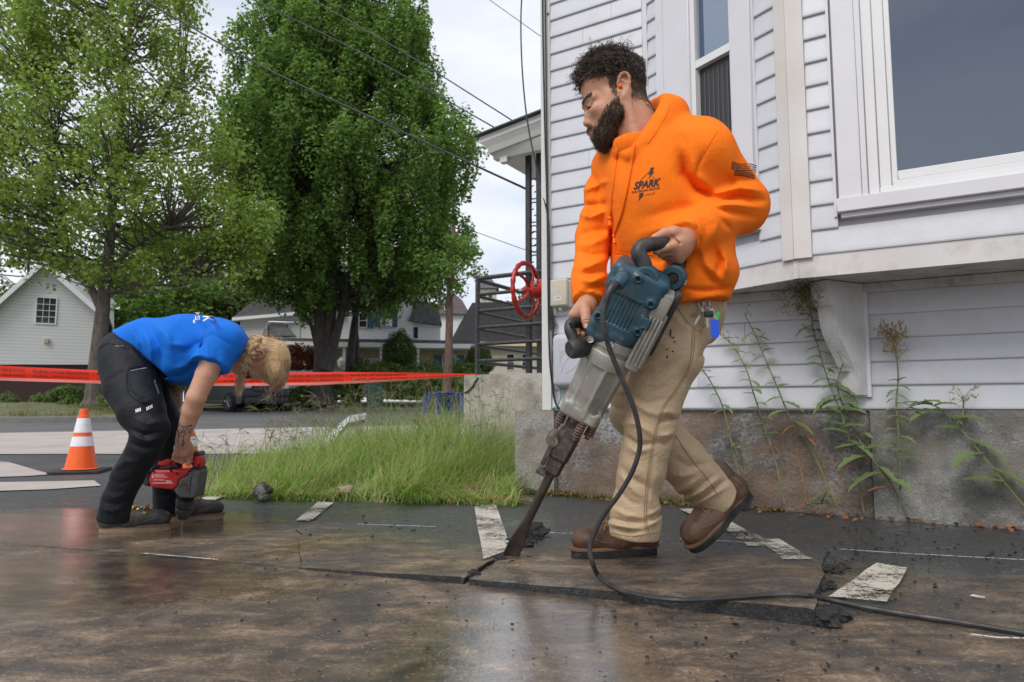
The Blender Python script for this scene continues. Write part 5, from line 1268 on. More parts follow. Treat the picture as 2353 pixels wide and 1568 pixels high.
if RR.x < 0: RR = -RR      # RR: to the right and down in the picture, VV: towards the viewer
def projpt(q):
    d = q-CAMP; zc = d.y*CP+d.z*SP; return 1176.5+FPX*d.x/zc, 784-FPX*(-d.y*SP+d.z*CP)/zc
def s_at(py):
    lo, hi = -.1, 1.3
    for _ in range(40):
        m = (lo+hi)/2
        if projpt(HT+AX*(HL*m))[1] > py: lo = m
        else: hi = m
    return lo*HL
def hq(py, r=0, v=0, da=0): return HT+AX*(s_at(py)+da)+RR*r+VV*v
ham = empty('breaker_hammer', HT, 'large blue electric breaker hammer with a chisel levering up the asphalt', 'demolition hammer')
HROT = Matrix((RR, VV, AX)).transposed()
def ring8(a, w_, h_, ch, cx=0, cv=0):
    """chamfered rectangle ring at height a along the axis"""
    q = [(w_-ch, -h_), (w_, -h_+ch), (w_, h_-ch), (w_-ch, h_), (-w_+ch, h_), (-w_, h_-ch), (-w_, -h_+ch), (-w_+ch, -h_)]
    return [HT+AX*a+RR*(x+cx)+VV*(y+cv) for x, y in q]
A_ = s_at
# chisel: shaft, forged neck, spade blade
mb = MB(); mb.tube([hq(1215), hq(1180), hq(1100), hq(1060), hq(1010)], [.015, .0145, .015, .016, .016], 10)
mb.loft([ring8(A_(1200), .015, .014, .005), ring8(A_(1218), .019, .013, .004), ring8(A_(1242), .025, .0115, .003), ring8(A_(1270), .026, .008, .002), ring8(A_(1288), .025, .002, .0008)], True, True)
mb.build('chisel', M_IRON, ham)
# tool retainer: octagonal nose, latch and pin
mb = MB(); mb.loft([ring8(A_(1085), .022, .022, .008), ring8(A_(1078), .026, .027, .010), ring8(A_(1052), .027, .028, .010), ring8(A_(1045), .031, .031, .012), ring8(A_(1000), .033, .033, .012), ring8(A_(990), .027, .027, .010), ring8(A_(940), .028, .028, .011)], True, False)
mb.build('tool_holder', M_IRON, ham)
mb = MB(); mb.box(hq(1050, -.036, .008), (.016, .030, .085), HROT, .005); mb.box(hq(1088, -.030, .010), (.030, .034, .018), HROT, .004); mb.lathe([(.019, -.026), (.021, -.02), (.021, .02), (.019, .026)], hq(1018, -.040, .006), VV, 16); mb.lathe([(.008, .025), (.008, .030)], hq(1018, -.040, .006), VV, 10)
mb.build('retainer_latch', mat('grimy_latch', (.12, .105, .09), .45, .3, 20, metal=.5, rvar=.1, dirt=(.2, .13, .085), dirt_scale=12, dirt_amt=.6), ham)
# bolts with coil springs under the barrel flange
for r, v in ((-.047, .012), (.018, .045), (.050, .006)):
    mb = MB(); c = hq(950, r, v); pts = [c+AX*(-.055*i/60)+RR*(.011*math.cos(i*.62))+VV*(.011*math.sin(i*.62)) for i in range(61)]; mb.tube(pts, .0042, 6)
    mb.tube([c+AX*.01, c-AX*.064], .0075, 8); mb.build('coil_spring', M_SPRING, ham)
# barrel: cast, faceted, with long recessed panels
BAR = SDF(); rotn = np.array([tuple(RR), tuple(VV), tuple(AX)]).T
a0, a1 = A_(952), A_(828); ac = (a0+a1)/2
BAR.chain([HT+AX*(a0+.03), HT+AX*(a1)], [.058, .066], .01)
BAR.box(HT+AX*(a0+.025), (.061, .061, .028), rotn, .016, .012)
for ang in range(8):
    th = ang*math.pi/4+.2; d = RR*math.cos(th)+VV*math.sin(th); tq = AX.cross(d); m3 = np.array([tuple(tq), tuple(d), tuple(AX)]).T
    BAR.box(HT+AX*(ac+.015)+d*.0655, (.015, .0045, .072), m3, .004, .004, 's')
    d2_ = RR*math.cos(th+math.pi/8)+VV*math.sin(th+math.pi/8)
    BAR.cap(HT+AX*(a0+.02)+d2_*.059, HT+AX*(a1)+d2_*.067, .005, .0045, .006)
BAR.half(HT+AX*(a0), -AX, .004); BAR.half(HT+AX*(a1+.01), AX, .004)
BAR.auto([HT+AX*a0, HT+AX*a1], .11); np_mesh('barrel', *BAR.mesh(.0031, 0), M_CAST, ham)
mb = MB(); C_ = HT+AX*A_(826)
mb.lathe([(.064, -.012), (.071, -.008), (.0725, .030), (.070, .034), (.066, .036), (.066, .046), (.071, .05), (.071, .075), (.05, .08)], C_, AX, 36); mb.build('collar', M_CAST, ham)
# motor housing, blue, with ribs, vents and screw bosses
MOT = SDF(); m0, m1 = A_(772), A_(628); mc = (m0+m1)/2; hl = (m1-m0)/2
MOT.box(HT+AX*mc+RR*-.012, (.074, .068, hl), rotn, .03, .01)
MOT.box(HT+AX*(m0+.01)+RR*-.025, (.066, .066, .045), rotn, .032, .02)
MOT.box(HT+AX*(m1-.035)+RR*-.015+VV*.0, (.082, .072, .045), rotn, .022, .01)
for i in range(8):
    x = -.058+i*.0105
    MOT.cap(HT+AX*(m0+.045)+RR*x+VV*.068, HT+AX*(m1-.075)+RR*x+VV*.068, .0032, .0032, .002, 's')
for x, a in ((-.074, m0+.05), (-.074, m1-.05), (.042, m0+.055), (.04, m1-.06), (-.064, m1-.02), (-.02, m1-.012)):
    MOT.cap(HT+AX*a+RR*x+VV*.05, HT+AX*a+RR*x+VV*.068, .013, .013, .01); MOT.cap(HT+AX*a+RR*x+VV*.072, HT+AX*a+RR*x+VV*.09, .0065, .0065, .002, 's')
MOT.box(HT+AX*(m0+.085)+RR*.048+VV*.07, (.016, .006, .016), rotn, .004, .006)
MOT.auto([HT+AX*m0, HT+AX*m1], .13); motor = np_mesh('motor_housing', *MOT.mesh(.0031, 0), M_BLUE, ham)
# vents: grilles of fine slots beside the ribs
mb = MB()
for (xc, ac_, w_, l_) in ((.040, (m0+m1)/2+.005, .020, .085), (-.077, m1-.1, .014, .08)):
    for i in range(int(l_/.0052)):
        for j in range(int(w_/.005)):
            q = HT+AX*(ac_-l_/2+i*.0052)+RR*(xc-w_/2+j*.005+.0013*(i % 2)); 
            mb.box(q+VV*.0675, (.0026, .0022, .0030), HROT)
tag(mb.build('vent', mat('vent_grille', (.10, .13, .14), .5, .2, 30), motor), kind='stuff')
# heat sink with fins on the right flank
mb = MB(); s0, s1 = A_(812), A_(642)
mb.box(HT+AX*((s0+s1)/2)+RR*.070+VV*.016, (.040, .096, s1-s0), HROT, .008)
hsk = mb.build('gear_housing', M_CAST, ham)
for i in range(6):
    mb = MB(); v = -.022+i*.0145; mb.box(HT+AX*(s0+.01+(s1-s0)*.36)+RR*.0785+VV*(v+.004), (.036, .0055, (s1-s0)*.70), HROT, .0015, 1); mb.build('fin', M_CAST, hsk)
for i in range(4):
    mb = MB(); mb.box(HT+AX*(s0+.012+(s1-s0)*.34)+RR*(.056+i*.0105)+VV*.0655, (.0052, .010, (s1-s0)*.62), HROT, .0012, 1); mb.build('fin', M_CAST, hsk)
mb = MB(); mb.box(HT+AX*(s1-.045)+RR*.068+VV*.0652, (.040, .004, .062), HROT, .002); mb.build('rating_plate', mat('bare_plate', (.30, .27, .24), .55, .12, 20, metal=.2), hsk)
mb = MB(); mb.box(HT+AX*((s0+s1)/2+.03)+RR*.097+VV*-.004, (.022, .080, (s1-s0)*.82), HROT, .01); mb.build('side_cover', M_BLK, ham)
# top: pivots and the D handle
def pivot(c, name='handle_pivot'):
    mb = MB(); d_ = (VV*.9+RR*-.1).normalized()
    mb.lathe([(.0, .0), (.030, 0), (.035, .004), (.035, .040), (.031, .045), (.017, .0455), (.017, .036), (.0, .036)], c, d_, 28)
    mb.box(c+AX*-.035+d_*.020, (.060, .036, .058), HROT, .010)
    o = mb.build(name, M_BLUE, ham); mb = MB(); mb.lathe([(.0, .036), (.0125, .036), (.0125, .041), (.0, .041)], c, d_, 14); mb.build('pivot_pin', M_IRON, o)
    for sx, sa in ((-.024, -.05), (.026, -.052), (.034, .004)): 
        mb = MB(); mb.lathe([(.0075, .038), (.0075, .044), (.003, .0445), (.003, .042)], c+RR*sx+AX*sa, d_, 10); mb.build('screw', M_STEEL, o)
pv1 = P(1489, 638, 1.835); pv2 = P(1551, 635, 1.895)
pivot(pv1); pivot(pv2)
mb = MB(); loop = catmull([pv1+VV*.02, P(1479, 606, 1.815), P(1467, 583, 1.815), P(1475, 567, 1.82), P(1492, 562, 1.825)], 6)
mb.tube(loop, [.021]*len(loop), 14); l2 = catmull([P(1560, 574, 1.925), P(1566, 590, 1.93), P(1560, 612, 1.91), pv2+VV*.01], 6); mb.tube(l2, .019, 12)
hdl = mb.build('handle', M_BLK, ham)
mb = MB(); g = catmull([P(1490, 562.5, 1.825), P(1512, 560, 1.835), P(1530, 558, 1.86), P(1548, 563, 1.90), P(1560, 574, 1.925)], 6); mb.tube(g, [.0185+.0009*(i % 2) for i in range(len(g))], 16); mb.build('grip', M_GRIP, hdl)
# front D handle: knob, arm and grip
mb = MB(); kx = (P(1395, 800, 1.95)-P(1318, 805, 1.93)).normalized(); k0 = P(1322, 801, 1.925)
mb.lathe([(.004, -.022), (.022, -.021), (.0285, -.012), (.029, .022), (.024, .028), (.024, .032), (.027, .034), (.027, .040), (.0235, .042), (.0235, .048), (.0265, .05), (.0265, .058), (.023, .06), (.023, .075)], k0, (kx+VV*-.35).normalized(), 24); fh_ = mb.build('front_handle', M_BLK, ham)
mb = MB(); arm = catmull([P(1328, 800, 1.945), P(1316, 775, 1.95), P(1309, 755, 1.955), P(1314, 742, 1.965), P(1330, 742, 1.98)], 6); mb.tube(arm, [.0165]*len(arm), 14); mb.tube([P(1328, 742, 1.98), P(1372, 747, 2.01)], .0165, 12); mb.tube(catmull([P(1372, 747, 2.01), P(1384, 765, 2.0), P(1384, 798, 1.98)], 5), .015, 10); mb.build('handle_bow', M_BLK, fh_)
mb = MB(); mb.lathe([(.0085, 0), (.0085, .002), (.0, .002)], P(1312, 747, 1.938), VV-RR*.8, 12); mb.build('screw_hole', mat('deep_black', (.004, .004, .004), .9, .1, 10), fh_)
# cable with bend sleeve
mb = MB(); c0 = P(1424, 648, 1.765); mb.lathe([(.019, -.02), (.019, .010), (.015, .018)], c0, P(1404, 672, 1.74)-c0, 16); mb.build('cable_gland', M_BLUE, ham)
mb = MB(); sl = catmull([c0, P(1409, 658, 1.745), P(1398, 676, 1.738), P(1392, 696, 1.738)], 5); mb.tube(sl, [.0125-.0003*i for i in range(len(sl))], 10); mb.build('bend_sleeve', M_BLK, ham)
mb = MB(); cp_ = [P(1392, 694, 1.738), P(1386, 722, 1.74), P(1388, 752, 1.745), P(1400, 800, 1.76), P(1420, 850, 1.78), P(1442, 900, 1.79), P(1460, 950, 1.80), P(1470, 1000, 1.81), P(1468, 1040, 1.82), P(1450, 1090, 1.84), P(1420, 1140, 1.87), P(1390, 1180, 1.89), P(1366, 1225, 1.90), P(1355, 1262, 1.90), P(1362, 1295, 1.895)]
gp = [G(x, y, .0085+dz) for x, y, dz in ((1378, 1326, .028), (1420, 1353, .022), (1480, 1370, .026), (1560, 1379, .03), (1650, 1376, .03), (1730, 1370, .033), (1800, 1366, .037), (1850, 1368, .035), (1900, 1378, .008), (1980, 1395, .002), (2060, 1409, 0), (2200, 1430, 0), (2353, 1456, 0), (2500, 1482, 0))]
cb = catmull(cp_+gp, 8); mb.tube(cb, .0068, 8); tag(mb.build('power_cable', M_BLK, ham))
for r, v, a in ((-.066, .055, A_(790)), (-.01, .07, A_(778))):
    mb = MB(); mb.lathe([(.010, 0), (.010, .007), (.006, .0075), (.006, .004), (0, .004)], HT+AX*a+RR*r+VV*v, VV, 14); mb.build('screw', M_STEEL, ham)
# ================================================================== WOMAN BENDING OVER THE DRILL
M_SKIN2 = skin_mat('skin_fair', (.58, .315, .21)); 
def tattoo_skin():
    m = M_SKIN2.copy(); m.name = 'tattooed_skin'; t = m.node_tree; b = t.nodes['Principled BSDF']; src = b.inputs['Base Color'].links[0].from_socket
    v = noise_node(t, 30, 4, .6, dist=2.5); v2 = noise_node(t, 13, 3, .5, dist=1)
    k = math_(t, 'MULTIPLY', ramp(t, v.outputs['Fac'], [(.42, (1, 1, 1)), (.50, (0.25,)*3), (.56, (.9,)*3)]).outputs[0], ramp(t, v2.outputs['Fac'], [(.35, (.45,)*3), (.55, (1, 1, 1))]).outputs[0])
    c = mixc(t, math_(t, 'MULTIPLY', k, .88), src, (.045, .04, .042)); t.links.new(c, b.inputs['Base Color']); return m
M_TATT = tattoo_skin()
M_SHIRT = cloth_mat('blue_cotton', (.008, .15, .62), .85, 900, .06, .25, .05, crease=1.0, csc=8)
M_DARK = cloth_mat('dark_work_cloth', (.0075, .0085, .012), .6, 900, .15, .3, .0, dirt=(.028, .027, .026), dirt_amt=.45, dscale=9, crease=.8, csc=11)
M_BLOND = hair_mat('blond_hair', [(.20, .11, .05), (.46, .28, .13), (.64, .43, .22), (.85, .66, .42)], .38)
M_WPRINT = mat('white_print', (.8, .82, .85), .7, .04, 40)
woman = empty('person', G(300, 1226), 'woman in blue tee and dark trousers bent double over a red rotary drill', 'person')
YV = Vector((0, 1, 0))
sh = SDF()
sh.chain([P(280, 798, 2.79), P(340, 790, 2.80), P(430, 800, 2.81), P(497, 792, 2.81)], [.074, .094, .130, .112], .05, wide=YV, by=1.3)
sh.cap(P(518, 788, 2.66), P(518, 788, 2.96), .066, .066, .05); sh.cap(P(525, 792, 2.74), P(545, 812, 2.80), .075, .066, .04)
sh.cap(P(512, 790, 2.66), P(487, 838, 2.615), .072, .070, .03); sh.cap(P(512, 795, 2.96), P(470, 850, 2.99), .07, .066, .03)
sh.ell(P(425, 838, 2.80), (.095, .13, .075), None, .05)
sh.cut(P(484, 842, 2.612), (P(484, 842, 2.612)-P(512, 790, 2.66)), .10); sh.cut(P(466, 856, 2.99), P(466, 856, 2.99)-P(512, 795, 2.96), .085)
sh.cut(P(547, 816, 2.80), Vector((.72, 0, -.55)), .085)
hm = [(249, 755), (262, 758), (293, 781), (313, 810), (350, 834), (362, 850)]
sh.folds += [([(330, 760), (345, 800), (350, 830)], .010, 8), ([(345, 755), (370, 800), (372, 850)], -.009, 9), ([(380, 760), (395, 790), (440, 800)], .006, 9), ([(300, 750), (315, 780), (320, 805)], .007, 7), ([(395, 850), (430, 840), (462, 790)], .008, 10), ([(380, 865), (420, 862), (458, 830)], -.008, 9),
    ([(470, 775), (462, 800), (468, 822)], -.007, 5), ([(478, 775), (474, 800), (480, 830)], .005, 6), ([(468, 776), (490, 768), (520, 785), (546, 800)], -.004, 4), ([(400, 740), (430, 770), (450, 790)], -.004, 12), ([(355, 745), (380, 770), (400, 830)], .005, 9), ([(410, 810), (440, 800), (465, 780)], -.006, 10), ([(500, 800), (498, 830), (505, 850)], -.004, 8)]
sh.folds[:] = [(a, b_*1.6, c*.9) for a, b_, c in sh.folds]
def shem(p, d):
    X, Y = proj_np(p); x0, y0 = 251, 757; x1, y1 = 352, 836
    e_ = ((X-x0)*(y1-y0)-(Y-y0)*(x1-x0))/math.hypot(x1-x0, y1-y0)/560      # >0 on the shirt's side
    return np.where(Y < 870, np.maximum(d, -e_-.004*np.sin(p[:, 1]*40)), d)+.002*np.sin(p[:, 0]*40+p[:, 1]*23)*np.sin(p[:, 2]*35+p[:, 1]*31)
sh.post = shem
sh.auto([P(250, 760, 2.6), P(250, 760, 3.0), P(550, 700, 2.6), P(480, 890, 3.05)], .08)
shirt = np_mesh('tee_shirt', *sh.mesh(.0058, 0), M_SHIRT, woman)
def rotmap(cx, cy, kx, ky): return lambda x, y: (cx+y*ky, cy+x*kx)
for txt, sz, cx, cy, kx, ky in (('K', 34, 477, 732, .62, 1.0), ('ICES', 15, 453, 727, .62, 1.0), ('LLC', 6, 446, 739, .7, 1.0)):
    vs_, fs_ = text_mesh(txt, sz, 0, .5); vs_, fs_ = subdivide2d(vs_, fs_, 8); decal_shape(sh, [(vs_, fs_)], rotmap(cx, cy, kx, ky), .002).build('shirt_print', M_WPRINT, shirt)
seam(shirt, sh, [(470, 775), (490, 769), (515, 779), (540, 799)], M_SHIRT, .0013); seam(shirt, sh, [(469, 812), (480, 830), (500, 850)], M_SHIRT, .0013)
# trousers
pt = SDF()
WRK, WRA, WLK, WLA = P(346, 986, 2.575), P(260, 1190, 2.645), P(386, 985, 2.83), P(384, 1180, 2.94)
pt.ell(P(288, 822, 2.79), (.082, .145, .088), None, .04)
pt.chain([P(291, 838, 2.72), P(304, 887, 2.68), P(326, 946, 2.605), WRK, P(334, 1026, 2.585), P(292, 1098, 2.615), P(269, 1150, 2.635), WRA], [.102, .100, .083, .066, .060, .056, .053, .056], .012)
pt.chain([P(310, 840, 2.88), WLK, P(384, 1100, 2.90), WLA], [.098, .062, .056, .055], .014)
pt.cap(P(288, 800, 2.79), P(332, 832, 2.79), .072, .080, .04, wide=YV, by=1.45)
pt.cut(WRA+Vector((-.01, 0, -.014)), (-.15, 0, -1), .11); pt.cut(WLA, (0, 0, -1), .11)
pt.folds += [([(300, 985), (330, 1000), (378, 990)], -.008, 7), ([(303, 1000), (335, 1015), (376, 1010)], .007, 7), ([(298, 1018), (330, 1030), (368, 1028)], -.006, 7), ([(310, 960), (340, 975), (380, 965)], .006, 7), ([(330, 930), (360, 950), (380, 945)], -.006, 8),
    ([(235, 1130), (260, 1145), (305, 1130)], .007, 6), ([(230, 1150), (262, 1160), (300, 1148)], -.007, 6), ([(245, 1100), (275, 1112), (318, 1100)], -.006, 8), ([(226, 1168), (255, 1176), (296, 1166)], .007, 5), ([(260, 1080), (290, 1060), (330, 1065)], .005, 9),
    ([(240, 880), (280, 860), (340, 850)], -.004, 12), ([(290, 853), (295, 900), (330, 926), (356, 915)], .004, 5), ([(300, 851), (336, 845)], -.005, 3), ([(262, 790), (300, 800), (340, 845)], .004, 8), ([(350, 1130), (380, 1140), (408, 1125)], -.005, 7), ([(350, 1110), (380, 1115), (408, 1100)], .006, 8)]
pt.folds[:] = [(a, b_*(.85 if min(q[1] for q in a) > 1060 else 1.5), c*.75) for a, b_, c in pt.folds]
pt.auto([P(230, 770, 2.6), P(230, 770, 3.0), WRA, WLA, WRK, WLK], .13)
pants = np_mesh('work_trousers', *pt.mesh(.0058, 0), M_DARK, woman)
M_GREYS = mat('grey_piping', (.25, .26, .27), .6, .1, 40)
seam(pants, pt, [(300, 853), (318, 849), (336, 846)], M_GREYS, .0024)
seam(pants, pt, [(228, 800), (245, 790), (268, 792), (288, 800)], M_DARK, .002); seam(pants, pt, [(291, 858), (294, 900), (318, 922), (344, 926)], M_DARK, .0022)
tb = []
for (x0, y0, x1, y1) in ((311, 945, 324, 941), (336, 940, 351, 933)):
    for k in range(4):
        f = k/4; xa = x0+(x1-x0)*f; ya = y0+(y1-y0)*f; w_ = (x1-x0)/4*.72; tb.append(([(xa, ya-4), (xa+w_, ya-4.8), (xa+w_+.8, ya+2.8), (xa+.8, ya+3.6)], [(0, 1, 2, 3)]))
decal_shape(pt, tb, lambda x, y: (x, y), .0015).build('reflective_tab', M_WPRINT, pants)
vs_, fs_ = text_mesh('TRUEWERK', 4.2, 0, .1); decal_shape(pt, [(vs_, fs_)], lambda x, y: (274+x*.85, 795.5-y+x*.05), .0015).build('pocket_label', M_GREYS, pants)
vs_, fs_ = text_mesh('TRUEWERK', 6.4, 0, .1); decal_shape(pt, [(vs_, fs_)], lambda x, y: (359.5+x*.33+y*.9, 889+x-y*.25), .0015).build('leg_label', M_GREYS, pants)
# shoes
M_SHOE = mat('worn_black_leather', (.026, .025, .025), .6, .3, 14, bump=.4, bscale=120, bdist=.004, dirt=(.12, .115, .105), dirt_scale=16, dirt_amt=.6); M_WEDGE = mat('tan_crepe_sole', (.27, .19, .12), .8, .2, 20, dirt=(.13, .10, .07), dirt_scale=14, dirt_amt=.7)
a, b_ = G(222, 1227), G(357, 1222); boot('work_shoe', woman, a+Vector((0, .02, 0)), (b_-a), (0, 0, 1), .262, (M_SHOE, M_WELT, M_WEDGE), M_LACE, .03, 8, True)
a, b_ = G(357, 1201), G(497, 1195); boot('work_shoe', woman, a+Vector((0, .02, 0)), (b_-a), (0, 0, 1), .268, (M_SHOE, M_WELT, M_WEDGE), M_LACE, .03, 9, True)
# ---- head, hands, body
KH = .88; W0 = P(588, 819, 2.775)+Vector((0, .066, 0)); WU = Vector((.985, 0, -.06)).normalized(); WF = Vector((-.02, 0, -1)).normalized(); WF = (WF-WU*WF.dot(WU)).normalized(); WN = Vector((0, -1, 0))
whp = lambda x, y, z: W0+WF*(x*KH)+WN*(y*KH)+WU*(z*KH)
WM = np.array([tuple(WF), tuple(WN), tuple(WU)]).T
_SDF = SDF
class Scaled(SDF):
    def ell(s, c, r, rot=None, k=.02, op='u'): return _SDF.ell(s, c, tuple(q*KH for q in r), rot, k*KH, op)
    def cap(s, a, b, ra, rb=None, k=.02, op='u', wide=None, by=1.0): return _SDF.cap(s, a, b, ra*KH, (ra if rb is None else rb)*KH, k*KH, op, wide, by)
SDF = Scaled; ws = build_head(whp, WM, False); SDF = _SDF
ws.__class__ = _SDF
WNK = P(530, 815, 2.80)
ws.chain([whp(-.03, 0, -.03), whp(-.035, 0, -.09), WNK, P(505, 800, 2.80)], [.046, .043, .050, .07], .03)
ws.auto([whp(-.1, 0, .12), whp(.12, 0, -.14), whp(0, .09, 0), whp(0, -.09, 0), WNK, P(505, 800, 2.80)], .06)
Vh2, Fh2 = ws.mesh(.0030, 0)
WRS, WRE, WRW = P(503, 800, 2.63), P(451, 912, 2.605), P(419, 1010, 2.685)
WLS, WLE, WLW = P(490, 805, 2.96), P(402, 880, 2.97), P(377, 1000, 2.90)
ar = SDF(); ar.chain([WRS, WRS.lerp(WRE, .55), WRE, WRE.lerp(WRW, .3), WRW], [.048, .040, .0355, .0355, .0255], .008)
wm = [P(403.5+10.4*i, 1046+1.0*i, 2.778+.004*i) for i in range(4)]
for i in range(4):
    ar.cap(WRW.lerp(wm[i], .2), wm[i], .017, .0115, .016); p2 = P((401, 409, 418.5, 433)[i], (1054, 1058, 1061, 1065)[i], 2.80); p3 = p2+Vector((.004, .030, .010))
    ar.chain([wm[i], p2, p3], [.0112, .0100, .009], .004); ar.ell(wm[i]+Vector((0, -.005, 0)), (.008, .007, .008), None, .008)
ar.ell(P(419, 1032, 2.735), (.030, .022, .034), None, .015); ar.chain([P(430, 1020, 2.72), P(440, 1034, 2.76), P(438, 1044, 2.80)], [.017, .013, .0105], .01)
ar.auto([WRS, WRE, WRW]+wm, .09)
la = SDF(); la.chain([WLS, WLE, WLE.lerp(WLW, .35), WLW], [.05, .038, .037, .026], .03)
la.ell(P(374, 1016, 2.875), (.030, .024, .030), None, .015)
for i in range(4):
    q0 = P(374+2*i, 1018-3*i, 2.86+.01*i); la.chain([q0, P(383+1.4*i, 1024-3.4*i, 2.855+.008*i), P(388.5-.5*i, 1027-2.0*i, 2.865+.008*i)], [.012, .0105, .009], .004)
la.auto([WLS, WLE, WLW, P(374, 1016, 2.875)], .09)
wb = SDF(); wb.chain([P(285, 800, 2.79), P(340, 790, 2.80), P(430, 795, 2.80), P(505, 800, 2.80)], [.06, .075, .09, .07], .04, wide=YV, by=1.2)
wb.cap(WRS, WLS, .045, .045, .04); wb.chain([P(289, 835, 2.72), WRK, WRK.lerp(WRA, .8)], [.075, .045, .034], .02); wb.chain([P(305, 835, 2.88), WLK, WLK.lerp(WLA, .8)], [.075, .045, .034], .02); wb.auto([P(230, 760, 2.6), WRA, WLA, WRS, WLS], .12)
parts = [(Vh2, Fh2), ar.mesh(.0032, 0), wb.mesh(.011, 0), la.mesh(.0040, 0)]
nA = sum(len(F) for V, F in parts[:3]); body2 = np_mesh('body', *merge_np(parts), [M_SKIN2, M_TATT], woman)
mi = np.zeros(len(body2.data.polygons), np.int32); mi[nA:] = 1; body2.data.polygons.foreach_set('material_index', mi)
M_INK = mat('tattoo_ink', (.06, .05, .055), .6, .2, 60)
for pl, r_ in (([(412, 975), (422, 980), (441, 977)], .0042), ([(411, 982), (420, 994), (431, 985), (437, 996), (439, 985)], .0013), ([(413, 972), (408, 985), (414, 996), (421, 986), (414, 976)], .0022), ([(409, 990), (410, 1006), (409, 1018)], .0016), ([(425, 990), (421, 1010), (420, 1024)], .0016), ([(407, 998), (418, 1003), (434, 992)], .0011), ([(418, 1016), (421, 1012), (424, 1018), (420, 1026), (418, 1016)], .0015)):
    q = catmull([Vector((x, y, 0)) for x, y in pl], 6); pp = [ar.march(v.x, v.y) for v in q]; pp = [p for p in pp if p is not None]
    if len(pp) > 2: MB().tube(pp, r_*.8, 4, squash=1).build('tattoo', M_INK, body2)
mb = MB(); mb.lathe([(.006, 0), (.0068, .008), (.005, .013)], whp(.003, .080, -.004), WN, 10); mb.build('earplug', MATS['orange_foam'], woman)
# safety glasses
mb = MB(); 
for sg in (1, -1): mb.loft([[whp(.103+.006*math.cos(a*.785)-abs(.028*sg)*.2, .030*sg+.024*math.cos(a*.785), -.042+.015*math.sin(a*.785)) for a in range(8)], [whp(.107+.006*math.cos(a*.785)-abs(.028*sg)*.2, .030*sg+.021*math.cos(a*.785), -.042+.012*math.sin(a*.785)) for a in range(8)]])
mb.tube([whp(.100, .052, -.038), whp(.05, .078, -.028), whp(.0, .080, -.012)], .0028, 6); mb.build('safety_glasses', mat('dark_lens', (.01, .011, .012), .08, .1, 10, spec=.8), woman)
# ---- hair: scalp, falling front, braid
rg2 = np.random.default_rng(5); wc = SDF()
wc.ell(whp(.010, 0, .050), tuple(k*KH for k in (.100, .083, .084)), WM, .02); wc.ell(whp(.05, 0, .04), tuple(k*KH for k in (.058, .068, .062)), WM, .03)
wc.half(whp(.0, 0, -.005), Vector(WU*-1)+Vector(WF*.42), .01)
wc.ell(whp(-.004, .085, .0), (.028, .03, .036), WM, .006, 's')
wc.ell(whp(-.05, 0, -.02), tuple(k*KH for k in (.055, .066, .05)), WM, .03)
wc.ell(whp(.080, .0, .088), tuple(k*KH for k in (.052, .070, .036)), WM, .02); wc.ell(whp(.062, .050, .082), tuple(k*KH for k in (.045, .030, .034)), WM, .02)
wc.auto([whp(-.12, 0, .14), whp(.13, 0, -.08), whp(0, .1, 0), whp(0, -.1, 0)], .03)
Vw, Fw = wc.mesh(.0042, 0)
def wl(p): q = np.asarray(p)-np.array(tuple(W0)); return np.stack([q@np.array(tuple(WF)), q@np.array(tuple(WN)), q@np.array(tuple(WU))], 1)/KH
p, nrm = sample_mesh(Vw, Fw, 9000, rg2); q = wl(p)
back = q[:, 0] < -.005
dv = np.where(back[:, None], -np.array(tuple(WU))*1.0+np.array([[0, 0, .1]]), np.array([[.10, 0, -1.0]]))
H1 = strand_field(p, nrm, .018, 6, dv, .012, .0006, .4, .00062, .05, rg2)
# loose locks falling past the forehead
fr_ = []
for i in range(84):
    r0 = whp(rg2.uniform(.02, .085), rg2.uniform(-.03, .078), rg2.uniform(.060, .118)); Lh = rg2.uniform(.025, .05) if i > 34 else rg2.uniform(.08, .135); sw = rg2.normal(size=3)*.010
    t = np.linspace(0, 1, 12)[:, None]; s0 = np.array(tuple(r0)); fr_.append(s0+t*np.array([[-.012+sw[0], sw[1], -Lh]])+np.sin(t*np.pi*rg2.uniform(.6, 1.8))*np.array([[sw[2]*1.4+.006, sw[0], 0]])+(t**3)*np.array([[-.035*rg2.random(), 0, 0]]))
H2 = strands(np.array(fr_), np.tile(.00065*(1-.4*np.linspace(0, 1, 12))[None], (len(fr_), 1)))
# fly-aways along the top
p2, n2 = sample_mesh(Vw, Fw, 900, rg2); k = (n2[:, 2] > .3); H3 = strand_field(p2[k], n2[k], .028, 6, np.tile([[-.5, 0, .3]], (k.sum(), 1)), .4, .004, .8, .0003, .8, rg2)
np_mesh('hair', *merge_np([(Vw, Fw), H1, H2, H3]), M_BLOND, woman)
bp = catmull([P(583, 786, 2.73), P(577, 803, 2.705), P(567, 826, 2.70), P(560, 845, 2.705), P(557, 855, 2.71)], 4)
br = SDF(); NB = 11
for i in range(NB):
    f = i/(NB-1); k = f*(len(bp)-1); a = bp[int(k)].lerp(bp[min(int(k)+1, len(bp)-1)], k-int(k)); t = (bp[min(int(k)+1, len(bp)-1)]-bp[max(int(k)-1, 0)]).normalized(); sd_ = t.cross(Vector((0, -1, 0))).normalized(); sg = 1 if i % 2 else -1; w_ = .021*(1-.42*f)
    br.cap(a+sd_*(w_*.95*sg)-t*.014, a-sd_*(w_*.18*sg)+t*.012+Vector((0, -.010, 0)), w_*.52, w_*.40, .003)
br.chain(bp[::4], [.012, .011, .010, .008, .008][:len(bp[::4])], .006); br.auto([tuple(v) for v in bp], .045)
Vb2, Fb2 = br.mesh(.0030, 0); p, nrm = sample_mesh(Vb2, Fb2, 900, rg2)
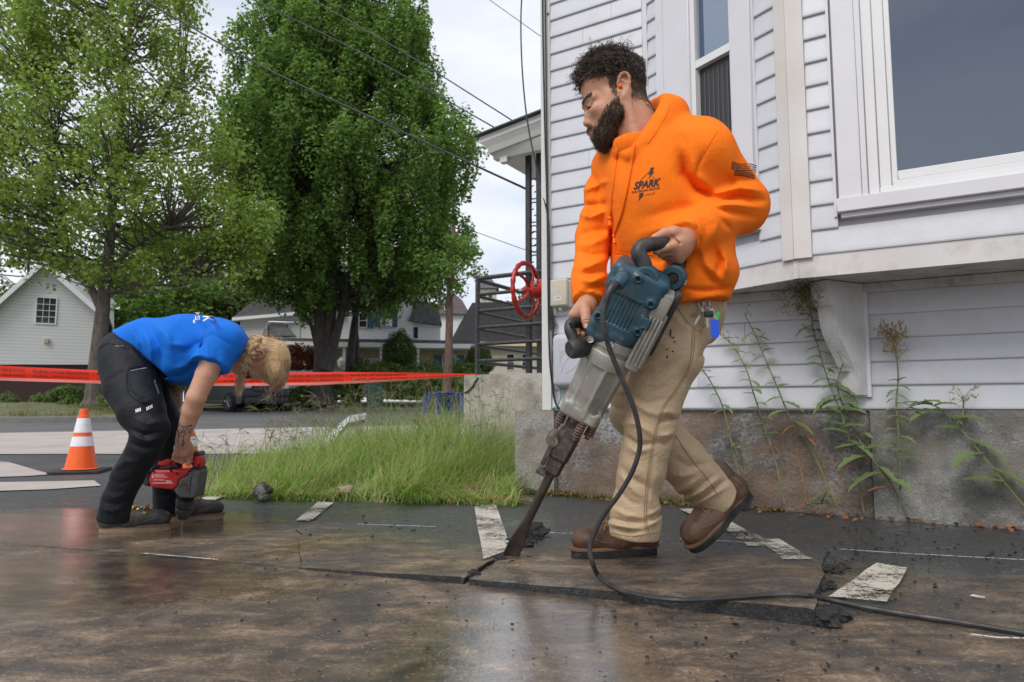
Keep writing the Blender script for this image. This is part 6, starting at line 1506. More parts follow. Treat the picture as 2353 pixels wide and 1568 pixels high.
H4 = strand_field(p, nrm, .016, 4, np.tile([[-.25, 0, -1.0]], (len(p), 1))+np.sign(np.sin(p[:, 2:3]*300))*np.array([[.9, 0, 0]]), .06, 0, 0, .0006, .15, rg2)
tl = []
for i in range(170):
    s0 = np.array(tuple(P(557, 858, 2.71)))+rg2.normal(size=3)*.003; t = np.linspace(0, 1, 8)[:, None]; e_ = rg2.normal(size=3)*np.array([.007, .007, .012]); tl.append(s0+t*(np.array([[-.012, 0, -.072]])+e_)+np.sin(t*np.pi)*e_*.5)
H5 = strands(np.array(tl), np.tile(.0012*(1-.5*np.linspace(0, 1, 8))[None], (len(tl), 1)))
np_mesh('braid', *merge_np([(Vb2, Fb2), H4, H5]), M_BLOND, woman)
mb = MB(); mb.lathe([(.009, -.006), (.0118, -.003), (.0118, .003), (.009, .006)], P(557, 856.5, 2.71), (.15, 0, 1), 14); mb.build('hair_tie', mat('black_elastic', (.01, .01, .011), .8, .1, 40), woman)
# ================================================================== RED ROTARY DRILL
M_RED = mat('red_plastic', (.48, .016, .018), .38, .14, 14, rvar=.1, bump=.1, bscale=150, bdist=.003, dirt=(.20, .09, .08), dirt_scale=13, dirt_amt=.5)
M_GEAR = mat('gear_case_grey', (.10, .097, .095), .5, .2, 16, metal=.3, rvar=.12, bump=.25, bscale=120, bdist=.004, dirt=(.20, .18, .16), dirt_scale=12, dirt_amt=.5)
drill = empty('rotary_drill', G(418, 1206), 'red cordless rotary drill standing on its bit in the bent woman\'s hands', 'drill')
cx_ = lambda x, y: (310.2+x/6.064, 976.6+y/6.064)
def slabpoly(name, poly, d0, th, m, parent=None, bev=.006):
    bm = bmesh.new(); vs = [bm.verts.new(P(*cx_(x, y), d0)) for x, y in poly]; f = bm.faces.new(vs)
    r_ = bmesh.ops.extrude_face_region(bm, geom=[f]); 
    for v in r_['geom']:
        if isinstance(v, bmesh.types.BMVert): v.co.y += th
    bmesh.ops.recalc_face_normals(bm, faces=bm.faces[:]); bmesh.ops.bevel(bm, geom=bm.edges[:], offset=bev, segments=3, affect='EDGES', profile=.5)
    off = wloc(parent or drill); me = bpy.data.meshes.new(name)
    for v in bm.verts: v.co -= off
    for f in bm.faces: f.smooth = True
    bm.to_mesh(me); bm.free(); me.materials.append(m); me.set_sharp_from_angle(angle=R(40)); return link_mesh(name, me, parent or drill)
hs_ = slabpoly('motor_housing', [(180, 770), (235, 628), (745, 618), (742, 690), (600, 765), (590, 850), (520, 912), (205, 868)], 2.80, .085, M_RED, None, .010)
slabpoly('rear_cap', [(75, 800), (110, 700), (225, 605), (240, 640), (190, 770), (205, 872), (100, 845)], 2.806, .075, M_BLK, None, .010)
slabpoly('gear_case', [(742, 622), (890, 622), (882, 720), (832, 1028), (605, 1022), (522, 914), (592, 850), (602, 765), (742, 692)], 2.797, .09, M_GEAR, None, .010)
slabpoly('front_post', [(782, 600), (800, 420), (898, 425), (903, 600)], 2.812, .06, M_RED, None, .009)
slabpoly('post_cap', [(798, 425), (808, 375), (870, 366), (893, 430)], 2.808, .068, M_BLK, None, .006)
for i in range(3): slabpoly('bellows', [(776-i*2, 592+i*16), (898+i, 592+i*16), (898+i, 604+i*16), (776-i*2, 604+i*16)], 2.806, .072, M_BLK, None, .002)
rb_ = slabpoly('rear_handle', [(302, 585), (335, 340), (400, 330), (415, 312), (470, 308), (448, 462), (512, 480), (515, 590)], 2.812, .065, M_RED, None, .009)
slabpoly('handle_boot', [(340, 592), (515, 575), (512, 612), (345, 618)], 2.808, .07, M_BLK, None, .003)
slabpoly('battery', [(215, 600), (250, 470), (330, 350), (300, 585), (240, 612)], 2.84, .07, M_BLK, None, .008)
slabpoly('trigger', [(448, 460), (470, 310), (530, 300), (530, 420), (490, 470)], 2.818, .05, M_BLK, None, .006)
mb = MB(); mb.tube([P(*cx_(500, 355), 2.838), P(*cx_(640, 350), 2.838), P(*cx_(830, 400), 2.840)], .0145, 12); mb.build('grip', M_BLK, drill)
hq_ = [(225, 730), (262, 682), (400, 682), (545, 770), (530, 828), (240, 812)]
pl_ = slabpoly('label_plate', hq_, 2.7985, .004, mat('label_red', (.55, .02, .025), .4, .1, 20), hs_, .0005)
mb = MB()
for (x0, y0, x1, y1) in ((270, 690, 400, 700), (275, 708, 430, 716), (280, 724, 455, 732), (262, 762, 410, 772), (430, 775, 500, 800), (245, 805, 528, 818), (238, 700, 262, 740)):
    mb.add([P(*cx_(x, y), 2.7978) for x, y in ((x0, y0), (x1, y0+2), (x1, y1+2), (x0, y1))], [(3, 2, 1, 0)])
mb.build('label_lines', mat('label_grey', (.5, .42, .42), .5, .3, 200), pl_)
for x, y in ((262, 650), (500, 638), (588, 680), (422, 360), (490, 540), (800, 543), (888, 560), (765, 640), (540, 925), (592, 992), (335, 568), (812, 1020)):
    mb = MB(); mb.lathe([(.0045, 0), (.0045, .003), (0, .003)], P(*cx_(x, y), 2.797)+Vector((0, .001, 0)), (0, -1, 0), 10); mb.build('screw', MATS['deep_black'], hs_)
mb = MB(); mb.add([P(*cx_(x, y), 2.7962) for x, y in ((782, 725), (792, 725), (757, 980), (747, 980))], [(3, 2, 1, 0)]); mb.add([P(*cx_(x, y), 2.7962) for x, y in ((600, 880), (670, 815), (738, 855), (722, 970), (716, 970), (730, 860), (670, 825), (606, 886))], [tuple(range(8))[::-1]]); mb.build('slot', MATS['deep_black'], hs_)
ca = P(*cx_(700, 1030), 2.842); cb_ = P(*cx_(672, 1290), 2.875); cd = (cb_-ca).normalized(); cl = (cb_-ca).length
mb = MB(); mb.lathe([(.034, -.005), (.035, cl*.05), (.0335, cl*.38), (.031, cl*.42), (.0345, cl*.44), (.0345, cl*.5), (.031, cl*.52), (.033, cl*.56), (.032, cl*.72), (.0265, cl*.76), (.0255, cl*.97), (.012, cl)], ca, cd, 28); mb.build('chuck', M_BLK, drill)
tip = G(418, 1206); mb = MB(); bt = [cb_.lerp(tip, i/12) for i in range(13)]; mb.tube([cb_]+[tip+Vector((0, 0, -.01))], .0042, 8); mb.tube([p+Vector((.0035*math.cos(i*1.2), .0035*math.sin(i*1.2), 0)) for i, p in enumerate(bt)], .0022, 5); mb.build('bit', M_STEEL, drill)
# ================================================================== STOOP, RAILING, PORCH
N2 = -1.2
M_STOOP = granite('stoop_concrete', (.40, .36, .29), (.56, .51, .43), (.27, .24, .19), 120, None)
st_l = HX.hit(1066, 900, N2)[0]; zst = HX.hit(1075, 862, N2)[1]
stoop = tag(rough_face(HX, st_l, -.02, -.1, zst, N2, 1.3, .004, 24, 14).build('concrete_stoop', M_STOOP, None, HX.pt(st_l, N2, 0)), 'pale concrete stoop with a cracked corner beside the house', 'stoop')
mb = MB(); ck = [(1066+a, b_) for a, b_ in ((34, 868), (26, 880), (22, 888), (10, 900), (2, 903))]
mb.tube([HX.pt(HX.hit(x, y, N2)[0], N2+.004, HX.hit(x, y, N2)[1]) for x, y in ck], [.006, .012, .009, .012, .006], 5); mb.build('crack', MATS['broken_asphalt'], stoop)
M_RAIL = mat('black_painted_steel', (.028, .028, .032), .45, .25, 20, rvar=.12, dirt=(.16, .09, .055), dirt_scale=26, dirt_amt=.45)
rail = empty('metal_railing', HX.pt(st_l+.06, N2-.05, zst), 'black metal pipe railing around the concrete stoop', 'railing')
tl = st_l+.095; zt_ = HX.hit(1091, 636, N2-.06)[1]
def pipe(pts, r, name='rail'): MB().tube(pts, r, 8).build(name, M_RAIL, rail)
pipe([HX.pt(tl, N2-.06, zst), HX.pt(tl, N2-.06, zt_)], .021, 'post')
pipe([HX.pt(tl, N2-1.2, zst), HX.pt(tl, N2-1.2, zt_)], .021, 'post'); pipe([HX.pt(-.1, N2-.06, zst), HX.pt(-.1, N2-.06, zt_)], .021, 'post')
for k in range(6):
    z = zt_-.02-k*(zt_-zst-.14)/5; r = .019 if k == 0 else .015
    pipe([HX.pt(tl, N2-.06, z), HX.pt(-.09, N2-.06, z)], r); pipe([HX.pt(tl, N2-.06, z-.012), HX.pt(tl, N2-1.2, z-.012)], r)
for a, b_ in ((0, .42), (.25, .75), (.5, 1.0)): pipe([HX.pt(tl+.15+a*.8, N2-1.15, zst+.02), HX.pt(tl+.75+a*.8, N2-1.15, zst+.62)], .017)
col = empty('porch_column', HX.pt(-.5, N2-.15, zst), 'slim black wrought iron porch column with scrolls', 'column')
c1 = HX.hit(1215, 600, N2-.14)[0]; c2_ = HX.hit(1240, 600, N2-.14)[0]; zc1 = HX.hit(1215, 352, N2-.14)[1]
for c in (c1, c2_): mb = MB(); mb.fbox(HX, c-.022, c+.022, N2-.16, N2-.12, zst, zc1+.05, .003); mb.build('upright', M_RAIL, col)
cm = (c1+c2_)/2; wd = (c2_-c1)/2-.02
def scroll(zc, s, fl):
    pts = []
    for i in range(30): a = i/29*5.2; r = .052*(1-i/40); pts.append(HX.pt(cm+fl*(r*math.cos(a)-.01), N2-.14, zc+s*(.045+r*math.sin(a))))
    MB().tube(pts, .0055, 6).build('scroll', M_RAIL, col)
for zc in (zc1-.32, zc1-.52, zc1-.72, zst+.9, zst+1.1): scroll(zc, 1, 1); scroll(zc, -1, -1)
# porch roof
porch = empty('porch_roof', HX.pt(-.6, N2-.4, zc1), 'white porch roof with gutter at the corner of the house', 'porch roof')
e0 = HX.hit(1101, 316, N2+.15)[0]; ze = HX.hit(1101, 316, N2+.15)[1]
mb = MB(); vs = []
for t, dz in ((e0, 0), (.1, .16)):
    for n, z2 in ((N2+.15, 0), (N2+.15, -.05), (N2+.12, -.09), (N2+.10, -.135), (N2-1.5, -.135), (N2-1.5, 0)): vs.append(HX.pt(t+(.06 if z2 < -.06 else 0)*(t == e0), n, ze+dz+z2))
mb.add(vs, [(0, 1, 2, 3, 4, 5), (11, 10, 9, 8, 7, 6)]+[(i, i+6, (i+1) % 6+6, (i+1) % 6) for i in range(6)]); mb.build('fascia', M_CBOARD, porch)
mb = MB(); mb.add([HX.pt(e0-.03, N2+.19, ze+.012), HX.pt(.1, N2+.19, ze+.175), HX.pt(.1, N2-1.5, ze+.28), HX.pt(e0-.03, N2-1.5, ze+.10), HX.pt(e0-.03, N2+.19, ze+.002), HX.pt(.1, N2+.19, ze+.163), HX.pt(.1, N2-1.5, ze+.26), HX.pt(e0-.03, N2-1.5, ze+.08)], [(0, 1, 2, 3), (4, 7, 6, 5), (0, 4, 5, 1), (1, 5, 6, 2), (2, 6, 7, 3), (3, 7, 4, 0)]); mb.build('shingles', MATS['roof_shingle'], porch)
mb = MB(); mb.fbox(HX, c1-.14, .02, N2-.3, N2-.02, zc1+.05, ze-.02); mb.build('beam', mat('porch_beam', (.50, .46, .38), .7, .08, 5), porch)
g0 = HX.hit(1136, 345, N2+.03)[0]; zg_ = HX.hit(1136, 342, N2+.03)[1]
mb = MB(); pr_ = [(0, 0), (.10, 0), (.105, -.02), (.09, -.05), (.075, -.075), (.06, -.10), (0, -.10)]
for_ = [HX.pt(g0, N2-.02+n, zg_+z) for n, z in pr_]; bk = [HX.pt(-.0, N2-.02+n, zg_+z+.0) for n, z in pr_]; mb.loft([for_, bk], True, False); mb.box(HX.pt(g0+.10, N2+.02, zg_-.115), (.07, .06, .05), HX.rot()); mb.build('gutter', M_CBOARD, porch)
# ================================================================== THINGS ON THE WALL
M_VALVE = mat('red_enamel', (.42, .018, .012), .32, .16, 14, rvar=.1, bump=.15, bscale=40, dirt=(.2, .02, .015), dirt_scale=10, dirt_amt=.6)
ax = -HX.a; wc_ = P(1210, 667, 4.30); valve = empty('valve_wheel', wc_, 'red cast iron valve handwheel sticking out from the house corner', 'handwheel')
u_ = Vector((0, 0, 1)); v_2 = ax.cross(u_).normalized(); mb = MB(); pts = [wc_+u_*(.172*math.cos(a))+v_2*(.172*math.sin(a)) for a in [2*math.pi*i/72 for i in range(73)]]
mb.tube(pts, [.0135+.0035*(1 if i % 4 < 2 else 0) for i in range(73)], 9); mb.build('rim', M_VALVE, valve)
for k in range(5):
    a = 2*math.pi*k/5+.3; d = u_*math.cos(a)+v_2*math.sin(a); mb = MB(); mb.tube(catmull([wc_-ax*.03+d*.03, wc_-ax*.035+d*.09, wc_-ax*.012+d*.14, wc_+d*.168], 4), [.0135]*5+[.011]*4+[.012]*4, 8, squash=.6); mb.build('spoke', M_VALVE, valve)
mb = MB(); mb.lathe([(.0, .02), (.022, .02), (.03, .0), (.036, -.03), (.034, -.06)], wc_, ax, 18); mb.build('hub', M_VALVE, valve)
mb = MB(); mb.lathe([(.02, -.05), (.05, -.06), (.060, -.075), (.062, -.085), (.058, -.095), (.062, -.12), (.066, -.19), (.072, -.20), (.072, -.215), (.05, -.22)], wc_, ax, 26); mb.build('bonnet', M_VALVE, valve)
mb = MB(); mb.tube([wc_+ax*.055, wc_+ax*.02], .009, 10); mb.build('stem', M_STEEL, valve); mb = MB(); mb.box(wc_-ax*.10+HX.n*.058+u_*.03, (.022, .022, .04), HX.rot(), .004); mb.build('flange_bolt', M_STEEL, valve)
def rbox_wall(name, x0, y0, x1, y1, n0, n1, m, parent, bev, seg=4):
    t0, z1 = HX.hit(x0, y0, n1); t1, z0 = HX.hit(x1, y1, n1); mb = MB(); mb.fbox(HX, t0, t1, n0, n1, z0, z1, bev, seg); return mb.build(name, m, parent), (t0, t1, z0, z1)
M_BEIGE = mat('beige_plastic', (.50, .45, .36), .45, .04, 6, dirt=(.36, .31, .24), dirt_scale=9, dirt_amt=.4); M_LGREY = mat('light_grey_plastic', (.45, .455, .50), .42, .03, 6, dirt=(.33, .33, .36), dirt_scale=8, dirt_amt=.3)
bx = empty('utility_box', HX.pt(.1, .03, 1.2), 'small beige plastic utility box on the siding near the corner', 'utility box')
o, (t0, t1, z0, z1) = rbox_wall('cover', 1263, 643, 1302, 702, .045, .085, M_BEIGE, bx, .012)
mb = MB(); mb.fbox(HX, t0-.002, t1+.006, .012, .05, z0-.006, z1-.004, .010, 3); mb.build('base', M_BEIGE, bx); mb = MB(); mb.box(HX.pt((t0+t1)/2, .05, z0-.012), (.016, .03, .022), HX.rot(), .004); mb.build('latch', M_BEIGE, bx)
mb = MB(); mb.fbox(HX, t0+.03, t0+.072, .0852, .0860, z0+.034, z0+.058); lb = mb.build('label_sticker', mat('white_sticker', (.78, .78, .8), .5, .02, 9), bx)
mb = MB(); 
for k in range(3): mb.fbox(HX, t0+.033, t0+.069, .0861, .0864, z0+.052-k*.006, z0+.0545-k*.006)
mb.build('print', mat('blue_print', (.02, .03, .12), .6, .1, 40), lb)
gx = empty('utility_box', HX.pt(.15, .03, .75), 'large light grey plastic enclosure low on the siding beside the cables', 'utility box')
o, (t0, t1, z0, z1) = rbox_wall('cover', 1266, 768, 1352, 889, .03, .098, M_LGREY, gx, .034, 6)
t1 = t0+.27
mb = MB(); mb.fbox(HX, t0+.006, t1, .012, .05, z0-.006, z1+.004, .012, 3); mb.build('base', M_LGREY, gx)
for zf in (.30, .68):
    mb = MB(); mb.fbox(HX, t0-.012, t0+.012, .03, .055, z0+(z1-z0)*zf, z0+(z1-z0)*zf+.035, .003); mb.build('hinge', M_LGREY, gx)
mb = MB(); fw = t1-t0; fh = z1-z0
def gp2(a, b_): return HX.pt(t0+fw*a, .0975, z0+fh*b_)
for i, (a0_, b0_, a1_, b1_, bw) in enumerate(((.20, .52, .38, .66, .06), (.20, .40, .46, .66, .07), (.22, .26, .60, .64, .05), (.34, .26, .70, .56, -.04), (.50, .25, .72, .36, -.06))):
    mb.tube(catmull([gp2(a0_, b0_), gp2((a0_+a1_)/2-bw, (b0_+b1_)/2+bw), gp2(a1_, b1_)], 6), .0028, 5)
for s_ in (((.18, .68), (.18, .80), (.8, .80), (.8, .68), (.18, .68)),): mb.tube([gp2(*q) for q in s_], .0016, 5)
mb.build('relief', M_LGREY, gx)
M_CABLE = mat('black_cable', (.018, .018, .019), .5, .2, 40); cabs = empty('cable_bundle', HX.pt(.07, .03, .5), 'black cables running down the siding beside the corner board', 'cables')
for k, (px_, lab) in enumerate((([(1246, -30), (1248, 120), (1252, 300), (1257, 480), (1259, 640), (1262, 800), (1268, 880), (1276, 925), (1290, 944)], 0), ([(1253, -30), (1255, 120), (1257, 300), (1259, 480), (1262, 640), (1266, 760)], 0), ([(1255, 470), (1262, 520), (1264, 640), (1268, 720), (1272, 765), (1273, 890), (1282, 935), (1300, 947)], 0), ([(1266, 700), (1276, 745), (1272, 770)], 0))):
    q = [HX.pt(HX.hit(x, y, .035)[0], .035+.004*k, HX.hit(x, y, .035)[1]) for x, y in px_]; MB().tube(catmull(q, 5), .0052, 6).build('cable', M_CABLE, cabs)
q = [HX.pt(HX.hit(x, y, .05)[0], .05, HX.hit(x, y, .05)[1]) for x, y in ((1289, 892), (1288, 915), (1282, 930), (1270, 940))]; MB().tube(catmull(q, 5), .003, 6).build('ground_wire', mat('green_wire', (.02, .25, .14), .5, .1, 40), cabs)
for x, y in ((1258, 30), (1261, 610), (1277, 745)):
    mb = MB(); t_, z_ = HX.hit(x, y, .03); mb.lathe([(.008, 0), (.009, .006), (.004, .012)], HX.pt(t_, .022, z_), HX.n, 8); mb.build('clip', M_STEEL, cabs)
# overhead wires
def wire(name, pts, r, label):
    q = [P(*p) for p in pts]; tag(MB().tube(catmull(q, 12), r, 6).build(name, M_CABLE), label, 'wire')
wire('overhead_wire', [(250, -42, 7.5), (330, 0, 7.4), (600, 152, 7.0), (900, 292, 6.5), (1212, 436, 5.9)], .0105, 'thick overhead cable sloping down to the porch column')
wire('overhead_wire', [(520, -38, 9.0), (585, 0, 8.8), (850, 132, 7.8), (1146, 299, 6.4)], .0075, 'thinner overhead wire ending at the tip of the porch roof')
wire('overhead_wire', [(640, -52, 9.0), (720, 0, 8.6), (930, 122, 7.6), (1191, 286, 6.3)], .0078, 'uppermost overhead wire reaching the porch roof shingles')
wire('service_wire', [(1203, -60, 4.2), (1197, 40, 4.2), (1200, 160, 4.15), (1212, 280, 4.1), (1236, 400, 4.02), (1258, 490, 3.96)], .0052, 'loose black wire hanging from above to the house corner')
wire('overhead_wire', [(1060, -48, 12), (1125, 0, 12), (1290, 118, 11)], .006, 'faint thin wire crossing the sky by the house top')
wire('overhead_wire', [(1060, 522, 40), (1095, 534, 40), (1212, 576, 40), (1300, 600, 40)], .02, 'far thin wire in the gap behind the porch column')
# ================================================================== CONES, TAPE, STONES, BINS
M_ORANGE = mat('cone_orange', (.92, .12, .012), .42, .06, 10, dirt=(.45, .10, .03), dirt_scale=12, dirt_amt=.35); M_WBAND = mat('cone_white_band', (.78, .77, .80), .35, .04, 12, dirt=(.5, .48, .48), dirt_scale=16, dirt_amt=.4)
def cone(x, label):
    b_ = G(x, 1086); r = empty('traffic_cone', b_, label, 'traffic cone', 'traffic cones behind the bent woman'); zy = lambda y: P(x, y, b_.y).z
    mb = MB(); mb.box(b_+Vector((0, 0, .012)), (.34, .34, .024), Matrix.Rotation(.25, 3, 'Z'), .006); mb.lathe([(.12, .02), (.115, .032), (.10, .034)], b_, (0, 0, 1), 28); mb.build('base', M_RUB, r)
    rad = lambda z: .108+(.030-.108)*(z-.03)/(.475-.03)
    for n_, y0, y1, m, ex in (('orange_body', 1082, 1025, M_ORANGE, 0), ('reflective_band', 1025, 1003, M_WBAND, .0015), ('orange_body', 1003, 994, M_ORANGE, 0), ('reflective_band', 994, 961, M_WBAND, .0015), ('orange_body', 961, 940, M_ORANGE, 0)):
        z0, z1 = zy(y0), zy(y1); pr = [(rad(z0)+ex, z0), (rad(z1)+ex, z1)]
        if y1 == 940: pr = [(rad(z0), z0), (.038, z0+.02), (.033, z0+.023), (rad(z1), z1), (.018, z1+.001)]
        if y0 == 1082: pr = [(.125, .03), (.112, .036)] + pr
        mb = MB(); mb.lathe(pr, (b_.x, b_.y, 0), (0, 0, 1), 30, True, y1 == 940); mb.build(n_, m, r)
cone(185, 'orange traffic cone with two white bands standing free on the left'); cone(425, 'orange traffic cone half hidden behind the woman\'s hand and drill')
def tape_mat():
    m, t, b = new_mat('red_tape'); lk = t.links.new; tr_ = N_(t, 'ShaderNodeBsdfTranslucent'); tr_.inputs[0].default_value = (1.0, .06, .025, 1); mxs = N_(t, 'ShaderNodeMixShader'); mxs.inputs[0].default_value = .45
    b.inputs['Base Color'].default_value = (.95, .045, .018, 1); b.inputs['Roughness'].default_value = .45
    o = t.nodes['Material Output']; lk(b.outputs[0], mxs.inputs[1]); lk(tr_.outputs[0], mxs.inputs[2]); lk(mxs.outputs[0], o.inputs[0]); return m
M_TAPE = tape_mat()
top_ = [(-80, 835.5), (0, 840.5), (143, 847.7), (223, 851), (360, 855), (505, 857.5), (650, 856.2), (782, 855.3), (900, 856), (1000, 857.5), (1093, 859)]
bot_ = [(-80, 871), (0, 874.6), (143, 879), (238, 882.5), (360, 886), (486, 887), (610, 886.8), (728, 885.6), (889, 877.6), (1000, 870), (1093, 863.5)]
ti = lambda L_, x: np.interp(x, [q[0] for q in L_], [q[1] for q in L_])
tdep = lambda x: np.interp(x, [-80, 300, 800, 1093], [6.7, 6.9, 6.7, 5.83])
def tp(x, f, off=0): return P(x, ti(top_, x)*(1-f)+ti(bot_, x)*f, tdep(x)+.004*math.sin(f*9+x*.012)+.03*f*f+off)
xs_ = np.linspace(-80, 1093, 120); mb = MB(); K_ = 9; vs = [tp(x, k/(K_-1)) for x in xs_ for k in range(K_)]
mb.add(vs, [(i*K_+k, i*K_+k+1, (i+1)*K_+k+1, (i+1)*K_+k) for i in range(len(xs_)-1) for k in range(K_-1)], True)
tape = tag(mb.build('caution_tape', M_TAPE, None, P(1093, 861, 5.83)), 'red caution tape stretched from the stoop railing to the left', 'tape')
mb = MB(); vs = [tp(x, f, -.012) for x in xs_ for f in (.80, .9, 1.0)]; mb.add(vs, [(i*3+k, i*3+k+1, (i+1)*3+k+1, (i+1)*3+k) for i in range(len(xs_)-1) for k in range(2)], True)
m_, t_, b__ = new_mat('pale_tape_fold'); b__.inputs['Base Color'].default_value = (.95, .30, .26, 1); b__.inputs['Roughness'].default_value = .2; mb.build('folded_edge', m_, tape)  # paler colour stands in for light gathered in the translucent fold
vs_, fs_ = text_mesh('CAUTION BURIED ELECTRIC LINE BELOW   I', 1.0, 0, .012); x0 = min(v[0] for v in vs_); x1 = max(v[0] for v in vs_); PER = 146
vs_, fs_ = subdivide2d([(v[0]*PER/(x1-x0+1.2), v[1]) for v in vs_], fs_, 9); mb = MB()
for f0, fh in ((.28, .30), (.64, .20)):
    for k in range(8):
        c = -10+k*PER
        if c > 1010: break
        mb.add([tp(min(1090, c-v[0]), f0-v[1]*fh*.95, -.006) for v in vs_], [tuple(f) for f in fs_])
tag(mb.build('lettering', mat('tape_ink', (.06, .003, .003), .6, .1, 30), tape), kind='stuff')
a = MB().rock(P(603, 1131, 3.66), (.050, .044, .046), 3, .22, 11).build('asphalt_chunk', mat('asphalt_chunk_mat', (.03, .03, .03), .8, .5, 50, bump=1, bscale=110, dirt=(.45, .44, .42), dirt_scale=10, dirt_amt=.6)); tag(a, 'black lump of broken asphalt at the edge of the grass', 'rock')
a = MB().rock(P(796, 1129, 3.76), (.045, .04, .032), 3, .35, 9).build('stone', mat('pale_stone', (.30, .22, .17), .9, .3, 20, bump=.8, bscale=60)); tag(a, 'pale brown stone half buried in the grass edge', 'stone')
M_BIN = mat('blue_bin_plastic', (.01, .05, .36), .4, .15, 8, rvar=.1)
def recbin(c, rot, label, s=.3):
    r = empty('recycling_bin', c, label, 'recycling bin', 'blue recycling bins tipped over by the street'); M3 = Matrix.Rotation(rot, 3, 'Z') @ Matrix.Rotation(R(84), 3, 'X'); mb = MB(); rg_ = []
    for h, k in ((0, .78), (.68, .95), (.70, .96), (.70, 1.06), (.76, 1.06), (.76, .98), (.70, .92), (.04, .74)):
        rg_.append([Vector(c)+Vector((0, 0, .30))+M3 @ Vector((x*s*k, y*s*k*.75, h-.38)) for x, y in ((-.9, -1), (.9, -1), (1, -.9), (1, .9), (.9, 1), (-.9, 1), (-1, .9), (-1, -.9))])
    mb.loft(rg_, True, False); mb.build('tub', M_BIN, r); return r
recbin(P(1002, 949, 22.5), .55, 'blue wheeled recycling bin tipped over, the left of the two', .42); recbin(P(1037, 948, 22.3), -.25, 'blue recycling bin lying on its side, nearest the stoop', .40)
pb = P(862, 885, 25); tb_ = empty('trash_bin', (pb.x, pb.y, gz(pb.x, pb.y)+.12), 'dark green wheeled trash bin in front of the hedge', 'trash bin'); zb_ = tb_.location.z
mb = MB(); rg_ = []
for z, k in ((0, .72), (.85, .95), (.86, 1.02), (.93, 1.02)): rg_.append([Vector((pb.x+x*.32*k, pb.y+y*.33*k, zb_+z)) for x, y in ((-1, -1), (1, -1), (1, 1), (-1, 1))])
mb.loft(rg_, True, False); mb.build('body', mat('green_bin', (.018, .07, .062), .5, .15, 6), tb_)
mb = MB(); mb.box((pb.x, pb.y, zb_+.97), (.70, .74, .07), None, .03); mb.build('lid', mat('bin_lid', (.10, .02, .015), .5, .15, 6), tb_)
mb = MB(); wr = [P(x, y, 5.9+d) for x, y, d in ((745, 1022, 0), (770, 985, .2), (805, 955, .35), (842, 951, .5), (838, 964, .45), (800, 975, .3), (775, 1000, .1), (765, 1026, -.05))]; mb.add([q+Vector((0, -.02, .01*(i % 2))) for i, q in enumerate(wr)]+[q+Vector((0, .05, -.03)) for q in wr], [(0, 1, 6, 7), (1, 2, 5, 6), (2, 3, 4, 5), (8+7, 8+6, 8+1, 8), (8+6, 8+5, 8+2, 8+1), (8+5, 8+4, 8+3, 8+2), (0, 8, 9, 1), (1, 9, 10, 2), (2, 10, 11, 3), (3, 11, 12, 4)], False); tag(mb.build('plastic_sheet', mat('white_sheet', (.74, .77, .80), .5, .05, 9, bump=.6, bscale=20)), 'crumpled white plastic sheet lying in the tall grass', 'plastic sheet')
# ================================================================== TREES AND PLANTS
def leaf_mat(name, cols, transl=.45, rough=.55):
    m, t, b = new_mat(name); lk = t.links.new; g = N_(t, 'ShaderNodeNewGeometry')
    c = ramp(t, g.outputs['Random Per Island'], [(i/(len(cols)-1), c_) for i, c_ in enumerate(cols)]).outputs[0]
    lk(c, b.inputs['Base Color']); b.inputs['Roughness'].default_value = rough; b.inputs['Specular IOR Level'].default_value = .35
    tr_ = N_(t, 'ShaderNodeBsdfTranslucent'); h = N_(t, 'ShaderNodeHueSaturation'); h.inputs['Value'].default_value = 1.9; h.inputs['Hue'].default_value = .495; lk(c, h.inputs['Color']); lk(h.outputs[0], tr_.inputs[0])
    mxs = N_(t, 'ShaderNodeMixShader'); mxs.inputs[0].default_value = transl; o = t.nodes['Material Output']; lk(b.outputs[0], mxs.inputs[1]); lk(tr_.outputs[0], mxs.inputs[2]); lk(mxs.outputs[0], o.inputs[0]); return m
def bark(name, c0, c1, sc_=14):
    return mat(name, tuple((a+b_)/2 for a, b_ in zip(c0, c1)), .92, .45, sc_, bump=.9, bscale=22, bdist=.03, sc=(1, 1, .22), dirt=c0, dirt_scale=9, dirt_amt=.7)
M_BARK = bark('maple_bark', (.055, .046, .040), (.17, .14, .12)); M_BARKD = bark('dark_bark', (.03, .026, .024), (.10, .085, .075))
def leaves_np(C, size, nrm, rng, wid=.8):
    """lobed leaf faces: four corners folded along the midrib, one island each"""
    n = len(C); d = rng.normal(size=(n, 3)); d[:, 2] -= .35; d -= nrm*(d*nrm).sum(1, keepdims=True); d /= np.maximum(np.linalg.norm(d, axis=1, keepdims=True), 1e-6); s = np.cross(nrm, d); L_ = (size*rng.uniform(.65, 1.3, n))[:, None]
    a = C-d*L_*.5; b = C+s*L_*wid*.5+nrm*L_*.12; c = C+d*L_*.5; e_ = C-s*L_*wid*.5+nrm*L_*.12
    V = np.stack([a, b, c, e_], 1).reshape(-1, 3); F = np.arange(n*4).reshape(-1, 4); return V, F
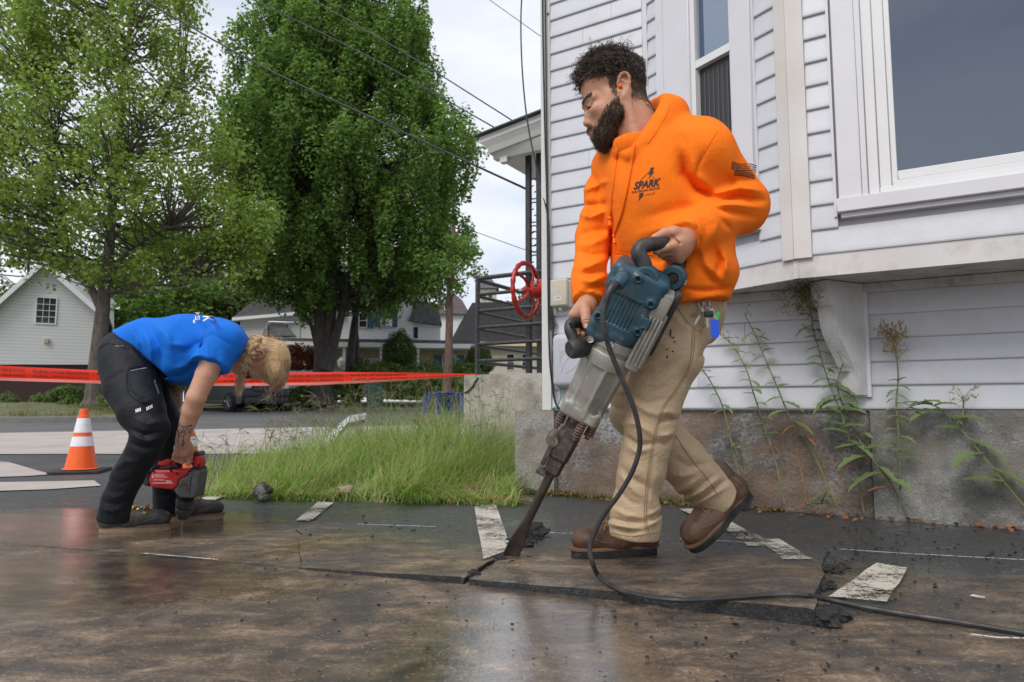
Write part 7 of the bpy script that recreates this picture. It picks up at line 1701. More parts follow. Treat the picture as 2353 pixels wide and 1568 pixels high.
def plume_tree(name, label, base, height, cols, trunks, clumps, leaf, per, mb_bark, seed, group=None, cr=(.55, .55, .9), up=.55, hide_low=0, density=None):
    """trunks: list of polylines (world); clumps: (n,3) centres. limbs run from the nearest trunk point to the clumps; leaves fill each clump"""
    rng = np.random.default_rng(seed); root = empty(name, base, label, 'tree', group)
    mb = MB(); tp_ = []
    for pts, r0, r1 in trunks:
        q = catmull(pts, 5); n = len(q); mb.tube(q, [(r0+(r1-r0)*(i/(n-1))**.8)*(1+.35*max(0, 1-i/3.0)*(r0 > .15)) for i in range(n)], 9); tp_ += [np.array(tuple(v)) for v in q]
    mb.build('trunk', mb_bark, root)
    tp_ = np.array(tp_); lim = []; rad = []
    for c in clumps:
        below = tp_[tp_[:, 2] < c[2]-.25*abs(c[2]-base[2])*.3]; below = below if len(below) else tp_
        d = np.linalg.norm(below-c, axis=1)+np.maximum(0, (c[2]-below[:, 2])-3.2)*.6; s0 = below[np.argmin(d)]; t = np.linspace(0, 1, 7)[:, None]
        mid = (s0+c)/2+np.array([0, 0, -.10*np.linalg.norm(c-s0)])+rng.normal(size=3)*.12; p = (1-t)**2*s0+2*t*(1-t)*mid+t**2*c; lim.append(p); rad.append((.012+.020*np.linalg.norm(c-s0)/2.5)*(1-.72*t[:, 0]))
    np_mesh('limb', *strands(np.array(lim), np.array(rad), 5), mb_bark, root)
    cc = []; nn = []
    for i, c in enumerate(clumps):
        k = int(per*rng.uniform(.6, 1.3)); v = rng.normal(size=(k, 3)); v /= np.linalg.norm(v, axis=1, keepdims=True); r = rng.uniform(.15, 1, (k, 1))**.5
        sc2 = np.array(cr)*rng.uniform(.65, 1.25); p = c+v*r*sc2
        nr = v*.7+np.array([0, 0, up])+rng.normal(size=(k, 3))*.55; cc.append(p); nn.append(nr/np.linalg.norm(nr, axis=1, keepdims=True))
    V, F = leaves_np(np.concatenate(cc), leaf, np.concatenate(nn), rng); o = np_mesh('crown', V, F, cols, root, smooth=False); o['kind'] = 'stuff'
    return root
def clumps_profile(rng, n, cx, cy, zs, rs, ysc=1.0, shell=.5, rag=.22):
    sd0 = rng.uniform(0, 50)
    """centres inside a body of revolution whose radius at height is interpolated; shell pushes them outwards"""
    out_ = []
    while len(out_) < n:
        z = rng.uniform(zs[0], zs[-1]); r = np.interp(z, zs, rs)
        if rng.random() > r/max(rs): continue
        a = rng.uniform(0, 2*np.pi); r *= 1+rag*2*mnoise.noise(Vector((math.cos(a)*1.6+sd0, math.sin(a)*1.6, z*.55))); q = r*(rng.random()**shell); out_.append((cx+q*math.cos(a), cy+q*math.sin(a)*ysc, z))
    return np.array(out_)
LM_BRIGHT = leaf_mat('maple_leaf_light', [(.11, .18, .024), (.145, .225, .032), (.18, .265, .042), (.225, .31, .062), (.30, .37, .12)])
LM_DARK = leaf_mat('maple_leaf_dark', [(.050, .108, .017), (.080, .158, .025), (.112, .205, .035), (.145, .24, .05), (.20, .28, .085)])
LM_FAR = leaf_mat('far_leaf', [(.055, .085, .022), (.085, .125, .03), (.125, .165, .05)])
LM_RED = leaf_mat('red_leaf', [(.09, .02, .012), (.14, .03, .016), (.10, .05, .02), (.2, .05, .02)])
LM_YEW = leaf_mat('yew_needle', [(.03, .065, .014), (.055, .10, .018), (.085, .14, .028)], .3)
LM_HEDGE = leaf_mat('shrub_leaf', [(.05, .085, .018), (.08, .13, .025), (.12, .18, .045), (.19, .25, .08)])
# left maple: open crown, forked trunk ----------------------------------------------------------
D1 = 19.5
def T(x, y, d=D1): return P(x, y, d)
rng = np.random.default_rng(21)
trk = [([T(214, 938), T(218, 900), T(228, 800), T(236, 720), T(243, 640), T(252, 560), T(262, 430), T(276, 300), T(282, 200), T(298, 60), T(300, -60)], .29, .03),
       ([T(234, 712), T(212, 668), T(175, 620), T(150, 540), T(130, 470), T(70, 390), T(40, 300)], .14, .025), ([T(240, 665, D1+.1), T(275, 600), T(320, 560), T(390, 520)], .10, .025), ([T(256, 540), T(200, 440), T(130, 330), T(110, 200)], .08, .02), ([T(262, 430), T(300, 330), T(350, 260), T(420, 190)], .07, .02), ([T(150, 540), T(120, 400), T(140, 250)], .05, .015), ([T(249, 580), T(330, 600), T(430, 640)], .05, .015)]
cl = []
zs = [P(0, y, D1).z for y in (650, 615, 560, 460, 340, 220, 100, 0, -120)]; rs = [.9, 2.4, 4.0, 4.5, 3.9, 3.4, 2.9, 2.5, 1.6]
cl = clumps_profile(rng, 470, T(245, 500).x, D1, zs, rs, .8, .45)
cl = np.concatenate([cl, clumps_profile(rng, 130, T(30, 400).x, D1-.5, [P(0, y, D1).z for y in (585, 500, 380, 200, 20, -80)], [1.0, 2.2, 2.5, 2.3, 2.0, 1.2], .8, .5)])
# a drooping lower bough over the garage, and the long bough reaching right
for x0, y0, n in ((480, 560, 14), (540, 520, 12), (590, 560, 10), (430, 590, 9), (520, 600, 8), (600, 500, 8), (350, 600, 6)):
    cl = np.concatenate([cl, np.array([tuple(T(x0+rng.normal()*22, y0+rng.normal()*16, D1+rng.normal()*.5)) for _ in range(n)])])
plume_tree('maple_tree', 'open crowned maple with a forked grey trunk in front of the white garage', (T(214, 938).x, D1, T(214, 938).z), 9, LM_BRIGHT, trk, cl, .120, 82, M_BARK, 3, 'street trees', (.50, .50, .52), .6)
# big dense maple ------------------------------------------------------------------------------
D2 = 26.5; rng = np.random.default_rng(22)
def T2(x, y, d=D2): return P(x, y, d)
trk = [([T2(738, 930), T2(738, 890), T2(740, 820), T2(735, 740), T2(722, 640), T2(705, 520), T2(690, 380)], .50, .05), ([T2(742, 880, D2+.05), T2(752, 800), T2(762, 700), T2(772, 580), T2(778, 420), T2(782, 260)], .34, .05), ([T2(748, 850, D2-.2), T2(770, 780, D2-.2), T2(792, 690, D2-.2), T2(805, 600, D2-.2), T2(830, 500, D2-.2)], .24, .05), ([T2(728, 800), T2(712, 740), T2(690, 720), T2(680, 690)], .10, .04), ([T2(738, 740), T2(735, 600), T2(740, 420)], .2, .04)]
zs = [P(0, y, D2).z for y in (705, 670, 620, 520, 400, 280, 160, 60, -40, -120)]; rs = [1.6, 3.3, 4.3, 4.8, 4.9, 4.4, 3.5, 2.9, 2.2, 1.0]
cl = clumps_profile(rng, 640, T2(800, 500).x, D2, zs, rs, .85, .30, .20)
cl = np.concatenate([cl, clumps_profile(rng, 150, T2(640, 150).x, D2+.3, [P(0, y, D2).z for y in (420, 300, 180, 60, -50)], [1.2, 2.3, 2.3, 2.0, 1.2], .8, .4, .2)])
tips = clumps_profile(rng, 210, T2(800, 500).x, D2, zs[1:], np.array(rs[1:])*1.03, .85, .12, .17); cl = np.concatenate([cl, tips, tips[::2]+np.array([0, 0, .75])])
plume_tree('maple_tree', 'dense dark green maple with clustered trunks in the middle of the view', (T2(738, 930).x, D2, T2(738, 930).z), 13, LM_DARK, trk, cl, .14, 165, M_BARKD, 4, 'street trees', (.40, .40, .90), .7)
# second trunk group right behind it
trk = [([T2(800, 935, D2+2.5), T2(803, 860, D2+2.5), T2(812, 760, D2+2.5), T2(830, 660, D2+2.5), T2(850, 560, D2+2.5)], .28, .06), ([T2(815, 935, D2+2.8), T2(820, 850, D2+2.8), T2(818, 760, D2+2.8), T2(800, 640, D2+2.8)], .22, .05)]
rng = np.random.default_rng(23); cl = clumps_profile(rng, 130, T2(850, 600, D2+2.6).x, D2+2.8, [P(0, y, D2+2.6).z for y in (720, 660, 560, 460, 380)], [1.5, 3.6, 4.4, 4.0, 2.5], .7, .4)
plume_tree('maple_tree', 'pair of slender trunks just right of and behind the big maple', (T2(805, 935, D2+2.5).x, D2+2.5, T2(805, 935, D2+2.5).z), 9, LM_DARK, trk, cl, .16, 150, M_BARKD, 5, 'street trees', (.6, .6, .7), .75)
# thin reddish trunk by the stoop
trk = [([P(1026, 925, 24), P(1027, 880, 24), P(1031, 800, 24), P(1033, 720, 24), P(1034, 660, 24), P(1040, 600, 24), P(1042, 520, 24)], .19, .08)]
rng = np.random.default_rng(24); cl = np.array([tuple(P(1035+rng.normal()*35, 610+rng.normal()*32, 24+rng.normal()*.7)) for _ in range(32)])
plume_tree('maple_tree', 'straight reddish trunk with a sparse crown left of the stoop railing', tuple(P(1026, 925, 24)), 6, LM_DARK, trk, cl, .13, 80, bark('red_bark', (.075, .045, .035), (.2, .13, .10)), 6, 'street trees', (.4, .4, .35), .7)
# trees farther back between the houses
for i, (x, d, yb, yt, w_, n, lab) in enumerate(((330, 36, 930, 520, 3.4, 90, 'tree with a twin trunk behind the bent woman\'s back'), (445, 42, 930, 600, 3.8, 80, 'rounded tree filling the gap left of the white house'), (520, 38, 930, 640, 2.2, 50, 'dark small tree at the left corner of the white house'), (1190, 60, 920, 640, 3.0, 40, 'distant light tree showing through the stoop railing'), (60, 46, 930, 420, 5.5, 90, 'distant tree rising behind the white garage'), (640, 48, 930, 560, 5.0, 90, 'distant tree behind the roof of the white house'))):
    rng = np.random.default_rng(40+i); b_ = P(x, yb, d); zs = [P(x, yt+(yb-yt)*f, d).z for f in (.72, .6, .4, .2, 0)]; cl = clumps_profile(rng, n, b_.x, d, zs, [w_*.5, w_*.95, w_, w_*.75, w_*.25], .8, .45)
    tk = [([b_, P(x+2, yb*.75+yt*.25, d), P(x+6, (yb+yt)/2, d), P(x+3, yt+30, d)], .22, .05)]
    if i == 0: tk.append(([b_+Vector((.35, 0, 0)), P(x+18, 720, d), P(x+30, 640, d)], .17, .05))
    plume_tree('background_tree', lab, tuple(b_), 8, LM_FAR if i != 0 else LM_DARK, tk, cl, .26, 110, M_BARKD, 60+i, 'trees behind the houses', (.95, .95, .8), .7)
# shrubs ----------------------------------------------------------------------------------------
def shrub(name, label, c, r, m, n, leaf, seed, stems=4, cat='shrub', group=None, shape=None):
    rng = np.random.default_rng(seed); c = Vector(c); root = empty(name, c, label, cat, group); v = rng.normal(size=(n, 3)); v[:, 2] = np.abs(v[:, 2]) if shape is None else v[:, 2]; v /= np.linalg.norm(v, axis=1, keepdims=True)
    lump = np.array([1+.28*mnoise.noise(Vector(q)*2.1+Vector((seed, 0, 0))) for q in v])[:, None]; q = rng.uniform(.55, 1.03, (n, 1))**.6; p = np.array(tuple(c))+v*np.array(r)*q*lump
    if shape == 'cone': k = np.clip((p[:, 2:3]-c.z)/r[2], -1, 1); p[:, :2] = np.array(tuple(c))[:2]+(p[:, :2]-np.array(tuple(c))[:2])*(1-.25*k)
    nr = v+rng.normal(size=(n, 3))*.55+np.array([0, 0, .3]); nr /= np.linalg.norm(nr, axis=1, keepdims=True); o = np_mesh('foliage', *leaves_np(p, leaf, nr, rng), m, root, smooth=False); o['kind'] = 'stuff'
    mb = MB()
    for i in range(stems): e_ = v[i]*np.array(r)*.8; mb.tube([c+Vector((rng.normal()*.05, rng.normal()*.05, -(r[2] if shape else 0)*.9)), c+Vector(e_)*.5, c+Vector(e_)], [.03, .02, .008], 5)
    mb.build('stem', M_BARKD, root); return root
def gp(x, y, d): return P(x, y, d)
shrub('topiary_shrub', 'dome clipped yew at the left of the porch window', gp(918, 808, 31), (.80, .70, 1.0), LM_YEW, 7000, .075, 1, 4, 'shrub', 'clipped yews by the white house', 'cone')
shrub('topiary_shrub', 'clipped yew partly hidden behind the stoop railing', gp(1101, 830, 30), (.66, .6, .72), LM_YEW, 5000, .075, 2, 4, 'shrub', 'clipped yews by the white house', 'cone')
shrub('japanese_maple', 'red leaved shrub right of the bent woman\'s head', gp(672, 850, 27), (1.15, .8, 1.0), LM_RED, 3400, .10, 3, 6, 'shrub')
hs_list = [(560, 915, 28, .8, .8, .6), (640, 928, 26.6, .9, .7, .5), (700, 918, 27.5, 1.0, .8, .8), (775, 905, 28.5, 1.1, .9, .9), (850, 870, 29, 1.0, .9, 1.0), (905, 905, 28, 1.0, .8, 1.0), (950, 900, 27.5, 1.2, .9, 1.1), (1000, 905, 27.2, 1.0, .8, 1.0), (1048, 905, 27, 1.0, .8, 1.0), (1100, 905, 27, 1.1, .9, 1.0), (880, 858, 30, .9, .8, .8), (975, 870, 29.5, 1.2, .8, 1.0), (1060, 868, 28.5, .9, .8, .9)]
adj = ['low rounded bush at the hedge\'s far left end behind the dark car', 'low bush just right of the dark car\'s bonnet', 'bush left of the big maple trunk', 'bush just right of the big maple trunk', 'light green bush below the left clipped yew', 'bush directly right of the green trash bin', 'broad hedge bush between trash bin and thin trunk', 'hedge bush left of the thin reddish trunk', 'hedge bush right of the thin reddish trunk', 'hedge bush at the corner of the concrete stoop', 'yellow green bush behind the trash bin', 'taller bush behind the hedge, below the porch', 'taller bush behind the thin reddish trunk']
for i, (x, y, d, a, b_, c) in enumerate(hs_list): shrub('hedge_bush', adj[i], gp(x, y+14, d), (a, b_, c), LM_HEDGE, 1700, .13, 100+i, 3, 'bush', 'bushes of the hedge in front of the white house')
shrub('garden_bush', 'rounded dark bush left of the maple trunk by the garage', gp(158, 932, 21), (.72, .6, .62), LM_HEDGE, 2600, .085, 200, 4, 'bush')
for i, (x, y, d, s, lab) in enumerate(((18, 938, 20.5, .42, 'grassy garden clump at the left edge of the picture'), (92, 936, 20.3, .38, 'flowering garden clump in front of the garage door'), (160, 940, 19.8, .3, 'low weeds at the foot of the garage bush'), (262, 938, 18.6, .46, 'tall garden weeds right of the maple trunk'))): shrub('garden_plant', lab, gp(x, y, d), (s, s*.7, s*(1.5 if i == 3 else 1.1)), LM_HEDGE, 650, .07, 300+i, 5, 'plant')
# ================================================================== GRASS
LM_GRASS = leaf_mat('tall_grass_blade', [(.10, .20, .022), (.15, .29, .035), (.20, .35, .055), (.29, .40, .11), (.44, .43, .20), (.42, .33, .17)], .4, .6)
def blades(n, poly, hmin, hmax, wid, rng, lean=.5, hf=None):
    poly = np.array(poly); lo, hi = poly.min(0), poly.max(0); P0 = []
    while len(P0) < n:
        q = lo+(hi-lo)*rng.random((4000, 2)); ins = np.zeros(len(q), bool); j = len(poly)-1
        for i in range(len(poly)):
            xi, yi = poly[i]; xj, yj = poly[j]; c = ((yi > q[:, 1]) != (yj > q[:, 1])) & (q[:, 0] < (xj-xi)*(q[:, 1]-yi)/(yj-yi+1e-12)+xi); ins ^= c; j = i
        P0 += list(q[ins])
    P0 = np.array(P0[:n]); h = rng.uniform(hmin, hmax, n)*(hf(P0) if hf is not None else 1); pn = np.array([mnoise.noise(Vector((x*1.7, y*1.7, 3))) for x, y in P0]); h = h*(1+.75*np.array([mnoise.noise(Vector((x*2.6, y*2.6, 9))) for x, y in P0])); a = pn*7+rng.normal(0, 1.1, n); d = np.stack([np.cos(a), np.sin(a)], 1); K = 5; t = np.linspace(0, 1, K)
    ln = rng.uniform(.15, 1, n)*lean*h; X = P0[:, None, :]+d[:, None, :]*(ln[:, None]*t[None]**1.8)[..., None]; Z = h[:, None]*(t[None]-.30*(ln/np.maximum(h, .01))[:, None]*t[None]**2.2)
    s = np.stack([-d[:, 1], d[:, 0]], 1); w_ = (wid*rng.uniform(.6, 1.4, n))[:, None]*(1-t[None]**1.6)+.0004; A_ = np.concatenate([X+s[:, None, :]*w_[..., None], Z[..., None]], 2); B_ = np.concatenate([X-s[:, None, :]*w_[..., None], Z[..., None]], 2)
    V = np.stack([A_, B_], 2).reshape(-1, 3); b = (np.arange(n)*K*2)[:, None]; i = np.arange(K-1)[None]*2; F = np.stack([b+i, b+i+1, b+i+3, b+i+2], -1).reshape(-1, 4); return V, F
rng = np.random.default_rng(77)
plot = [(-1.72, 3.98), (-1.2, 3.88), (-.62, 3.72), (.03, 3.58), (.02, 4.0), (.03, 4.6), (.0, 5.3), (-.38, 5.62), (-.6, 6.6), (-1.3, 7.0), (-1.9, 6.6), (-2.05, 5.4), (-1.95, 4.6)]
M_SOIL = mat('dry_soil', (.21, .135, .075), .95, .4, 9, bump=.8, bscale=60, dirt=(.10, .075, .035), dirt_scale=6, dirt_amt=.8)
mb = MB(); c_ = Vector((-.85, 5.0, .05)); ring = [Vector((x, y, .012)) for x, y in plot]; r2_ = [c_+(q-c_)*.8+Vector((0, 0, .03)) for q in ring]; mb.loft([[c_+(q-c_)*1.04+Vector((0, 0, -.03)) for q in ring], ring, r2_], False, True); mb.add(r2_, [tuple(range(len(r2_)))]); tag(mb.build('soil_bed', M_SOIL), kind='structure')
hf = lambda q: np.clip(np.hypot((q[:, 0]-.02)/.30, (q[:, 1]-4.35)/.42), .10, 1)*(1+.45*((q[:, 1] > 4.9) & (q[:, 0] > -.75)))*np.clip(.35+(q[:, 1]-3.6)*.75, .3, 1.15)*np.clip(.45+(q[:, 0]+2.05)*.75, .35, 1.1)
g1 = blades(15000, plot, .06, .32, .0025, rng, 1.75, hf); g2 = blades(4200, plot, .22, .46, .0015, rng, 1.7, hf)
edge = [(-1.85, 3.8), (-.6, 3.6), (.02, 3.46), (.04, 3.62), (-.62, 3.84), (-1.75, 4.05)]; g3 = blades(2300, edge, .03, .14, .0026, rng, 2.6)
out1 = [(-2.15, 4.4), (-1.9, 4.2), (-1.9, 5.4), (-2.1, 6.2), (-2.4, 5.6)]; g4 = blades(420, out1, .08, .26, .002, rng, .9)
# seed heads: finger-like spikes on thin culms
sp = []; sr = []
for i in range(460):
    for _ in range(60):
        q = np.array([rng.uniform(-1.95, .02), rng.uniform(3.9, 6.8)])
        if hf(q[None])[0] > .5: break
    h = rng.uniform(.30, .60)*min(1.15, hf(q[None])[0]); a = rng.uniform(0, 6.28); ln = rng.uniform(.05, .25); top_ = np.array([q[0]+math.cos(a)*ln, q[1]+math.sin(a)*ln, h]); t = np.linspace(0, 1, 6)[:, None]; b0 = np.array([q[0], q[1], 0]); c = b0*(1-t)+top_*t; c[:, 2] += .05*np.sin(t[:, 0]*3.14); sp.append(c); sr.append(np.full(6, .0011))
    for k in range(rng.integers(3, 7)):
        e_ = rng.normal(size=3)*.6+np.array([math.cos(a), math.sin(a), .5]); e_ /= np.linalg.norm(e_); L_ = rng.uniform(.05, .12); p = top_+e_*L_*t; p[:, 2] -= .03*t[:, 0]**2; sp.append(p); sr.append(.0014*(1-.5*t[:, 0]))
SH = strands(np.array(sp), np.array(sr)); np_g = merge_np([g1, g2, g3, g4]); tag(np_mesh('tall_grass', *np_g, LM_GRASS, smooth=False), kind='stuff')
tag(np_mesh('grass_seed_heads', *SH, leaf_mat('seed_head', [(.20, .24, .09), (.28, .29, .14), (.22, .17, .12)], .3)), kind='stuff')
# lawn blades along the far kerbs
kp = [(-26, 14.9), (-12, 15.3), (-9.6, 15.7), (-9.3, 16.3), (-10, 17.6), (-11.2, 19.5), (-26, 19.5)]; gl_ = blades(9000, kp, .05, .16, .012, rng, .8); gl_[0][:, 2] += np.array([gz(0, 15.4)+.10+.34*min(1, max(0, (y-15.2)/5.5)) for y in gl_[0][:, 1]]); tag(np_mesh('lawn_grass', *gl_, leaf_mat('lawn_blade', [(.09, .10, .03), (.13, .14, .05), (.2, .18, .09)]), smooth=False), kind='stuff')
# tufts at the foot of the wall: moss and litter
wp = [(HX.pt(t, n, 0).x, HX.pt(t, n, 0).y) for t, n in ((-.2, .02), (1.3, .0), (1.3, .06), (-.2, .10))]; gm = blades(900, wp, .01, .05, .003, rng, 1.2); tag(np_mesh('moss_grass', *gm, leaf_mat('moss', [(.06, .075, .012), (.10, .11, .02), (.15, .13, .04)], .2), smooth=False), kind='stuff')
# ================================================================== WEEDS ON THE WALL
LM_WEED = leaf_mat('wild_lettuce_leaf', [(.11, .18, .055), (.155, .235, .08), (.21, .28, .12), (.33, .31, .10)], .35); LM_DRY = leaf_mat('dry_leaf', [(.20, .085, .045), (.28, .12, .06), (.33, .17, .09)], .25); M_STEM = mat('weed_stem', (.17, .17, .07), .7, .3, 30); M_STEMD = mat('dry_stem', (.24, .13, .07), .8, .3, 30)
def weed_leaf(mb, o, d, up, L_, w_, lob=3, droop=.3):
    d = d.normalized(); s = d.cross(up).normalized(); n = s.cross(d); prev = None; b0 = len(mb.v); K = 2*lob+2; vs = []
    for i in range(K+1):
        f = i/K; c = o+d*(L_*f)-Vector((0, 0, 1))*(droop*L_*f*f); ww = w_*math.sin(math.pi*min(1, f*.93+.07))**.7*(1.0 if i % 2 else .62)*(1 if i < K else .05); vs += [c+s*ww+n*ww*.35, c, c-s*ww+n*ww*.35]
    mb.add(vs, [(3*i+k, 3*i+3+k, 3*i+4+k, 3*i+1+k) for i in range(K) for k in (0, 1)], True)
def weed(label, stem, seed, nleaf, L_, dry=.25, heads=0, n0=.05, f0=.18, f1=.95):
    rnd = random.Random(seed); cv = lambda x, y: (1608.5+x/2.184, 517+y/2.184); pts = []
    for i, (x, y) in enumerate(stem): X, Y = cv(x, y); n = n0+.02*math.sin(i*1.7+seed); t_, z_ = HX.hit(X, Y, n+.03); pts.append(HX.pt(t_, n+.03, max(z_, 0)))
    q = catmull(pts, 6); root = empty('weed', q[0], label, 'weed', 'weeds growing up the foundation wall'); m = len(q); MB().tube(q, [.0042*(1-.75*i/m)+.0006 for i in range(m)], 6).build('stem', M_STEM if dry < .9 else M_STEMD, root); ld = MB()
    for i in range(nleaf):
        f = f0+(f1-f0)*(i+rnd.random()*.6)/nleaf; k = f*(m-1); o = q[int(k)]; a = rnd.uniform(-1, 1); d = HX.a*(1 if (i % 2) else -1)*rnd.uniform(.6, 1)+HX.n*rnd.uniform(.1, .7)+Vector((0, 0, rnd.uniform(-.3, .5))); isd = f < dry; mb = MB(); LL = L_*(1-.55*f)*rnd.uniform(.7, 1.25)*(.8 if isd else 1); weed_leaf(mb, o, d, Vector((0, 0, 1)), LL, LL*(.16 if isd else .30), 3, rnd.uniform(.3, .9) if isd else rnd.uniform(.1, .6)); mb.build('leaf', LM_DRY if isd else LM_WEED, root)
    if heads:
        hb = MB(); 
        for i in range(heads):
            o = q[int((.72+.28*rnd.random())*(m-1))]; e_ = o+HX.a*rnd.uniform(-.05, .05)+HX.n*rnd.uniform(-.01, .04)+Vector((0, 0, rnd.uniform(.0, .06))); hb.tube([o, (o+e_)/2+Vector((0, 0, .008)), e_], [.0010, .0008, .0007], 4)
            for _ in range(3): p = e_+Vector((rnd.uniform(-.01, .01), rnd.uniform(-.01, .01), rnd.uniform(-.008, .01))); hb.tube([e_, p, p+Vector((0, 0, .006))], [.0007, .0022, .0010], 4)
        tag(hb.build('flower_heads', mat('weed_bud', (.30, .24, .10), .8, .4, 90), root), kind='stuff')
weed('thin upright weed nearest the man\'s raised boot', [(215, 1310), (170, 1150), (120, 930), (60, 800), (10, 720), (-40, 640)], 1, 14, 0.075, .25, 14)
weed('slim leafy weed leaning left under the bay window', [(425, 1400), (375, 1170), (320, 1000), (270, 850), (230, 720), (160, 600), (95, 545)], 2, 20, 0.085, .28, 16)
weed('tall thin weed with long gaps between its leaves', [(690, 1420), (560, 1130), (450, 960), (390, 820), (330, 680), (280, 560), (220, 440)], 3, 18, 0.105, .3, 10)
weed('tallest weed, big lobed leaves, climbing beside the corbel', [(822, 1440), (780, 1200), (720, 980), (650, 800), (600, 640), (560, 480), (545, 300)], 4, 27, 0.130, .25, 26)
weed('big leaved weed slanting left across the concrete joint', [(1040, 1460), (960, 1300), (830, 1130), (740, 960), (690, 800), (735, 650)], 5, 17, 0.150, .2, 6)
weed('bushy headed flowering weed with a straight stem', [(1005, 1330), (1000, 1100), (985, 900), (995, 760), (975, 600), (945, 540)], 6, 18, 0.085, .12, 90, .05, .1, .62)
weed('arching weed with very large leaves at the right edge', [(1640, 1430), (1500, 1260), (1330, 1050), (1200, 920), (1100, 900), (1000, 940)], 7, 12, 0.190, .08, 0)
weed('dried brown weed stalk between two green ones', [(540, 1410), (510, 1250), (480, 1120)], 8, 8, 0.070, 1.5, 0, .05, .1, 1)
weed('small upright flower spike on the concrete wall', [(1310, 1000), (1322, 920), (1318, 855)], 9, 8, 0.030, 0, 14)
weed('short dried weed by the foot of the granite wall', [(250, 1400), (220, 1240), (200, 1120)], 10, 10, 0.070, .8, 4)
weed('fresh low green sprout on the ground by the wall', [(610, 1400), (620, 1370), (640, 1330)], 11, 9, 0.075, 0, 0, .08, .05, 1)
# hanging dead tangle under the bay soffit
rng = np.random.default_rng(9); tg = []
for i in range(240):
    t_, z_ = HX.hit(1608.5+rng.normal(520, 45)/2.184, 517+rng.uniform(265, 420)/2.184, .2); o = np.array(tuple(HX.pt(t_, rng.uniform(.08, .3), z_))); tg.append(o+np.cumsum(np.concatenate([np.zeros((1, 3)), rng.normal(size=(5, 3))*.008+np.array([0, 0, -.004])]), 0))
tag(np_mesh('dead_vine_tangle', *strands(np.array(tg), np.full((len(tg), 6), .0011)), mat('dead_vine', (.16, .13, .05), .9, .4, 50)), 'dry tangled vine hanging under the bay beside the corbel', 'vine')
# fallen leaves and litter along the wall, crumbs of asphalt round the cracks
def litter(name, n, f, m, seed, size):
    rng = np.random.default_rng(seed); C = np.array([f(rng) for _ in range(n)]); nr = rng.normal(size=(n, 3))*.35+np.array([0, 0, 1]); nr /= np.linalg.norm(nr, axis=1, keepdims=True); return tag(np_mesh(name, *leaves_np(C, size, nr, rng), m, smooth=False), kind='stuff')
litter('fallen_leaves', 260, lambda r: tuple(HX.pt(r.uniform(-.2, 3.2), r.uniform(.04, .04+.16*r.random()), .012)), LM_DRY, 31, .026)
litter('fallen_leaves', 420, lambda r: (lambda f: (-1.7+1.75*f+r.normal()*.05, 3.88-.33*f+abs(r.normal())*.08-.02, .022))(r.random()), LM_DRY, 32, .03)
tag(litter('fallen_leaf', 1, lambda r: tuple(G(1204+.0, 1232, .03)), LM_DRY, 3, .001), kind='stuff') if False else None
for x, y, lab, m, s in ((1514, 1207, 'single rusty brown leaf on the asphalt behind the man', LM_DRY, .045), (1902, 1165, 'yellow leaf standing at the foot of the wall', leaf_mat('yellow_leaf', [(.55, .33, .02), (.6, .38, .03)]), .05)):
    mb = MB(); o = G(x, y, .012); weed_leaf(mb, o, Vector((.3, .2, .9)), Vector((1, 0, 0)), s, s*.35, 2, .1); tag(mb.build('fallen_leaf', m), lab, 'leaf')
rng = np.random.default_rng(15); mb = MB()
def crumb(x, y, sx, n, smax):
    for _ in range(n):
        q = G(x+rng.normal()*sx, y+rng.normal()*sx*.28); s = rng.uniform(.15, 1)**2*smax+.0015; mb.rock((q.x, q.y, s*.4+.004), (s*rng.uniform(.7, 1.6), s*.9, s*.6), 1, .7, int(rng.integers(99)))
for (x, y, sx, n, sm) in ((1895, 1425, 18, 70, .022), (1905, 1310, 26, 70, .012), (1890, 1350, 16, 50, .014), (1150, 1290, 40, 60, .009), (1210, 1245, 22, 55, .012), (900, 1235, 100, 60, .005), (1650, 1350, 220, 120, .004), (2050, 1290, 180, 160, .0045), (1700, 1480, 300, 90, .0035), (800, 1350, 250, 90, .003), (2100, 1215, 180, 120, .007)): crumb(x, y, sx, n, sm)
tag(mb.build('asphalt_crumbs', M_BROKEN), kind='stuff')
for i, (x, y, s_, lab) in enumerate(((1228, 1238, .040, 'lump of torn asphalt leaning on the back of the chisel blade'), (1204, 1262, .026, 'small lump of torn asphalt under the chisel blade'), (1236, 1216, .022, 'small black lump right at the end of the crack behind the chisel'), (1148, 1292, .020, 'crumbled lump at the left lip of the crack by the chisel'), (1088, 1332, .020, 'torn flake of asphalt where the two slabs meet at the front cut'), (1896, 1436, .030, 'broken lump at the front corner of the long slab'))):
    q = G(x, y); tag(MB().rock((q.x, q.y, s_*.42), (s_*1.15, s_*.9, s_*.72), 3, .45, 40+i).build('asphalt_lump', M_BROKEN, None, (q.x, q.y, 0)), lab, 'rubble', 'lumps of asphalt broken out along the cracks')
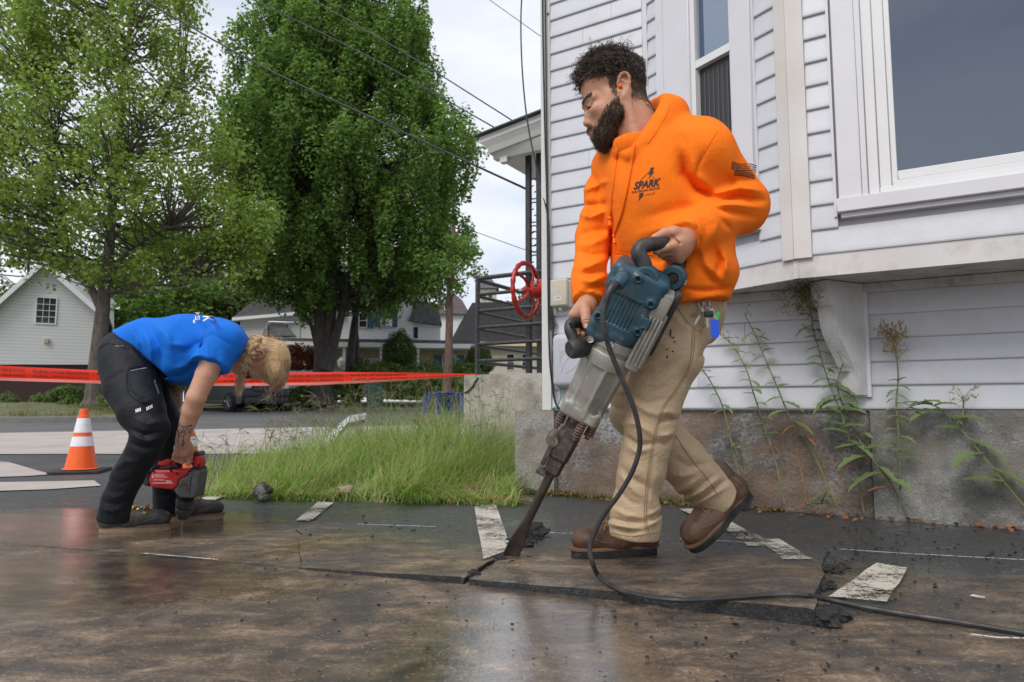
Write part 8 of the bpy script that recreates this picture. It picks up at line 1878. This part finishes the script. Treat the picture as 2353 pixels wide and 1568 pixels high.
# ================================================================== CAR ACROSS THE STREET
M_CAR = mat('dark_grey_car_paint', (.016, .017, .020), .38, .05, 4, spec=.35, coat=.08); M_CGL = glass_mat('car_glass', (.03, .035, .04), .5); M_TYRE = mat('tyre_rubber', (.014, .014, .014), .8, .2, 20); M_RIM = mat('alloy_rim', (.42, .43, .44), .4, .1, 20, metal=.3)
CD = 24.2; cg = gz(0, CD)+.004; cw = P(527, 947, CD); car = empty('parked_car', (cw.x, CD, cg), 'dark grey sports utility car parked across the street behind the tape', 'car')
ca_ = Vector((.76, -.65, 0)).normalized(); cn_ = Vector((ca_.y, -ca_.x, 0)); CO = Vector((cw.x, CD, cg))
cc_ = lambda x, y, z: CO+ca_*x+cn_*y+Vector((0, 0, z))     # x forwards of the front wheel, y towards the viewer side, z up
prof = [(-3.65, .45), (-3.70, .75), (-3.66, 1.02), (-3.45, 1.10), (-3.2, 1.55), (-2.9, 1.66), (-1.6, 1.70), (-.75, 1.62), (-.05, 1.12), (.55, 1.03), (.80, .92), (.90, .72), (.90, .42), (.80, .28), (-3.5, .30)]
half = .92
def shell(k_in):
    return [[cc_(x, y*(1-(.16 if z > 1.15 else 0)), z) for x, z in prof] for y in (0.0, -.10, -half, -2*half+.10, -2*half)]
rings = []
for y, s in ((.0, .93), (-.06, .985), (-.16, 1.0), (-1.68, 1.0), (-1.78, .985), (-1.84, .93)):
    rings.append([cc_(-1.4+(x+1.4)*(1-(1-s)*.35), (y if z < 1.12 else (-.92+(y+.92)*.80)), .28+(z-.28)*(1-(1-s)*.2)) for x, z in prof])
MB().loft(rings, True, True).build('body', M_CAR, car, autosmooth=38)
for x0, x1, x2, x3 in ((-3.1, -2.95, -2.25, -2.25), (-2.17, -2.17, -1.32, -1.28), (-1.22, -1.25, -.62, -.15)):
    mb = MB(); ysd = -.92+.92*.80+.012; mb.add([cc_(x0, ysd-.0, 1.16), cc_(x3, ysd, 1.16), cc_(x2, ysd-.03, 1.56), cc_(x1, ysd-.03, 1.56)], [(0, 1, 2, 3)]); mb.build('side_window', M_CGL, car)
mb = MB(); mb.add([cc_(-.10, -.30, 1.155), cc_(-.10, -1.54, 1.155), cc_(-.70, -1.46, 1.60), cc_(-.70, -.38, 1.60)], [(0, 1, 2, 3)]); mb.build('windscreen', M_CGL, car)
for x in (0, -2.70):
    for y in (.0, -1.64):
        c = cc_(x, y-.03 if y == 0 else y-.15, .345); wh = MB(); wh.lathe([(.22, -.11), (.33, -.11), (.345, -.09), (.345, .09), (.33, .11), (.235, .115), (.22, .09)], c, cn_, 30); tyre = wh.build('wheel', M_TYRE, car)
        if y == .0:
            mb = MB(); mb.lathe([(.235, .10), (.225, .112), (.21, .09), (.0, .06)], c, cn_, 28); mb.build('rim_well', M_BLK, tyre); mb = MB()
            for k in range(5):
                a = 2*math.pi*k/5+.4; d = ca_*math.cos(a)+Vector((0, 0, 1))*math.sin(a); mb.tube([c+cn_*.085, c+cn_*.10+d*.12, c+cn_*.10+d*.218], [.04, .030, .045], 6, squash=.5)
            mb.lathe([(.226, .095), (.240, .112), (.245, .10)], c, cn_, 28, True, False); mb.build('rim', M_RIM, tyre)
        mb = MB(); mb.lathe([(.40, -.02), (.40, .0), (.0, .0)], c+cn_*.042, cn_, 30); mb.build('wheel_arch', M_BLK, car)
mb = MB(); mb.box(cc_(.0+-1.35, .012, .36), (2.1, .02, .14), Matrix((ca_, cn_, Vector((0, 0, 1)))).transposed(), .008); mb.build('sill', M_BLK, car)
for y in (-.16, -1.62):
    mb = MB(); mb.box(cc_(.80, y, .90), (.14, .34, .13), Matrix((ca_, cn_, Vector((0, 0, 1)))).transposed(), .03); mb.build('headlight', mat('headlight_lens', (.6, .62, .65), .12, .05, 10), car)
mb = MB(); mb.box(cc_(.885, -.92, .78), (.05, 1.05, .18), Matrix((ca_, cn_, Vector((0, 0, 1)))).transposed(), .02); mb.build('grille', M_BLK, car); mb = MB(); mb.box(cc_(.90, -.92, .40), (.06, 1.7, .22), Matrix((ca_, cn_, Vector((0, 0, 1)))).transposed(), .03); mb.build('bumper', M_BLK, car)
mb = MB(); mb.box(cc_(-.42, .10, 1.18), (.18, .20, .14), Matrix((ca_, cn_, Vector((0, 0, 1)))).transposed(), .04); mb.build('mirror', M_CAR, car)
# ================================================================== HOUSES
def lap_mat(name, col, pitch_, dirt=(.4, .4, .4)):
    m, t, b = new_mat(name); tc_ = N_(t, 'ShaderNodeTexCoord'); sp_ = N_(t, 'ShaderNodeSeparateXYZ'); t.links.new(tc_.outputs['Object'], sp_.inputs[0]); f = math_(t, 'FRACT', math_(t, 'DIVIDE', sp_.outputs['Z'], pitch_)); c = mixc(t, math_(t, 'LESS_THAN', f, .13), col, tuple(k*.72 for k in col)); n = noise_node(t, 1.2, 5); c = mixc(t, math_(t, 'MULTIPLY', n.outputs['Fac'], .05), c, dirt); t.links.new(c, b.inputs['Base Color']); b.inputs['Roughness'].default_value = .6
    bp = N_(t, 'ShaderNodeBump'); bp.inputs['Distance'].default_value = .02; t.links.new(f, bp.inputs['Height']); t.links.new(bp.outputs[0], b.inputs['Normal']); return m
M_LAP = lap_mat('white_lap_siding', (.82, .82, .84), .13); M_ROOFG = mat('grey_shingles', (.115, .112, .118), .9, .3, 5, bump=.6, bscale=14); M_ROOFD = mat('dark_shingles', (.045, .045, .05), .9, .3, 5, bump=.6, bscale=14); M_HTRIM = mat('house_trim', (.82, .82, .83), .5, .03, 4); M_SHUT = mat('blue_shutter', (.035, .085, .17), .5, .1, 10); M_DKGL = glass_mat('house_glass', (.05, .055, .06), .4); M_VEN = mat('tan_shingle_veneer', (.42, .34, .22), .85, .2, 7, bump=.5, bscale=9); M_BROWN = mat('brown_garage_door', (.045, .018, .016), .6, .15, 5, sc=(4, 4, .4)); M_YEL = mat('yellow_siding', (.48, .44, .36), .7, .1, 4)
class HF:   # a house front facing the viewer at one distance, laid out by sight lines
    def __init__(s, d, yaw=0.0, x=0): s.d = d; o = P(x, 900, d); s.fr = Frame((o.x, o.y), (math.cos(yaw), math.sin(yaw)))
    def p(s, px, py, n=0): t, z = s.fr.hit(px, py, n); return s.fr.pt(t, n, z)
    def tz(s, px, py, n=0): return s.fr.hit(px, py, n)
def poly_block(H, pts, n0, n1, name, m, parent):
    f = [H.p(x, y, n1) for x, y in pts]; bk = [q-H.fr.n*(n1-n0) for q in f]; k = len(f); mb = MB(); mb.add(f+bk, [tuple(range(k))[::-1], tuple(range(k, 2*k))]+[(i, (i+1) % k, (i+1) % k+k, i+k) for i in range(k)]); return mb.build(name, m, parent)
def win(H, x0, y0, x1, y1, parent, nx=2, ny=2, n=0.02, shut=0, trim=None, name='window', trimw=3):
    t0, z1 = H.tz(x0, y0, n); t1, z0 = H.tz(x1, y1, n); mb = MB(); w_ = (t1-t0)*.065; mb.fbox(H.fr, t0-w_, t1+w_, n-.03, n+.03, z0-w_, z0); mb.fbox(H.fr, t0-w_, t1+w_, n-.03, n+.03, z1, z1+w_); mb.fbox(H.fr, t0-w_, t0, n-.03, n+.03, z0, z1); mb.fbox(H.fr, t1, t1+w_, n-.03, n+.03, z0, z1)
    for i in range(1, nx): c = t0+(t1-t0)*i/nx; mb.fbox(H.fr, c-.008, c+.008, n-.02, n+.015, z0, z1)
    for i in range(1, ny): c = z0+(z1-z0)*i/ny; mb.fbox(H.fr, t0, t1, n-.02, n+.018, c-.010, c+.010)
    o = mb.build(name, trim or M_HTRIM, parent); mb = MB(); mb.fbox(H.fr, t0, t1, n-.03, n-.012, z0, z1); mb.build('pane', M_DKGL, o)
    if shut:
        for a, b_ in ((t0-w_-shut, t0-w_-.02), (t1+w_+.02, t1+w_+shut)): mb = MB(); mb.fbox(H.fr, a, b_, n-.02, n+.03, z0-.05, z1+.05); mb.build('shutter', M_SHUT, parent)
    return o
# --- white garage on the left
H1 = HF(27, .50, 100); g = empty('white_garage', P(100, 930, 27), 'white gabled house over a brown garage door at the far left', 'house')
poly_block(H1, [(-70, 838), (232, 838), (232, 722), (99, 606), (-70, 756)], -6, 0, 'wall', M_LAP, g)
poly_block(H1, [(-70, 940), (228, 940), (228, 838.5), (-70, 838.5)], -6, -.12, 'garage_door', M_BROWN, g)
for a, b_ in (((99, 597), (-90, 765)), ((99, 597), (252, 731))):
    q0, q1 = H1.p(*a, .35), H1.p(*b_, .35); dn = Vector((0, 0, -.26)); bk = -H1.fr.n*7.0; mb = MB(); mb.add([q0, q1, q1+bk, q0+bk, q0+dn*.5, q1+dn*.5, q1+bk+dn*.5, q0+bk+dn*.5], [(0, 1, 2, 3), (4, 7, 6, 5), (0, 4, 5, 1), (1, 5, 6, 2), (2, 6, 7, 3), (3, 7, 4, 0)]); mb.build('roof', M_ROOFD, g)
    mb = MB(); f_ = H1.fr.n*.03; mb.add([q0+f_, q1+f_, q1+dn+f_, q0+dn+f_, q0-f_, q1-f_, q1+dn-f_, q0+dn-f_], [(0, 1, 2, 3), (4, 7, 6, 5), (0, 4, 5, 1), (1, 5, 6, 2), (2, 6, 7, 3), (3, 7, 4, 0)]); mb.build('rake_board', M_HTRIM, g)
win(H1, 86, 684, 126, 744, g, 3, 4); mb = MB(); t_, z_ = H1.tz(107, 784, .05); mb.fbox(H1.fr, t_-.08, t_+.08, 0, .12, z_-.1, z_+.1, .01); mb.build('wall_lamp', mat('lamp_tan', (.45, .38, .28), .5, .1, 9), g)
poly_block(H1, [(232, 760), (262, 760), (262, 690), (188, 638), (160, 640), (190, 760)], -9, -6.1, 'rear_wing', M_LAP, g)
# small far blocks behind the woman's back
H1b = HF(44, .4, 330); b2 = empty('pale_house', P(330, 880, 44), 'pale flat roofed house partly hidden by the twin trunk tree', 'house'); poly_block(H1b, [(275, 880), (520, 880), (520, 676), (450, 676), (450, 690), (330, 690), (330, 672), (275, 672)], -6, 0, 'wall', mat('cream_siding', (.60, .54, .46), .7, .05, 3), b2)
for x in (352, 385, 420): win(H1b, x, 705, x+15, 735, b2, 1, 2)
mb = MB(); mb.fbox(H1b.fr, H1b.tz(270, 668)[0], H1b.tz(525, 668)[0], -6.2, .2, H1b.tz(300, 673)[1], H1b.tz(300, 668)[1]); mb.build('roof', M_HTRIM, b2)
H1c = HF(38, .4, 260); b3 = empty('brick_shed', P(268, 900, 38), 'small red brown shed beside the white garage', 'shed'); poly_block(H1c, [(250, 900), (292, 900), (292, 722), (250, 722)], -3, 0, 'wall', mat('red_brown_brick', (.16, .055, .035), .85, .25, 8), b3); poly_block(H1c, [(246, 722), (296, 722), (296, 714), (246, 714)], -3.2, .2, 'roof', M_ROOFD, b3)
# --- big white house
H2 = HF(34, .16, 800); hb = empty('white_house', P(800, 900, 34), 'long white house with blue shutters and a flat porch roof behind the trees', 'house')
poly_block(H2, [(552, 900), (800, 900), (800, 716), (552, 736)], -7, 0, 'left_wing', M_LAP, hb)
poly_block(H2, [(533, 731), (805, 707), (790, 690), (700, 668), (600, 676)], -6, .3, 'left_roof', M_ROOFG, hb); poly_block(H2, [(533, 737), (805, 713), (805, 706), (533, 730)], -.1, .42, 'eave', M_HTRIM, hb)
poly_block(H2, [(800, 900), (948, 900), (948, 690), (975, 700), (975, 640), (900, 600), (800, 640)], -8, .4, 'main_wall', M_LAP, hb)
poly_block(H2, [(780, 655), (990, 655), (960, 600), (820, 590)], -8, .7, 'main_roof', M_ROOFG, hb)
poly_block(H2, [(945, 900), (1012, 900), (1012, 738), (945, 728)], -6, .2, 'right_wing', M_LAP, hb); poly_block(H2, [(938, 737), (1016, 747), (1005, 700), (960, 690)], -6, .6, 'right_roof', M_ROOFG, hb)
poly_block(H2, [(560, 905), (1092, 905), (1092, 792), (560, 792)], -4, .5, 'ground_floor', M_VEN, hb)
mb = MB(); t0, z0 = H2.tz(552, 786, 2.0); t1, _ = H2.tz(1100, 800, 2.0); mb.fbox(H2.fr, t0, t1, .4, 2.0, z0-.16, z0+.06); mb.build('porch_roof', M_HTRIM, hb); mb = MB(); mb.fbox(H2.fr, t0-.02, t1, .35, 1.95, z0+.061, z0+.22); mb.build('porch_roof_top', M_ROOFG, hb)
for x in (640, 700, 790, 875, 960): t_, _ = H2.tz(x, 850, 1.8); mb = MB(); mb.fbox(H2.fr, t_-.06, t_+.06, 1.74, 1.86, gz(0, 32)+.2, z0-.16); mb.build('porch_post', M_HTRIM, hb)
win(H2, 641, 746, 662, 770, hb, 1, 2, .03); win(H2, 826, 722, 842, 752, hb, 1, 2, .45, .30); win(H2, 880, 716, 896, 750, hb, 1, 2, .45, .34); win(H2, 951, 752, 960, 778, hb, 1, 1, .25); win(H2, 1018, 818, 1046, 850, hb, 2, 1, .55, .42); win(H2, 838, 826, 870, 862, hb, 2, 1, .55, .36)
t_, z_ = H2.tz(888, 742, .6); mb = MB(); mb.fbox(H2.fr, t_-.28, t_+.28, .45, .85, z_-.2, z_+.14, .02); ac_ = mb.build('air_conditioner', M_HTRIM, hb); mb = MB(); mb.fbox(H2.fr, t_-.24, t_-.02, .851, .856, z_-.16, z_+.09); mb.build('louvre', M_ROOFG, ac_)
M_GALV = mat('galvanised_pipe', (.42, .44, .45), .4, .1, 20, metal=.6); sc_f = empty('roof_rail', H2.p(620, 780, 1.5), 'galvanised pipe rail standing on the porch roof', 'railing')
for pl in ([(613, 790), (613, 748), (618, 740), (690, 742), (720, 748), (722, 840)], [(690, 742), (690, 780)]): MB().tube([H2.p(x, y, 1.2) for x, y in pl], .035, 6).build('pipe', M_GALV, sc_f)
poly_block(H2, [(600, 772), (678, 772), (650, 742), (632, 736), (615, 745)], .5, 1.1, 'tarp_heap', mat('grey_tarp', (.16, .16, .165), .7, .25, 6, bump=.6, bscale=8), hb)
poly_block(H2, [(640, 900), (820, 900), (820, 850), (640, 850)], 2.6, 2.66, 'lattice_panel', mat('blue_grey_panel', (.20, .30, .36), .7, .1, 5), hb)
mb = MB(); q = H2.p(784, 835, 2.0); mb.lathe([(.05, -.25), (.07, -.2), (.16, -.12), (.20, .12), (.10, .2), (.03, .3)], q, (0, 0, 1), 8); mb.build('porch_lantern', M_HTRIM, hb)
# --- dark roofed house and church tower behind the railing
H3 = HF(48, -.1, 1110); hd3 = empty('dark_roofed_house', P(1110, 880, 48), 'house with a big dark shingle roof behind the stoop railing', 'house')
poly_block(H3, [(1040, 900), (1300, 900), (1300, 780), (1040, 780)], -8, 0, 'wall', M_YEL, hd3); poly_block(H3, [(1036, 784), (1310, 790), (1250, 690), (1085, 696), (1056, 745)], -8, .5, 'roof', M_ROOFD, hd3); poly_block(H3, [(1034, 792), (1312, 798), (1312, 790), (1034, 784)], -.2, .7, 'eave', mat('yellow_eave', (.55, .47, .30), .6, .05, 5), hd3)
for x in (1165, 1200): win(H3, x, 815, x+16, 850, hd3, 1, 2)
H4 = HF(70, 0, 1115); tw = empty('church_tower', P(1115, 800, 70), 'pale square tower with a dark pyramid roof far behind', 'tower'); poly_block(H4, [(1100, 900), (1140, 900), (1140, 662), (1100, 662)], -2, 0, 'wall', M_YEL, tw)
mb = MB(); a0 = [H4.p(1094, 662, .3), H4.p(1146, 662, .3)]; a0 += [a0[1]-H4.fr.n*2.6, a0[0]-H4.fr.n*2.6]; ap = H4.p(1119, 628, -1); mb.add(a0+[ap], [(0, 1, 4), (1, 2, 4), (2, 3, 4), (3, 0, 4), (3, 2, 1, 0)]); mb.build('roof', M_ROOFG, tw)
for x in (1108, 1122): win(H4, x, 672, x+9, 690, tw, 1, 1)
H5 = HF(58, 0, 1030); h5 = empty('purple_roofed_house', P(1030, 860, 58), 'distant house with a purplish gable roof left of the dark roof', 'house'); poly_block(H5, [(1000, 900), (1070, 900), (1070, 715), (1000, 715)], -5, 0, 'wall', M_LAP, h5); poly_block(H5, [(992, 722), (1080, 722), (1062, 690), (1040, 672), (1010, 690)], -5, .4, 'roof', mat('purple_shingles', (.16, .13, .14), .9, .2, 5), h5); win(H5, 1022, 692, 1034, 712, h5, 1, 1, .5)
